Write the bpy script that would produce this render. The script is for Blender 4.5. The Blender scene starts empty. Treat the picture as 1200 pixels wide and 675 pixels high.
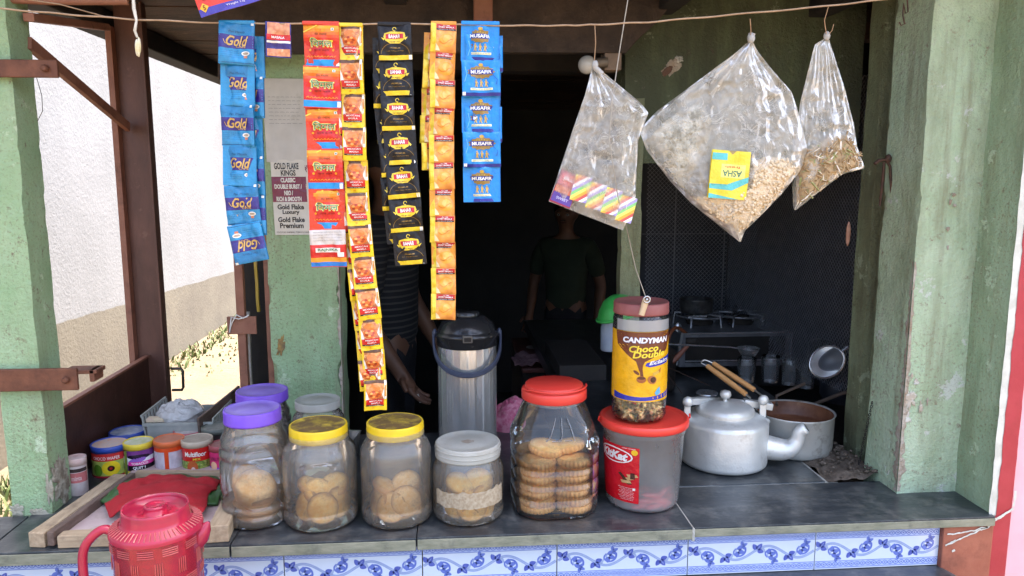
import bpy, math, random
from mathutils import Vector, Matrix, noise
random.seed(7)
R = math.radians
SC = bpy.context.scene
COL = SC.collection

# ------------------------------------------------------------------ camera, sky, sun, exposure
PITCH, YAW, EYE, BACK, FPX = R(8.4), R(4.5), 0.68, 1.366, 890.0     # counter top is z = 0, its front edge is y = 0
GROUND = -0.93
cam = bpy.data.objects.new('camera', bpy.data.cameras.new('camera'))
COL.objects.link(cam)
cam.location = (0, -BACK, EYE)
cam.rotation_euler = (R(90) - PITCH, 0, -YAW)
cam.data.sensor_width = 36; cam.data.lens = 36 * FPX / 1200
cam.data.clip_start = 0.02; cam.data.clip_end = 1000
SC.camera = cam
SUN_EL, SUN_AZ = R(72), R(66)          # azimuth clockwise from +Y towards +X
sdir = Vector((math.cos(SUN_EL) * math.sin(SUN_AZ), math.cos(SUN_EL) * math.cos(SUN_AZ), math.sin(SUN_EL)))
W = bpy.data.worlds.new('World'); SC.world = W; W.use_nodes = True
nt = W.node_tree
sky = nt.nodes.new('ShaderNodeTexSky'); sky.sky_type = 'NISHITA'; sky.sun_disc = False
sky.sun_elevation = SUN_EL; sky.sun_rotation = SUN_AZ; sky.dust_density = 4.5; sky.air_density = 0.9; sky.ozone_density = 0.5
bg = nt.nodes['Background']; bg.inputs['Strength'].default_value = 0.15
nt.links.new(sky.outputs[0], bg.inputs['Color'])
sl = bpy.data.lights.new('sun', 'SUN'); sl.energy = 2.0; sl.angle = R(0.5); sl.color = (1, 0.95, 0.86)
so = bpy.data.objects.new('sun', sl); COL.objects.link(so)
so.rotation_euler = sdir.to_track_quat('Z', 'Y').to_euler()
SC.view_settings.view_transform = 'Standard'; SC.view_settings.look = 'None'
SC.view_settings.exposure = 2.62; SC.view_settings.gamma = 1; SC.view_settings.use_curve_mapping = False
SC.cycles.max_bounces = 14; SC.cycles.transparent_max_bounces = 40
SC.cycles.transmission_bounces = 6; SC.cycles.diffuse_bounces = 5; SC.cycles.caustics_refractive = False; SC.cycles.caustics_reflective = False

# ------------------------------------------------------------------ measuring helpers: a sight line met with a real plane
def _ray(px, py):
    u = (px - 600) / FPX; v = -(py - 337.5) / FPX
    f = Vector((math.sin(YAW) * math.cos(PITCH), math.cos(YAW) * math.cos(PITCH), -math.sin(PITCH)))
    r = Vector((math.cos(YAW), -math.sin(YAW), 0))
    up = Vector((math.sin(YAW) * math.sin(PITCH), math.cos(YAW) * math.sin(PITCH), math.cos(PITCH)))
    return f + u * r + v * up
CAMP = Vector((0, -BACK, EYE))
def at_y(px, py, Y):
    d = _ray(px, py); return CAMP + d * ((Y + BACK) / d.y)
def at_z(px, py, z=0.0):
    d = _ray(px, py); return CAMP + d * ((z - EYE) / d.z)
def at_x(px, py, X):
    d = _ray(px, py); return CAMP + d * (X / d.x)
def zc(p):
    f = Vector((math.sin(YAW) * math.cos(PITCH), math.cos(YAW) * math.cos(PITCH), -math.sin(PITCH)))
    return (Vector(p) - CAMP).dot(f)

# ------------------------------------------------------------------ materials
MATS = {}
def srgb(r, g, b):
    f = lambda c: ((c / 255) / 12.92 if c / 255 <= .04045 else ((c / 255 + .055) / 1.055) ** 2.4)
    return (f(r), f(g), f(b), 1)
class NB:
    def __init__(s, name):
        s.m = bpy.data.materials.new(name); s.m.use_nodes = True; s.t = s.m.node_tree
        s.p = s.t.nodes['Principled BSDF']; s.out = s.t.nodes['Material Output']
        s.tc = s.t.nodes.new('ShaderNodeTexCoord')
    def n(s, kind, **kw):
        q = s.t.nodes.new(kind)
        for k, v in kw.items():
            if k in q.inputs: q.inputs[k].default_value = v
            else: setattr(q, k, v)
        return q
    def l(s, a, b): s.t.links.new(a, b)
    def noise(s, scale, detail=4, rough=.6, stretch=None, dist=0):
        q = s.n('ShaderNodeTexNoise'); q.inputs['Scale'].default_value = scale
        q.inputs['Detail'].default_value = detail; q.inputs['Roughness'].default_value = rough; q.inputs['Distortion'].default_value = dist
        if stretch:
            mp = s.n('ShaderNodeMapping'); mp.inputs['Scale'].default_value = stretch
            s.l(s.tc.outputs['Object'], mp.inputs['Vector']); s.l(mp.outputs[0], q.inputs['Vector'])
        else: s.l(s.tc.outputs['Object'], q.inputs['Vector'])
        return q.outputs['Fac']
    def ramp(s, fac, a, b):
        q = s.n('ShaderNodeMapRange'); q.inputs['From Min'].default_value = a; q.inputs['From Max'].default_value = b
        s.l(fac, q.inputs['Value']); return q.outputs[0]
    def mix(s, fac, a, b):
        q = s.n('ShaderNodeMix'); q.data_type = 'RGBA'
        if isinstance(fac, float): q.inputs[0].default_value = fac
        else: s.l(fac, q.inputs[0])
        for sock, v in ((q.inputs[6], a), (q.inputs[7], b)):
            if isinstance(v, tuple): sock.default_value = v
            else: s.l(v, sock)
        return q.outputs[2]
    def mul(s, a, b):
        q = s.n('ShaderNodeMath', operation='MULTIPLY')
        s.l(a, q.inputs[0])
        if isinstance(b, (int, float)): q.inputs[1].default_value = b
        else: s.l(b, q.inputs[1])
        return q.outputs[0]
    def bump(s, h, strength=.3, dist=.002):
        q = s.n('ShaderNodeBump'); q.inputs['Strength'].default_value = strength; q.inputs['Distance'].default_value = dist
        s.l(h, q.inputs['Height']); s.l(q.outputs[0], s.p.inputs['Normal'])
    def rough(s, v):
        if isinstance(v, (int, float)): s.p.inputs['Roughness'].default_value = v
        else: s.l(v, s.p.inputs['Roughness'])

def M(name, col, col2=None, rough=.6, metal=0, scale=20, var=(.35, .65), bump=0, bscale=60, bdist=.002, stretch=None, spec=.5, dirt=None, dscale=6, dvar=(.55, .75), detail=5, coat=0):
    if name in MATS: return MATS[name]
    b = NB(name); c = col
    if col2: c = b.mix(b.ramp(b.noise(scale, detail, stretch=stretch), *var), col, col2)
    if dirt: c = b.mix(b.ramp(b.noise(dscale, 6, .7), *dvar), c, dirt)
    if isinstance(c, tuple): b.p.inputs['Base Color'].default_value = c
    else: b.l(c, b.p.inputs['Base Color'])
    b.rough(rough); b.p.inputs['Metallic'].default_value = metal; b.p.inputs['Specular IOR Level'].default_value = spec
    b.p.inputs['Coat Weight'].default_value = coat
    if bump: b.bump(b.noise(bscale, 5, .6, stretch=stretch), bump, bdist)
    MATS[name] = b.m; return b.m
def ink(r, g, b_, rough=.25, metal=0):
    k = 'print_%d_%d_%d' % (r, g, b_)
    if k in MATS: return MATS[k]
    c = srgb(r, g, b_); d = tuple(x * .82 for x in c[:3]) + (1,)
    return M(k, c, d, rough, metal, scale=45, bump=.6, bscale=70, bdist=.004)
def clear(name, col=(.9, .9, .9, 1), haze=.12, hazevar=.12, rough=.08, tint=(1, 1, 1, 1), scale=9, bump=.0, bscale=30, bdist=.004, grime=None, spec=.5, stretch=None, crease=0, gloss=1.0, facet=0):
    """thin clear or cloudy plastic / glass: see-through, with a real glossy skin and milky scatter"""
    if name in MATS: return MATS[name]
    b = NB(name); p = b.p
    p.inputs['Base Color'].default_value = col; p.inputs['Roughness'].default_value = rough; p.inputs['Specular IOR Level'].default_value = spec
    tr = b.n('ShaderNodeBsdfTransparent'); tr.inputs[0].default_value = tint
    tl = b.n('ShaderNodeBsdfTranslucent'); tl.inputs[0].default_value = col
    df = b.n('ShaderNodeBsdfDiffuse'); df.inputs[0].default_value = col
    if grime:
        gc = b.mix(b.ramp(b.noise(7, 6, .7), .45, .7), col, grime)
        b.l(gc, df.inputs[0]); b.l(gc, tl.inputs[0])
    mx = b.n('ShaderNodeMixShader'); mx.inputs[0].default_value = .4
    b.l(df.outputs[0], mx.inputs[1]); b.l(tl.outputs[0], mx.inputs[2])
    h = b.ramp(b.noise(scale, 6, .65, stretch=stretch), .3, .75)
    if crease:
        rn = b.noise(crease, 4, .6, dist=1.2); su = b.n('ShaderNodeMath', operation='SUBTRACT'); b.l(rn, su.inputs[0]); su.inputs[1].default_value = .5
        ab = b.n('ShaderNodeMath', operation='ABSOLUTE'); b.l(su.outputs[0], ab.inputs[0]); cr = b.ramp(ab.outputs[0], .035, .0)
        mxx = b.n('ShaderNodeMath', operation='MAXIMUM'); b.l(h, mxx.inputs[0]); b.l(b.mul(cr, 1.0), mxx.inputs[1]); h = mxx.outputs[0]
    q = b.n('ShaderNodeMath', operation='MULTIPLY_ADD'); b.l(h, q.inputs[0]); q.inputs[1].default_value = hazevar; q.inputs[2].default_value = haze
    m1 = b.n('ShaderNodeMixShader'); b.l(q.outputs[0], m1.inputs[0]); b.l(tr.outputs[0], m1.inputs[1]); b.l(mx.outputs[0], m1.inputs[2])
    gl = b.n('ShaderNodeBsdfGlossy'); gl.inputs['Roughness'].default_value = rough; gl.inputs[0].default_value = (1, 1, 1, 1)
    fr = b.n('ShaderNodeFresnel'); fr.inputs[0].default_value = 1.5
    if bump:
        bn = b.n('ShaderNodeBump'); bn.inputs['Strength'].default_value = bump; bn.inputs['Distance'].default_value = bdist
        if facet:
            vo = b.n('ShaderNodeTexVoronoi'); vo.inputs['Scale'].default_value = facet; wn = b.n('ShaderNodeTexNoise'); wn.inputs['Scale'].default_value = 14; b.l(b.tc.outputs['Object'], wn.inputs['Vector'])
            wm = b.n('ShaderNodeVectorMath', operation='MULTIPLY_ADD'); b.l(wn.outputs['Color'], wm.inputs[0]); wm.inputs[1].default_value = (.10, .10, .10); b.l(b.tc.outputs['Object'], wm.inputs[2]); b.l(wm.outputs[0], vo.inputs['Vector'])
            ad = b.n('ShaderNodeMath', operation='ADD'); b.l(vo.outputs['Distance'], ad.inputs[0]); b.l(b.noise(bscale, 5, .6), ad.inputs[1]); b.l(ad.outputs[0], bn.inputs['Height'])
        else: b.l(b.noise(bscale, 5, .6, stretch=stretch, dist=.6), bn.inputs['Height'])
        b.l(bn.outputs[0], gl.inputs['Normal']); b.l(bn.outputs[0], df.inputs['Normal'])
    m2 = b.n('ShaderNodeMixShader'); b.l(b.mul(fr.outputs[0], gloss) if gloss != 1.0 else fr.outputs[0], m2.inputs[0]); b.l(m1.outputs[0], m2.inputs[1]); b.l(gl.outputs[0], m2.inputs[2])
    b.l(m2.outputs[0], b.out.inputs['Surface']); b.t.nodes.remove(p)
    MATS[name] = b.m; return b.m

# ------------------------------------------------------------------ mesh building
class MB:
    def __init__(s, mat=None):
        s.v = []; s.f = []; s.fm = []; s.fs = []; s.mats = []; s.mat = mat; s.X = None
    def mi(s, m):
        m = m or s.mat
        if m not in s.mats: s.mats.append(m)
        return s.mats.index(m)
    def add(s, vs, fs, mat=None, smooth=False):
        k = len(s.v); i = s.mi(mat)
        for p in vs:
            p = Vector(p)
            if s.X is not None: p = s.X @ p
            s.v.append(p)
        for f in fs: s.f.append([k + a for a in f]); s.fm.append(i); s.fs.append(smooth)
    def box(s, x0, x1, y0, y1, z0, z1, mat=None):
        vs = [(x, y, z) for x in (x0, x1) for y in (y0, y1) for z in (z0, z1)]
        s.add(vs, [(0, 1, 3, 2), (4, 6, 7, 5), (0, 4, 5, 1), (2, 3, 7, 6), (0, 2, 6, 4), (1, 5, 7, 3)], mat)
    def beam(s, a, b, w, h, mat=None, up=(0, 0, 1)):
        a = Vector(a); b = Vector(b); d = (b - a).normalized(); u = Vector(up)
        side = d.cross(u)
        if side.length < 1e-4: side = d.cross(Vector((1, 0, 0)))
        side.normalize(); u = side.cross(d).normalized()
        vs = []
        for p in (a, b):
            for i, j in ((-1, -1), (1, -1), (1, 1), (-1, 1)): vs.append(p + side * w / 2 * i + u * h / 2 * j)
        s.add(vs, [(3, 2, 1, 0), (4, 5, 6, 7), (0, 1, 5, 4), (1, 2, 6, 5), (2, 3, 7, 6), (3, 0, 4, 7)], mat)
    def grid(s, fn, ns, nt, mat=None, close=False, smooth=True, flip=False):
        vs = []; w = ns if close else ns + 1
        for j in range(nt + 1):
            for i in range(w): vs.append(fn(i / ns, j / nt))
        fs = []
        for j in range(nt):
            for i in range(ns):
                a = j * w + i; b = j * w + (i + 1) % w
                q = (a, b, b + w, a + w); fs.append(q[::-1] if flip else q)
        s.add(vs, fs, mat, smooth)
    def lathe(s, prof, mat=None, n=48, c=(0, 0), shape=None, cap0=True, cap1=True, smooth=True, z=0):
        sh = shape or (lambda t: 1)
        vs = []; fs = []
        for r, h in prof:
            for i in range(n):
                t = 2 * math.pi * i / n; k = sh(t)
                vs.append((c[0] + r * k * math.sin(t), c[1] - r * k * math.cos(t), z + h))
        for j in range(len(prof) - 1):
            for i in range(n):
                a = j * n + i; b = j * n + (i + 1) % n
                fs.append((a, b, b + n, a + n))
        s.add(vs, fs, mat, smooth)
        if cap0: s.add(vs[:n], [tuple(range(n))[::-1]], mat)
        if cap1: s.add(vs[-n:], [tuple(range(n))], mat)
    def tube(s, pts, r, mat=None, n=8, close=False, cap=True):
        P = [Vector(p) for p in pts]; m = len(P)
        rr = r if isinstance(r, (list, tuple)) else [r] * m
        vs = []; u = None
        for i in range(m):
            if close: d = P[(i + 1) % m] - P[i - 1]
            else: d = P[min(i + 1, m - 1)] - P[max(i - 1, 0)]
            if d.length < 1e-9: d = Vector((0, 0, 1))
            d.normalize()
            if u is None:
                u = d.cross(Vector((0, 0, 1)))
                if u.length < .05: u = d.cross(Vector((1, 0, 0)))
            u = (u - d * u.dot(d)).normalized(); w = d.cross(u)
            for k in range(n):
                t = 2 * math.pi * k / n; vs.append(P[i] + (u * math.cos(t) + w * math.sin(t)) * rr[i])
        fs = []
        for j in range(m if close else m - 1):
            for k in range(n):
                a = j * n + k; b = j * n + (k + 1) % n; c = (j + 1) % m * n
                fs.append((a, b, c + (k + 1) % n, c + k))
        s.add(vs, fs, mat, True)
        if cap and not close: s.add(vs[:n], [tuple(range(n))], mat); s.add(vs[-n:], [tuple(range(n))[::-1]], mat)
    def ball(s, c, r, mat=None, n=12, m=8, sc=(1, 1, 1)):
        s.grid(lambda a, b: (c[0] + r * sc[0] * math.sin(math.pi * b) * math.cos(2 * math.pi * a), c[1] + r * sc[1] * math.sin(math.pi * b) * math.sin(2 * math.pi * a), c[2] - r * sc[2] * math.cos(math.pi * b)), n, m, mat, True)
    def prism(s, pts, y0, y1, mat=None):
        n = len(pts)
        vs = [(x, y0, z) for x, z in pts] + [(x, y1, z) for x, z in pts]
        s.add(vs, [tuple(range(n)), tuple(range(2 * n - 1, n - 1, -1))] + [(i, n + i, n + (i + 1) % n, (i + 1) % n) for i in range(n)], mat)
    def build(s, name, parent=None, loc=(0, 0, 0), rot=(0, 0, 0), bevel=0, seg=2, solid=0, fix=True):
        me = bpy.data.meshes.new(name); me.from_pydata([tuple(p) for p in s.v], [], s.f)
        for m in s.mats: me.materials.append(m)
        me.polygons.foreach_set('material_index', s.fm); me.polygons.foreach_set('use_smooth', s.fs); me.update()
        if fix:
            import bmesh
            bm = bmesh.new(); bm.from_mesh(me); bmesh.ops.remove_doubles(bm, verts=bm.verts, dist=1e-6) if fix == 2 else None
            bmesh.ops.recalc_face_normals(bm, faces=bm.faces); bm.to_mesh(me); bm.free()
        o = bpy.data.objects.new(name, me); COL.objects.link(o); o.location = loc; o.rotation_euler = rot
        if parent: o.parent = parent
        if bevel:
            b = o.modifiers.new('bevel', 'BEVEL'); b.width = bevel; b.segments = seg; b.limit_method = 'ANGLE'; b.angle_limit = R(50)
        if solid:
            b = o.modifiers.new('solid', 'SOLIDIFY'); b.thickness = solid; b.offset = 0
        return o
def tag(o, label=None, cat=None, group=None, kind=None):
    if label: o['label'] = label
    if cat: o['category'] = cat
    if group: o['group'] = group
    if kind: o['kind'] = kind
    return o
def thing(name, label, cat, loc=(0, 0, 0), rz=0, group=None):
    o = bpy.data.objects.new(name, None); COL.objects.link(o); o.location = loc; o.rotation_euler = (0, 0, rz)
    o.empty_display_size = .05
    return tag(o, label, cat, group)
def dup(o, parent=None, **kw):
    c = o.copy(); COL.objects.link(c)
    if parent: c.parent = parent
    for k, v in kw.items(): setattr(c, k, v)
    return c
def roughbox(b, x0, x1, y0, y1, z0, z1, mat, step=.03, amp=.003, seed=0, chip=0):
    """box with a slightly uneven hand-plastered surface and knocked-about edges"""
    def w(p):
        q = Vector(p) * 14 + Vector((seed, 0, 0)); n = noise.noise_vector(q) * amp
        ex = min(abs(p[0] - x0), abs(p[0] - x1)); ey = min(abs(p[1] - y0), abs(p[1] - y1))
        if chip and ex + ey < .004:
            k = max(0, noise.noise(Vector((seed, 3, p[2] * 9))) + .5 * noise.noise(Vector((seed, 9, p[2] * 40))) - .1) * chip
            n.x += k if abs(p[0] - x0) < ex + 1e-6 and ex == abs(p[0] - x0) else -k
        return Vector(p) + n
    nx = max(1, round((x1 - x0) / step)); ny = max(1, round((y1 - y0) / step)); nz = max(1, round((z1 - z0) / step))
    L = lambda a, c, t: a + (c - a) * t
    b.grid(lambda s, t: w((L(x0, x1, s), y0, L(z0, z1, t))), nx, nz, mat)
    b.grid(lambda s, t: w((L(x0, x1, s), y1, L(z0, z1, t))), nx, nz, mat, flip=True)
    b.grid(lambda s, t: w((x0, L(y0, y1, s), L(z0, z1, t))), ny, nz, mat, flip=True)
    b.grid(lambda s, t: w((x1, L(y0, y1, s), L(z0, z1, t))), ny, nz, mat)
    b.grid(lambda s, t: w((L(x0, x1, s), L(y0, y1, t), z1)), nx, ny, mat)
    b.grid(lambda s, t: w((L(x0, x1, s), L(y0, y1, t), z0)), nx, ny, mat, flip=True)

# ------------------------------------------------------------------ printing: flat designs (u, v, layer) wrapped onto a surface
_tc = {}
def textmesh(body, bold=0, shear=0):
    k = (body, bold, shear)
    if k in _tc: return _tc[k]
    c = bpy.data.curves.new('lettering', 'FONT'); c.body = body; c.offset = bold; c.shear = shear; c.resolution_u = 3
    o = bpy.data.objects.new('lettering', c); COL.objects.link(o)
    dg = bpy.context.evaluated_depsgraph_get(); me = bpy.data.meshes.new_from_object(o.evaluated_get(dg))
    vs = [(v.co.x, v.co.y) for v in me.vertices]; fs = [tuple(p.vertices) for p in me.polygons]
    bpy.data.objects.remove(o); bpy.data.curves.remove(c); bpy.data.meshes.remove(me)
    x0 = min(v[0] for v in vs); x1 = max(v[0] for v in vs); y0 = min(v[1] for v in vs); y1 = max(v[1] for v in vs)
    vs = [((x - x0) / (x1 - x0) - .5, (y - y0) / (y1 - y0) - .5) for x, y in vs]
    _tc[k] = (vs, fs); return _tc[k]
class Deco:
    def __init__(s, mb, fn, rot=0, o=(0, 0)): s.b = mb; s.fn = fn; s.lay = 1; s.fine = False
    def rect(s, u0, v0, u1, v1, mat, nu=8, nv=4, lay=None):
        l = lay if lay is not None else s.lay; nu = max(nu, min(60, int(abs(u1 - u0) / .0028))) if nu > 1 or s.fine else nu; nv = max(nv, min(60, int(abs(v1 - v0) / .0028))) if nv > 1 or s.fine else nv
        s.b.grid(lambda a, c: s.fn(u0 + (u1 - u0) * a, v0 + (v1 - v0) * c, l), nu, nv, mat)
    def fan(s, pts, mat, lay=None, c=None):
        l = lay if lay is not None else s.lay
        if c is None: c = (sum(p[0] for p in pts) / len(pts), sum(p[1] for p in pts) / len(pts))
        n = len(pts); ext = max(abs(p[0] - c[0]) + abs(p[1] - c[1]) for p in pts); K = max(1, min(7, int(ext / .0035)))
        if K > 2:
            q = []
            for i in range(n):
                a, e = pts[i], pts[(i + 1) % n]; m = max(1, int(math.hypot(a[0] - e[0], a[1] - e[1]) / .005)); q += [(a[0] + (e[0] - a[0]) * j / m, a[1] + (e[1] - a[1]) * j / m) for j in range(m)]
            pts = q; n = len(pts)
        vs = [s.fn(*c, l)]
        for k in range(1, K + 1): vs += [s.fn(c[0] + (p[0] - c[0]) * k / K, c[1] + (p[1] - c[1]) * k / K, l) for p in pts]
        fs = [(0, 1 + i, 1 + (i + 1) % n) for i in range(n)]
        for k in range(K - 1): fs += [(1 + k * n + i, 1 + k * n + n + i, 1 + k * n + n + (i + 1) % n, 1 + k * n + (i + 1) % n) for i in range(n)]
        s.b.add(vs, fs, mat, True)
    def ell(s, cu, cv, ru, rv, mat, lay=None, n=20, rot=0):
        s.fan([(cu + ru * math.cos(t) * math.cos(rot) - rv * math.sin(t) * math.sin(rot), cv + ru * math.cos(t) * math.sin(rot) + rv * math.sin(t) * math.cos(rot)) for t in [2 * math.pi * i / n for i in range(n)]], mat, lay, (cu, cv))
    def ribbon(s, pts, w, mat, lay=None):
        l = lay if lay is not None else s.lay; m = len(pts); vs = []; ww = w if isinstance(w, (list, tuple)) else [w] * m
        for i, p in enumerate(pts):
            a = pts[max(i - 1, 0)]; b = pts[min(i + 1, m - 1)]; dx, dy = b[0] - a[0], b[1] - a[1]; q = math.hypot(dx, dy) or 1
            nx, ny = -dy / q * ww[i] / 2, dx / q * ww[i] / 2
            vs += [s.fn(p[0] + nx, p[1] + ny, l), s.fn(p[0] - nx, p[1] - ny, l)]
        s.b.add(vs, [(2 * i, 2 * i + 1, 2 * i + 3, 2 * i + 2) for i in range(m - 1)], mat, True)
    def text(s, body, cu, cv, w, h, mat, bold=0, shear=0, lay=None, rot=0, flip=False):
        l = lay if lay is not None else s.lay; vs, fs = textmesh(body, bold, shear); c, q = math.cos(rot), math.sin(rot); k = -1 if flip else 1
        s.b.add([s.fn(cu + k * (x * w * c - y * h * q), cv + k * (x * w * q + y * h * c), l) for x, y in vs], fs, mat, False)
def wrap(r, th0=0, z0=0, rz=None, e=.0003):
    def fn(u, v, l):
        rr = (rz(v) if rz else r) + l * e; a = th0 + u / r
        return (rr * math.sin(a), -rr * math.cos(a), z0 + v)
    return fn

# ------------------------------------------------------------------ the materials of the place
def plaster(name, base, lite, stain, dark, sa=(.5, .72), bscale=120, bump=.8, seed=0):
    b = NB(name)
    c = b.mix(b.ramp(b.noise(9 + seed, 6, .7), .3, .7), base, lite)
    c = b.mix(b.mul(b.ramp(b.noise(5 + seed, 7, .72, stretch=(1, 1, .22)), *sa), .75), c, stain)
    c = b.mix(b.ramp(b.noise(34 + seed, 6, .75), .60, .70), c, dark)
    c = b.mix(b.mul(b.mul(b.ramp(b.noise(24 + seed, 5, .7, stretch=(1, 1, .06)), .50, .70), b.ramp(b.noise(3.3 + seed * .2, 3, .5), .42, .6)), .65), c, tuple(x * .62 for x in dark[:3]) + (1,) if seed in (5, 2) else (.24, .21, .12, 1))
    pale = tuple(min(.75, x * 1.25 + .10) for x in lite[:3]) + (1,)
    c = b.mix(b.mul(b.ramp(b.noise(7 + seed, 7, .75), .60, .62), .6), c, pale)
    v = b.n('ShaderNodeTexVoronoi'); v.inputs['Scale'].default_value = 17 + seed; v.feature = 'DISTANCE_TO_EDGE'
    wn = b.n('ShaderNodeTexNoise'); wn.inputs['Scale'].default_value = 12; b.l(b.tc.outputs['Object'], wn.inputs['Vector']); wv_ = b.n('ShaderNodeVectorMath', operation='MULTIPLY_ADD'); b.l(wn.outputs['Color'], wv_.inputs[0]); wv_.inputs[1].default_value = (.12, .12, .12); b.l(b.tc.outputs['Object'], wv_.inputs[2]); b.l(wv_.outputs[0], v.inputs['Vector'])
    b.l(c, b.p.inputs['Base Color']); b.rough(.62)
    c2 = b.mix(b.ramp(b.noise(170, 3, .6), .55, .66), c, dark); c2 = b.mix(b.ramp(b.noise(2.3 + seed * .1, 5, .7), .35, .75), c, c2)
    ck = b.mul(b.ramp(v.outputs['Distance'], .007, .002), b.ramp(b.noise(5.1, 3, .5), .60, .66)); c2 = b.mix(b.mul(ck, .5), c2, dark)
    b.l(c2, b.p.inputs['Base Color'])
    ad = b.n('ShaderNodeMath', operation='ADD'); b.l(b.noise(bscale, 6, .7), ad.inputs[0]); b.l(b.noise(14, 4, .6), ad.inputs[1])
    b.bump(ad.outputs[0], bump, .010)
    MATS[name] = b.m; return b.m
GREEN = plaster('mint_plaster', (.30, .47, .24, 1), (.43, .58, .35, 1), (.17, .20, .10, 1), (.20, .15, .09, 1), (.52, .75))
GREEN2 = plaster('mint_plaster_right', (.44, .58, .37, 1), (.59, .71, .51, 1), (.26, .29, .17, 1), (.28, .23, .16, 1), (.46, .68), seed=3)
OLIVE = plaster('olive_plaster', (.22, .26, .14, 1), (.31, .35, .21, 1), (.12, .10, .055, 1), (.11, .08, .04, 1), (.4, .65), seed=5)  # olive tone; on the pillar side faces it paints in their shade
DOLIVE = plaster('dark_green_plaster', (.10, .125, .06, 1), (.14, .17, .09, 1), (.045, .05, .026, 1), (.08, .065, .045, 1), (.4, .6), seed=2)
CRUMB = M('crumbled_plaster', (.32, .24, .17, 1), (.5, .45, .38, 1), .9, scale=30, bump=1, bscale=70, bdist=.008, dirt=(.13, .09, .06, 1))
RUST = M('rusty_steel', (.10, .035, .018, 1), (.19, .07, .035, 1), .65, .15, scale=28, bump=.5, bscale=110, dirt=(.05, .018, .012, 1), dscale=12)
RUSTD = M('dark_red_oxide_steel', (.045, .017, .011, 1), (.085, .032, .02, 1), .5, .1, scale=16, bump=.3, bscale=90, dirt=(.16, .08, .05, 1), dscale=40, dvar=(.66, .74))
RUSTP = M('faded_oxide_paint', (.23, .09, .055, 1), (.30, .13, .08, 1), .6, 0, scale=20, bump=.4, bscale=120, dirt=(.1, .035, .02, 1), dscale=15)
ROOFW = M('sooty_roof_wood', (.035, .02, .013, 1), (.10, .05, .032, 1), .8, 0, scale=9, bump=.8, bscale=30, bdist=.006, dirt=(.17, .10, .07, 1), dscale=22, dvar=(.6, .8), stretch=(1, 2, 2))
SOOT_SHADE = M('soot_shade_black', (.012, .010, .009, 1), (.03, .022, .017, 1), .8, scale=10, bump=.4, bscale=25, bdist=.005)  # soot, and the painted shade of the door frame gap
ROOM = M('dim_room_wall', (.014, .015, .017, 1), (.024, .025, .026, 1), .85, scale=5, bump=.3)  # near-black base colour puts the room's darkness into the walls
SLATE = M('black_stone_slab', (.016, .020, .025, 1), (.052, .058, .063, 1), .28, 0, scale=7, var=(.3, .7), bump=.35, bscale=40, bdist=.0015, dirt=(.15, .15, .14, 1), dscale=20, dvar=(.48, .80), stretch=(1, 2.4, 1))
SEDGE = M('worn_stone_edge', (.19, .19, .13, 1), (.29, .28, .20, 1), .7, 0, scale=24, bump=.5, bscale=70, dirt=(.08, .08, .07, 1), dscale=9, stretch=(1, 3, 3))
MORTAR = M('pale_mortar', (.34, .33, .29, 1), (.5, .48, .42, 1), .9, scale=60, bump=.6, bscale=150)
WOOD = M('weathered_wood', (.33, .24, .15, 1), (.46, .35, .23, 1), .75, scale=10, bump=.5, bscale=30, stretch=(1, 12, 12), dirt=(.16, .11, .075, 1), dscale=14)
WOODY = M('weathered_wood_deep', (.33, .24, .15, 1), (.46, .35, .23, 1), .75, scale=10, bump=.5, bscale=30, stretch=(12, 1.5, 12), dirt=(.16, .11, .075, 1), dscale=14)
WOODD = M('dark_old_wood', (.10, .065, .05, 1), (.17, .115, .09, 1), .7, scale=10, bump=.5, bscale=30, stretch=(12, 1.5, 12))
STUCCO = None
def _stucco():
    b = NB('white_roughcast')
    sep = b.n('ShaderNodeSeparateXYZ'); b.l(b.tc.outputs['Object'], sep.inputs[0])
    up = b.mix(b.ramp(b.noise(1.3, 6, .7), .3, .75), (.255, .255, .26, 1), (.185, .187, .19, 1))
    lo = b.mix(b.ramp(b.noise(2.2, 6, .7), .35, .7), (.165, .145, .11, 1), (.115, .10, .08, 1))
    # the painted dado drops slowly away from the stall
    a = b.n('ShaderNodeMath', operation='MULTIPLY_ADD'); b.l(sep.outputs[1], a.inputs[0]); a.inputs[1].default_value = .040; b.l(sep.outputs[2], a.inputs[2])
    nz = b.n('ShaderNodeMath', operation='MULTIPLY_ADD'); b.l(b.noise(3, 4, .6), nz.inputs[0]); nz.inputs[1].default_value = .04; b.l(a.outputs[0], nz.inputs[2])
    f = b.ramp(nz.outputs[0], -.088, -.080)
    c = b.mix(f, lo, up); b.l(c, b.p.inputs['Base Color']); b.rough(.9)
    b.bump(b.noise(45, 4, .6), .40, .014)
    return b.m
STUCCO = _stucco()
def _dirt():
    b = NB('dry_yellow_dirt')
    c = b.mix(b.ramp(b.noise(1.2, 6, .7), .35, .65), (.175, .13, .08, 1), (.24, .185, .12, 1))
    c = b.mix(b.ramp(b.noise(30, 5, .7), .6, .72), c, (.22, .15, .09, 1))
    b.l(c, b.p.inputs['Base Color']); b.rough(.95); b.bump(b.noise(18, 6, .7), .8, .02)
    return b.m
DIRT = _dirt()

# ------------------------------------------------------------------ ground and the house next door
g = MB(DIRT)
g.grid(lambda s, t: ((s - .5) * 400, (t - .5) * 400, GROUND), 2, 2)
tag(g.build('ground', fix=False), kind='structure')
b = MB(STUCCO); b.box(-2.75, -2.5, -1.2, 22, GROUND - .05, 3.2)
cap = None
nb = thing('neighbour_wall', 'tall sunlit white roughcast wall with a beige lower band across the dirt lane', 'wall')
b.build('wall_face', nb)
b = MB(MORTAR); b.box(-2.80, -2.46, -1.25, 22, 3.2, 3.28); b.build('coping', nb)

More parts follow.
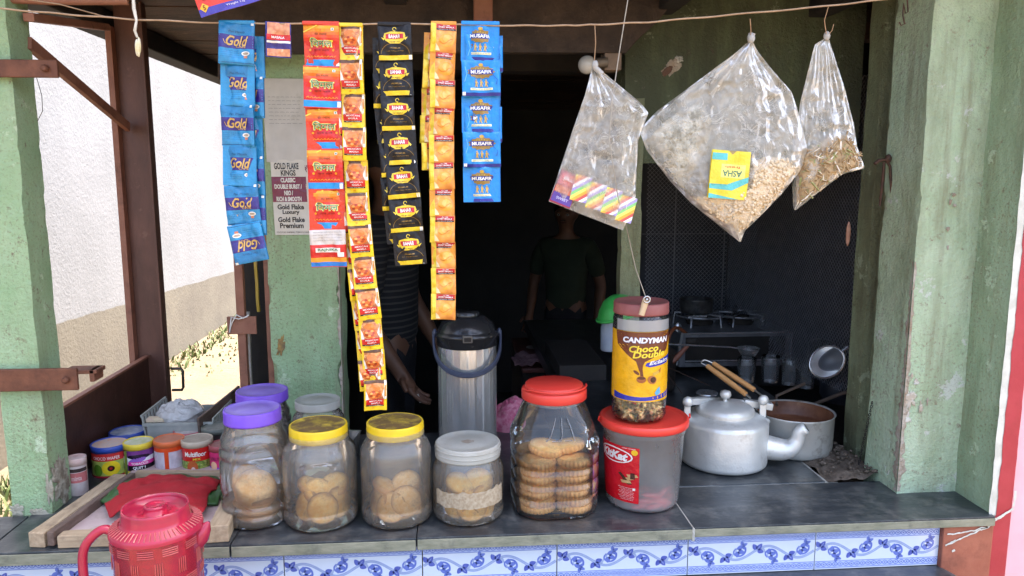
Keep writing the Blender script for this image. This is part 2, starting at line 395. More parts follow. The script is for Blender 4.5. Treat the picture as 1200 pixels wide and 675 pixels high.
def blades(name, spots, label, seed):
    random.seed(seed); b = MB()
    mats = [M('grass_green', (.05, .085, .02, 1), (.10, .14, .04, 1), .7, scale=8), M('grass_pale', (.14, .17, .06, 1), (.22, .22, .10, 1), .7, scale=8)]
    for (x0, x1, y0, y1, n, h) in spots:
        for _ in range(n):
            x = random.uniform(x0, x1); y = random.uniform(y0, y1); hh = h * random.uniform(.4, 1.2); a = random.uniform(0, 6.3); w = random.uniform(.006, .014)
            l = random.uniform(.2, .9) * hh; dx, dy = math.cos(a), math.sin(a)
            b.add([(x - dy * w, y + dx * w, GROUND), (x + dy * w, y - dx * w, GROUND), (x + dx * l * .4 + dy * w * .7, y + dy * l * .4 - dx * w * .7, GROUND + hh * .6), (x + dx * l, y + dy * l, GROUND + hh), (x + dx * l * .4 - dy * w * .7, y + dy * l * .4 + dx * w * .7, GROUND + hh * .6)], [(0, 1, 2, 4), (4, 2, 3)], mats[random.random() < .45])
    return tag(b.build(name, fix=False), label, 'grass', kind='stuff')
blades('grass', [(-2.48, -2.25, 5.0, 8.5, 420, .055), (-2.45, -1.9, 4.8, 8, 320, .022), (-2.48, -2.1, 1.4, 2.6, 400, .10), (-2.1, -1.7, 1.7, 2.4, 200, .05)], 'ragged green weeds growing along the foot of the white wall', 3)

# ------------------------------------------------------------------ roof
rf = thing('roof', 'low sooty board roof with dark beams over the stall', 'roof')
b = MB(ROOFW)
y = -.05
random.seed(5)
while y < 4.2:
    w = random.uniform(.14, .2)
    b.box(-1.0, 3.0, y, y + w - .006, 1.13 + random.uniform(0, .004), 1.16); y += w
b.build('roof_board', rf)
b = MB(M('roof_sheet', (.25, .22, .2, 1), (.35, .3, .27, 1), .7, scale=4)); b.grid(lambda s, t: (-1.06 + 4.2 * s, -.12 + 4.45 * t, 1.175 + .008 * math.sin(s * 4.2 / .076 * 6.283)), 400, 3); b.build('tin_sheet', rf, solid=.002)
b = MB(ROOFW); roughbox(b, -.55, 2.0, .62, .68, 1.035, 1.13, None, .05, .003, 1); b.build('cross_beam', rf)
FASC = M('rusty_fascia', (.025, .016, .012, 1), (.065, .042, .03, 1), .8, scale=14, bump=.8, bscale=50, bdist=.006, dirt=(.12, .08, .06, 1), dscale=30, dvar=(.6, .8))
b = MB(FASC); b.prism([(lambda p: (p.x, p.z))(at_y(x, y_, .50)) for x, y_ in ((255, 92), (300, 62), (520, 61), (734, 62), (748, 46), (770, 26), (802, -12), (255, -12))], .50, .53); b.build('fascia_board', rf, bevel=.002)
b = MB(SOOT_SHADE); roughbox(b, -.45, 2.0, .92, 1.0, .985, 1.13, None, .05, .003, 2); b.build('cross_beam', rf)
b = MB(SOOT_SHADE); b.box(-1.0, -.93, .1, 4.2, 1.07, 1.13); b.build('side_rafter', rf, bevel=.004)
b = MB(RUSTP); a_ = at_y(555, 26, .48); c_ = at_y(577, 26, .48); b.box(a_.x, c_.x, .46, .498, a_.z, 1.13); b.build('rafter_end', rf, bevel=.002)
for x in (-.52, -.15, .5, .9):
    b = MB(SOOT_SHADE); b.box(x, x + .05, .0, .62, 1.075, 1.13); b.build('rafter', rf, bevel=.003)
b = MB(RUSTP); b.beam(at_y(33, 20, .20), at_y(124, 32, .62), .02, .016); b.build('brace', rf, bevel=.002)
b = MB(RUSTP); b.tube([at_y(-30, -3, .18), at_y(60, 1, .2), at_y(150, 1, .22)], .008); b.build('pole', rf)

# ------------------------------------------------------------------ left pillar
def clamp_bar(parent, x0, x1, y0, y1, z, h):
    b = MB(RUST); b.box(x0, x1, y0 - .006, y0, z - h / 2, z + h / 2); b.box(x1 - .004, x1, y0, y1, z - h / 2, z + h / 2)
    return b.build('steel_strap', parent, bevel=.0015)
lp = thing('pillar', 'square mint green plastered pillar clasped by two rusty steel straps at left', 'pillar', (0, 0, 0))
b = MB(GREEN); roughbox(b, at_y(11, 565, .165).x, -.817, .165, .243, -.02, 1.13, GREEN, .014, .0016, 4, .008); p = b.build('shaft', lp)
for k, q in enumerate(p.data.polygons):
    if q.normal.x > .7: q.material_index = 0
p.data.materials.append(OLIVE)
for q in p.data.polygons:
    if q.normal.x > .6 and q.center.z > .02: q.material_index = 1  # side face gets darker olive, its shade put into the colour
for py0, py1, x1p in ((70, 91, 69), (432, 458, 92)):
    a = at_y(0, py0, .155); c = at_y(0, py1, .155); z = (a.z + c.z) / 2; h = a.z - c.z; xe = at_y(x1p, py0, .155).x
    b = MB(RUST); b.box(-1.02, xe, .146, .154, z - h / 2, z + h / 2); b.build('steel_strap', lp, bevel=.002)
    b = MB(RUST); b.lathe([(.007, 0), (.007, .006), (.004, .009)], n=8); b.build('bolt', lp, loc=(xe - .02, .146, z), rot=(R(90), 0, 0))
b = MB(RUST); q0 = at_y(92, 441, .15); b.box(q0.x - .03, q0.x + .035, .15, .19, q0.z + .004, q0.z + .012); b.box(q0.x + .02, q0.x + .03, .15, .19, q0.z - .012, q0.z + .012); b.build('steel_tongue', lp, bevel=.0015)
b = MB(M('thin_wire', (.1, .09, .08, 1), None, .5, .8)); b.tube([at_y(43, 91, .15), at_y(49, 112, .15), at_y(50, 130, .15), at_y(44, 142, .15)], .0007, n=5); tag(b.build('wire'), 'thin loose wire dangling under the upper rusty strap', 'wire')

# ------------------------------------------------------------------ side gate with sheet panel, and door frame
gt = thing('side_gate', 'dark red oxide steel gate with solid lower sheet and diagonal brace beside the left pillar', 'gate', (0, 0, 0))
gx = -.86
b = MB(RUSTD); za = at_x(80, 468, gx).z; zb = at_x(175, 422, gx).z; ya = .22
PY = .80
b.box(gx - .004, gx, ya, PY, -.5, (za + zb) / 2); b.build('sheet_panel', gt)
b = MB(RUSTP); b.box(gx - .008, gx + .006, ya, PY, (za + zb) / 2, (za + zb) / 2 + .006); b.build('top_rail', gt)
pz = at_x(185, 300, gx)
POSTM = M('brown_oxide_post', (.085, .035, .024, 1), (.14, .06, .042, 1), .5, .1, scale=16, bump=.4, bscale=90, dirt=(.2, .1, .07, 1), dscale=30, dvar=(.6, .75), stretch=(1, 1, .4))
pa = at_y(156, 340, PY).x; pb = at_y(191, 340, PY).x
b = MB(POSTM); b.box(pa, pb, PY + .002, PY + .012, -.9, 1.13); b.box(pb - .002, pb + .003, PY - .03, PY, -.9, 1.13); b.build('post', gt, bevel=.001)
b = MB(RUSTP); b.box(pa - .016, pa - .0005, PY - .02, PY + .01, -.9, 1.07); b.build('stile', gt, bevel=.001)
b = MB(RUSTP); b.beam(at_y(33, 50, .23), at_y(150, 149, PY - .015), .012, .024, up=(0, 0, 1)); b.build('diagonal_brace', gt, bevel=.001)
b = MB(M('dark_steel', (.06, .05, .045, 1), (.1, .08, .07, 1), .4, .7, scale=30)); h0 = at_y(203, 432, PY); h1 = at_y(204, 457, PY); b.tube([h0 + Vector((-.005, 0, 0)), h0 + Vector((.022, 0, 0)), h0 + Vector((.026, 0, -.008)), h1 + Vector((.026, 0, .008)), h1 + Vector((.022, 0, 0)), h1 + Vector((-.005, 0, 0))], .004); b.build('handle', gt)

fr = thing('door_frame', 'narrow faded red oxide frame with dark gap and peeling plank beside the green wall', 'frame', (0, 0, 0))
FY = .62
def stile(px0, px1, py0, py1, mat=RUSTP, name='stile', Y=FY, t=.02):
    a0 = at_y(px0, py0, Y); a1 = at_y(px1, py0, Y); zz = at_y((px0 + px1) / 2, py1, Y).z
    b = MB(mat); b.box(a0.x, a1.x, Y, Y + t, zz, a0.z); return b.build(name, fr, bevel=.0015)
stile(262, 272, 92, 700); stile(298, 309, 92, 700)
a0 = at_y(266, 371, FY - .004); a1 = at_y(304, 391, FY - .004)
b = MB(RUSTP); b.box(a0.x, a1.x - .006, FY - .008, FY - .001, a1.z, a0.z); b.build('cross_bar', fr, bevel=.001)
pl = MB(M('peeling_plank', (.55, .52, .47, 1), (.36, .3, .25, 1), .85, scale=25, bump=.6, bscale=60)); a0 = at_y(287, 280, FY + .06); a1 = at_y(301, 700, FY + .06)
zs = at_y(290, 366, FY + .06).z
roughbox(pl, a0.x, a1.x, FY + .06, FY + .07, a1.z, zs, None, .02, .003, 3); pl.build('plank', fr)
pl = MB(M('peeling_yellow', (.55, .36, .04, 1), (.62, .45, .1, 1), .7, scale=15, bump=.5, dirt=(.5, .48, .42, 1), dscale=25)); a0 = at_y(289, 60, FY + .06); a1 = at_y(301, 366, FY + .06)
roughbox(pl, a0.x, a1.x, FY + .06, FY + .07, zs, a0.z, None, .02, .003, 5); tag(pl.build('plank', fr), 'upper plank with yellow paint')
b = MB(SOOT_SHADE); b.box(at_y(264, 100, .75).x, at_y(330, 100, .75).x, .75, .76, -.9, 1.0); b.build('dark_gap_sheet', fr)  # black sheet added to stand for the shade in the gap
b = MB(M('white_string', (.75, .73, .68, 1), None, .8)); q = [at_y(x, y_, FY - .015) for x, y_ in ((292, 369), (285, 373), (277, 369), (272, 378), (269, 390), (271, 372), (280, 374), (290, 371))]; b.tube(q, .0016, n=6)
tag(b.build('string'), 'short white string tied around the rusty crossbar', 'string')

# ------------------------------------------------------------------ green wall pier behind the counter
WY = .60
x0 = at_y(313, 300, WY).x; x1 = at_y(396, 300, WY).x
wp = thing('wall_pier', 'pale green roughcast wall pier with notices pasted on it behind the jars', 'wall')
b = MB(GREEN); roughbox(b, x0, x1, WY, WY + .12, -.05, 1.13, GREEN, .012, .003, 12, .03); o = b.build('pier', wp)
b = MB(CRUMB)
cw_ = lambda z, s: max(.0005, .0075 * (.4 + 1.3 * noise.noise(Vector((s, 0, z * 16))) + .7 * noise.noise(Vector((s, 5, z * 70)))))
b.grid(lambda s, t: (lambda z: (x1 + .002 - (cw_(z, 3) + .002) * s, WY - .0044 + .0016 * noise.noise(Vector((s * 3, z * 160, 2))) + .002 * s ** 3, z))(.02 + .7 * t), 6, 160)
b.grid(lambda s, t: (x1 + .004, WY - .003 + .012 * s, .02 + .7 * t), 2, 60)
b.build('broken_edge', wp)

# outer left wall of the room
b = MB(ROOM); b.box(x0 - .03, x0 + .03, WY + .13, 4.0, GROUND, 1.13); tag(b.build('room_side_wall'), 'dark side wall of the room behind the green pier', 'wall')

# ------------------------------------------------------------------ the room behind
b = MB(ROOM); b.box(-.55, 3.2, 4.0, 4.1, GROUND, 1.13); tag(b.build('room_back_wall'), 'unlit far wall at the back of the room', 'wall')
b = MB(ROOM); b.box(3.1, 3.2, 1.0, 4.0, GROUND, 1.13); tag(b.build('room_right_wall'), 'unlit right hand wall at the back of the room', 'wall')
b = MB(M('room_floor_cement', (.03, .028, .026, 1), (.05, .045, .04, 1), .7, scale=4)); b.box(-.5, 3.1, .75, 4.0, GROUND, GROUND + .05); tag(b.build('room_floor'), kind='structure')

# ------------------------------------------------------------------ lintel wall, green posts, right pillar
LY = .56
xa = at_y(727, 300, LY).x; xb = at_y(750, 300, LY).x; xc = at_y(1004, 190, LY).x
zl = at_y(870, 191, LY).z
sh = thing('partition', 'mossy dark green lintel wall and slim post behind the hanging bags', 'wall')
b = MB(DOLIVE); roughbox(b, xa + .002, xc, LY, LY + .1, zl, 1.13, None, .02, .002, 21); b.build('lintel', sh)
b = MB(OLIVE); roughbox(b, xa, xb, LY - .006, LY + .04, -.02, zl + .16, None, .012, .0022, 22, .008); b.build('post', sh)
h = at_y(785, 80, LY)
b = MB(CRUMB)
random.seed(11)
def rough_patch(b, cx, cz, rx, rz, y, rot=0, seed=0, mat=None, jag=.45, hgt=.002):
    def f(s, t):
        a = 2 * math.pi * s; k = 1 + jag * noise.noise(Vector((math.cos(a) * 1.6, math.sin(a) * 1.6, seed))) + jag * .6 * noise.noise(Vector((math.cos(a) * 5, math.sin(a) * 5, seed + 4)))
        u = rx * k * t * math.cos(a); v = rz * k * t * math.sin(a)
        return (cx + u * math.cos(rot) - v * math.sin(rot), y - hgt * (1 - t ** 4) * (.6 + .8 * noise.noise(Vector((u * 260, v * 260, seed)))) + .0012 * t ** 6, cz + u * math.sin(rot) + v * math.cos(rot))
    b.grid(f, 64, 12, mat, close=True)
rough_patch(b, h.x + .004, h.z + .004, .030, .014, LY - .002, .75, 3, CRUMB, .5, .004); rough_patch(b, h.x + .022, h.z + .022, .012, .008, LY - .003, .2, 8, MORTAR, .5, .004)
b.build('plaster_crater', sh)
b = MB(M('bare_brick', (.09, .045, .03, 1), (.15, .08, .05, 1), .9, scale=30, bump=.6)); rough_patch(b, h.x - .008, h.z - .008, .017, .008, LY - .0065, .75, 5, None, .3, .001); b.build('brick_hole', sh)

RY = .13
rp = thing('pillar', 'broad pale mint plastered pillar with chipped left edge beside the red wall', 'pillar')
rx0 = .955; rx1 = 1.088
b = MB(GREEN2); roughbox(b, rx0, 1.25, RY, .26, -.03, 1.13, GREEN2, .013, .0028, 31, .012); o = b.build('shaft', rp)
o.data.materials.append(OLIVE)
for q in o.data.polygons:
    if q.normal.x < -.6: q.material_index = 1  # left face recoloured olive to paint in its shade
b = MB(CRUMB)
random.seed(4)
def chip_w(z, s): return max(.0005, (.010 - .014 * z) * (1 + 1.1 * noise.noise(Vector((s, 0, z * 26))) + .7 * noise.noise(Vector((s, 5, z * 90)))))
b.grid(lambda s, t: (lambda z: (rx0 - .002 + (chip_w(z, 1) + .002) * s, RY - .0042 + .0016 * noise.noise(Vector((s * 3, z * 160, 2))) + .002 * s ** 3, z))(.004 + .50 * t), 6, 160)
b.grid(lambda s, t: (lambda z: (rx0 - .0038 + .0012 * noise.noise(Vector((s * 3, z * 160, 6))) + .002 * s ** 3, RY - .003 + (chip_w(z, 8) * 1.6 + .002) * s, z))(.004 + .50 * t), 6, 160)
b.build('chipped_edge', rp)
b = MB(M('painted_sun_glint', (.62, .62, .56, 1), (.45, .38, .3, 1), .9, scale=45, var=(.45, .6), bump=.6))  # pale patches paint thin sun glints onto the pillar face
for (px, py, w, hh) in ((1066, 468, .011, .020), (1073, 448, .006, .008), (1062, 490, .008, .010), (1078, 478, .004, .012), (1068, 440, .003, .005)):
    q = at_y(px, py, RY); rough_patch(b, q.x, q.z, w, hh, RY - .0032, 0, px, None, .9, .0006)
b.build('peel_glint_patch', rp)
b = MB(CRUMB)
for (px, py, w, hh) in ((1117, 228, .004, .004), (1113, 236, .003, .005), (1118, 241, .005, .003), (1110, 268, .004, .004), (1064, 445, .003, .006), (1086, 470, .002, .008), (1110, 290, .002, .005)):
    q = at_y(px, py, RY); rough_patch(b, q.x, q.z, w, hh, RY - .0034, 0, py, None, .9, .0006)
b.build('peel_glint_patch', rp)
REVG = plaster('mint_plaster_shaded', (.33, .45, .28, 1), (.42, .54, .36, 1), (.20, .25, .14, 1), (.24, .20, .12, 1), (.46, .68), seed=7)  # darker copy of the pillar mint, shade of the reveal painted in
# wall that comes forward at the right: reveal (green), white edge, red band, pink wall
b = MB(GREEN2); roughbox(b, rx1, rx1 + .010, .022, RY + .01, -.03, 1.13, REVG, .013, .003, 41)
fw = thing('front_wall', 'pink wall with crimson band and ragged white painted edge at far right', 'wall')
b.build('green_reveal', fw)
WHT = M('white_edge_paint', (.66, .66, .6, 1), (.5, .5, .44, 1), .7, scale=30, bump=.6)
REDP = M('crimson_paint', (.36, .022, .035, 1), (.42, .035, .05, 1), .5, scale=14, bump=.25, bscale=90, dirt=(.28, .03, .03, 1))
PINK = M('pink_paint', (.80, .44, .49, 1), (.74, .38, .43, 1), .6, scale=9, bump=.2, bscale=90)
BRICKR = M('brick_red_paint', (.28, .08, .045, 1), (.36, .12, .07, 1), .75, scale=14, bump=.3, bscale=90, dirt=(.16, .05, .03, 1))
ex = rx1 - .004
b = MB(WHT)
def wob(z, s, a=.003): return noise.noise(Vector((s, 0, z * 22))) * a + noise.noise(Vector((s, 7, z * 70))) * a * .6
N = 90; fx = []
Z = [(-.005 + 1.135 * i / N) for i in range(N + 1)]
def strip(x0f, x1f, y, mat, name, Zs, thick=.0):
    b = MB(mat); vs = []; fs = []
    for z in Zs: vs += [(x0f(z), y, z), (x1f(z), y, z)]
    for i in range(len(Zs) - 1): fs.append((2 * i, 2 * i + 1, 2 * i + 3, 2 * i + 2))
    b.add(vs, fs, None, False); return b
# core
b = MB(PINK); b.box(rx1 + .008, 2.6, .020, .5, GROUND, 1.13); b.build('wall_core', fw)
E = lambda x, s, a=.003: (lambda z: x + wob(z, s, a))
strip(E(ex - .001, 1, .002), E(ex + .014, 2), .016, WHT, '', Z).build('white_edge', fw)
strip(E(ex + .0135, 2), E(ex + .046, 3, .001), .015, REDP, '', Z).build('crimson_band', fw)
Zl = [GROUND + (-.005 - GROUND) * i / 30 for i in range(31)]
strip(lambda z: ex - .0, lambda z: ex + .046, .015, REDP, '', Zl).build('crimson_band', fw)
# brick-red masonry under the counter end
b = MB(BRICKR); b.box(.985, ex + .008, .010, .3, GROUND, -.0235); b.build('masonry', fw, bevel=.002)
b = MB(WHT); q = [(1.005, -.048), (1.03, -.040), (1.06, -.028), (1.085, -.018), (1.11, -.004), (1.135, .012)]
ws = Deco(b, lambda u, v, l: (u, (.0085 if u < ex + .008 else .0135) - .0004 * l, v))
def streak(P, w):
    o = []; ww = []
    for i in range(len(P) - 1):
        for k in range(10): u = k / 10; x = P[i][0] + (P[i + 1][0] - P[i][0]) * u; z = P[i][1] + (P[i + 1][1] - P[i][1]) * u; o.append((x, z + .002 * noise.noise(Vector((x * 90, 3, 1))))); ww.append(w * (.55 + 1.1 * abs(noise.noise(Vector((x * 160, z * 90, 5))))))
    ws.ribbon(o, ww, WHT, 1)
streak([(.990, -.062), (1.02, -.049), (1.05, -.036), (1.085, -.022), (1.09, -.018)], .0045)
streak([(.992, -.038), (1.02, -.036), (1.05, -.031), (1.08, -.024)], .004)
streak([(1.093, -.014), (1.115, -.002), (1.135, .012)], .008)
streak([(1.132, .014), (1.134, .03), (1.133, .05)], .005)
streak([(1.005, -.074), (1.012, -.072)], .006); streak([(1.0, -.055), (1.012, -.050)], .003)
b.build('whitewash_streak', fw)

b = MB(M('orange_stain', (.42, .25, .07, 1), (.16, .12, .07, 1), .9, scale=60, bump=.5))
q = at_y(329, 405, WY); rough_patch(b, q.x, q.z, .008, .030, WY - .0034, -.2, 4, None, .8, .0006); b.build('stain_patch', wp)
b = MB(M('bare_render', (.30, .27, .20, 1), (.42, .40, .31, 1), .9, scale=40, bump=.8, bscale=80, bdist=.006, dirt=(.12, .11, .07, 1)))
xl_ = at_y(11, 565, .165).x
for px, py, w, hh, sd in ((20, 597, .014, .012, 3), (45, 602, .020, .010, 5), (58, 575, .006, .030, 9)):
    q = at_y(px, py, .165); rough_patch(b, q.x, q.z, w, hh, .165 - .0028, 0, sd, None, .7, .0008)
b.build('crumbled_patch', lp)
b = MB(M('grimy_render', (.20, .17, .12, 1), (.40, .38, .30, 1), .9, scale=60, var=(.42, .6), bump=.8, bscale=80, bdist=.006))
b.X = Matrix.Translation((-.817 + .0024, .205, .055)) @ Matrix.Rotation(R(90), 4, 'Z')
rough_patch(b, .0, .0, .028, .050, .0, .2, 12, None, .7, .0008); b.X = None
b.build('crumbled_patch', lp)
# door jamb: rounded olive post left of the right pillar
jm = thing('door_jamb', 'olive green wooden jamb with iron latch left of the mint pillar', 'post')
jx0 = at_y(996, 400, .42).x
b = MB(OLIVE); roughbox(b, jx0, jx0 + .055, .36, .42, -.02, 1.13, None, .012, .002, 51); b.build('jamb', jm, bevel=.003)
b = MB(OLIVE); sx_ = at_y(1029, 300, .355).x; roughbox(b, sx_, rx0 + .06, .25, .355, -.02, 1.13, None, .013, .003, 52, .004); b.build('stop', jm)
IRON = M('rusty_iron', (.05, .028, .02, 1), (.11, .05, .03, 1), .7, .3, scale=60, bump=.5, bscale=200)
b = MB(IRON); Y = .235
q = [at_y(x, y_, Y) for x, y_ in ((1025, 192), (1030, 188), (1038, 187), (1043, 195), (1044, 215), (1045, 243))]; b.tube(q, [.004, .004, .0035, .003, .003, .002], n=8)
q = [at_y(x, y_, Y) for x, y_ in ((1036, 190), (1034, 215), (1031, 241))]; b.tube(q, .0028, n=8)
q = at_y(1041, 186, Y); b.ball(q, .007, sc=(1, 1, 1.4)); b.build('latch', jm)
b = MB(IRON); q = [at_y(x, y_, .12) for x, y_ in ((1063, -6), (1064, 14), (1061, 16), (1059, 4), (1058, 18), (1060, 28), (1056, 30), (1054, 26))]; b.tube(q, .0014, n=6)
tag(b.build('hook'), 'thin rusty wire hook hanging at the top of the mint pillar', 'hook')
b = MB(M('pinkish_flake', (.5, .28, .2, 1), (.35, .16, .1, 1), .8, scale=50, bump=.6)); q = at_y(994, 274, .40); b.ball(q, 1, sc=(.006, .005, .03), n=8, m=8); b.build('broken_edge', jm)
# twisted black chain leaning in the corner
b = MB(SOOT_SHADE)
A0 = at_y(1022, 472, .235); A1 = at_z(1006, 545, .004)
for i in range(17):
    c = A0.lerp(A1, i / 16); a = i % 2
    d = (A1 - A0).normalized(); s_ = d.cross(Vector((0, 1, 0))).normalized() if a else Vector((0, 1, 0))
    b.tube([c + d * .0035 * 1.2 * math.cos(t) + s_ * .0025 * math.sin(t) for t in [2 * math.pi * k / 8 for k in range(8)]], .0009, n=5, close=True)
tag(b.build('chain'), 'short black twisted chain hanging down to the rubble in the corner', 'chain')

# ------------------------------------------------------------------ counter
ct = thing('counter', 'black stone serving counter with blue and white floral tile band', 'counter')
def slab(x0, x1, y0, y1, z0=-.03, z1=0, name='stone_slab', parent=ct, front=False):
    b = MB(SLATE); b.box(x0, x1, y0, y1, z0, z1)
    if front: b.box(x0 + .001, x1 - .001, y0 - .0022, y0 - .0002, z0 + .001, z1 - .0035, SEDGE)
    return b.build(name, parent, bevel=.0022)
slab(-1.6, -.86, .002, .158, -.026, front=True)
slab(-.857, -.42, .001, .60, -.026, front=True)
slab(-.418, -.075, .0, .60, -.0255, front=True); slab(-.0735, .462, .0015, .60, -.025, front=True)
slab(.466, 1.090, .006, .198, -.0225, -.002, front=True)
slab(.466, .832, .202, .60, -.03, -.001)
slab(.34, 1.0, .603, 2.2, -.05, -.004)
b = MB(MORTAR); b.box(.4615, .4665, .001, .6, -.028, -.003); b.box(.466, .86, .1975, .2025, -.028, -.0035); b.box(.832, .838, .2, .60, -.028, -.0032); b.build('mortar_joint', ct)
b = MB(M('rough_brickwork', (.22, .14, .09, 1), (.3, .22, .16, 1), .9, scale=20, bump=1, bscale=40, bdist=.01)); b.box(-.86, .984, .03, .55, GROUND, -.0315); b.build('base_masonry', ct)
rb = MB(M('ash_rubble', (.07, .05, .035, 1), (.17, .13, .10, 1), .95, scale=50, bump=1, bscale=60, bdist=.006))
random.seed(8)
rb.grid(lambda s, t: (.838 + .125 * s, .2 + .40 * t, -.006 + .016 * max(0, noise.noise(Vector((s * 4, t * 9, 2))) + .35) + .012 * s), 24, 40)
for _ in range(130):
    s, t = random.random(), random.random() ** 1.3; r = random.uniform(.0015, .006)
    rb.ball((.84 + .12 * s, .2 + .38 * t, .004 + .014 * s + random.uniform(0, .004)), r, n=6, m=4, sc=(random.uniform(.8, 1.6), 1, .7))
tag(rb.build('rubble', fix=False), 'ashy rubble and plaster crumbs heaped at the foot of the olive jamb', 'rubble', kind='stuff')
# lower ledge
b = MB(SLATE); 
vs = [(-1.6, .03), (-1.6, -.42), (1.02, -.42), (1.02, -.09), (.985, .03)]
n_ = len(vs); b.add([(x, y, -.142) for x, y in vs] + [(x, y, -.111) for x, y in vs], [tuple(range(n_))[::-1], tuple(range(n_, 2 * n_))] + [(i, (i + 1) % n_, n_ + (i + 1) % n_, n_ + i) for i in range(n_)])
b.build('lower_ledge', ct, bevel=.003)
b = MB(M('ledge_masonry', (.25, .2, .15, 1), (.3, .26, .2, 1), .9, scale=12, bump=.6)); b.box(-1.58, .98, -.38, .03, GROUND, -.144); b.build('ledge_masonry', ct)

# floral wall tiles: one tile designed flat, then repeated along the counter
TW = .262; TH = .083
GLZ = M('tile_white', (.76, .79, .86, 1), (.68, .72, .80, 1), .15, scale=6, coat=.4, dirt=(.5, .5, .5, 1), dscale=5, dvar=(.62, .8))
B1 = M('tile_blue', (.13, .17, .50, 1), (.19, .24, .60, 1), .2, scale=60); B2 = M('tile_blue_deep', (.09, .11, .40, 1), (.14, .17, .50, 1), .2, scale=60)
B3 = M('tile_blue_grey', (.36, .42, .60, 1), (.42, .48, .66, 1), .2, scale=40)
def tile_proto():
    b = MB(GLZ); b.box(.0008, TW - .0008, 0, .006, -TH / 2, TH / 2)
    d = Deco(b, lambda u, v, l: (u, -l * .00012, v))
    for s_ in (-1, 1):
        y0 = s_ * (TH / 2 - .0095); d.rect(.001, y0 - .0075, TW - .001, y0 + .0075, M('tile_border', (.46, .53, .78, 1), (.52, .58, .82, 1), .2, scale=30), 1, 1, 1)
        d.rect(.001, y0 - s_ * .0078 - .0006, TW - .001, y0 - s_ * .0078 + .0006, B1, 1, 1, 2); d.rect(.001, y0 + s_ * .0062 - .0006, TW - .001, y0 + s_ * .0062 + .0006, B1, 1, 1, 2)
        n = 22
        for ph in (0, math.pi):
            d.ribbon([(.002 + (TW - .004) * i / 176, y0 - s_ * .0008 + .0044 * math.sin(2 * math.pi * i / 16 + ph)) for i in range(177)], .0014, B1, 2)
        for i in range(n): d.ell(.002 + (TW - .004) * (i + .5) / n, y0 - s_ * .0008, .0016, .0016, B2, 3, 8)
    # scroll
    A = .0135; P = TW / 2
    vine = [(.002 + (TW - .004) * i / 120, A * math.sin(2 * math.pi * (i / 120) * 2)) for i in range(121)]
    d.ribbon(vine, .0050, B1, 2); d.ribbon(vine, .0038, B3, 2.5)
    def trefoil(cx, cy, r, a, m):
        for k in (-1, 0, 1):
            t = a + k * 1.25; q = (cx + math.cos(t) * r * .62, cy + math.sin(t) * r * .62)
            pts = []
            for j in range(14):
                w = 2 * math.pi * j / 14; rr = r * (.62 + .0 * j); ex_ = 1.15 if k == 0 else .95
                x = math.cos(w) * r * .52 * ex_; y = math.sin(w) * r * .36 * (1 - .35 * math.cos(w))
                pts.append((q[0] + x * math.cos(t) - y * math.sin(t), q[1] + x * math.sin(t) + y * math.cos(t)))
            d.fan(pts, m, 4)
    for k in range(4):
        s_ = 1 if k % 2 == 0 else -1; cx = TW * (k + .5) / 4 + .004; cy = -s_ * .006
        spiral = [(cx + (.0165 - .0115 * j / 26) * math.cos(s_ * (-.5 + j / 26 * 5.2) + (0 if s_ > 0 else 0)), cy + s_ * .001 + (.0150 - .0105 * j / 26) * math.sin(s_ * (-.5 + j / 26 * 5.2))) for j in range(27)]
        d.ribbon(spiral, [.0042 - .0018 * j / 26 for j in range(27)], B1, 3)
        trefoil(cx - .001, cy, .0130, .35 * s_, B1); d.ell(cx - .001, cy, .0022, .0022, GLZ, 5, 8)
        trefoil(TW * k / 4 + .010, s_ * .006, .0135, s_ * .9, B2); d.ribbon([(TW * k / 4 + .010, s_ * .006), (TW * k / 4 + .017, s_ * .015)], .0008, B3, 5)
        trefoil(TW * k / 4 + .045, -s_ * .018 * .9, .0095, -s_ * .4, B1)
        lf = [(TW * k / 4 + .030 + .0012 * j, -s_ * (.004 + .0011 * j)) for j in range(10)]; d.ribbon(lf, [.001 + .0055 * math.sin(j / 9 * 3.14) for j in range(10)], B3, 3)
        fl = [(TW * k / 4 + .020 + j * .0011, s_ * (.010 - .00022 * j * j)) for j in range(11)]
        d.ribbon(fl, [.006 - .0005 * j for j in range(11)], B3, 2)
    return b.build('tile', ct, fix=False)
tp = tile_proto(); TX = [-.845 + i * (TW + .0005) for i in range(7)]
zt = -.0265 - TH / 2
xr = .985
x = xr - TW; first = True
while x > -1.5:
    o = tp if first else dup(tp, ct); first = False
    o.location = (x, .021, zt); x -= TW + .0005

# ------------------------------------------------------------------ wire
WIRE = M('tan_wire', (.30, .19, .11, 1), (.4, .27, .17, 1), .6, scale=60)
wy = -.035
wp_ = [(-60, 6), (0, 10), (80, 17), (160, 23), (260, 27), (380, 28), (500, 28), (600, 30), (660, 30), (697, 29), (760, 26), (850, 18), (960, 8), (1040, -1), (1100, -8)]
wpts = [at_y(x, y_, wy) for x, y_ in wp_]
wr = []
for i in range(len(wpts) - 1):
    for k in range(8): wr.append(wpts[i].lerp(wpts[i + 1], k / 8) + Vector((0, 0, .0006 * math.sin(i * 8 + k))))
b = MB(WIRE); b.tube(wr, .0016, n=6); tag(b.build('wire'), 'sagging tan wire strung across the stall front carrying the packets', 'wire')
b = MB(WIRE); b.tube([at_y(22, -2, .02), at_y(70, 5, .05), at_y(125, 20, .1)], .0012, n=5); tag(b.build('wire'), 'thin slack cord running up to the roof above the left pillar', 'wire')
def wz(x):
    for a, c in zip(wpts, wpts[1:]):
        if a.x <= x <= c.x: return a.z + (c.z - a.z) * (x - a.x) / (c.x - a.x)
    return wpts[0].z

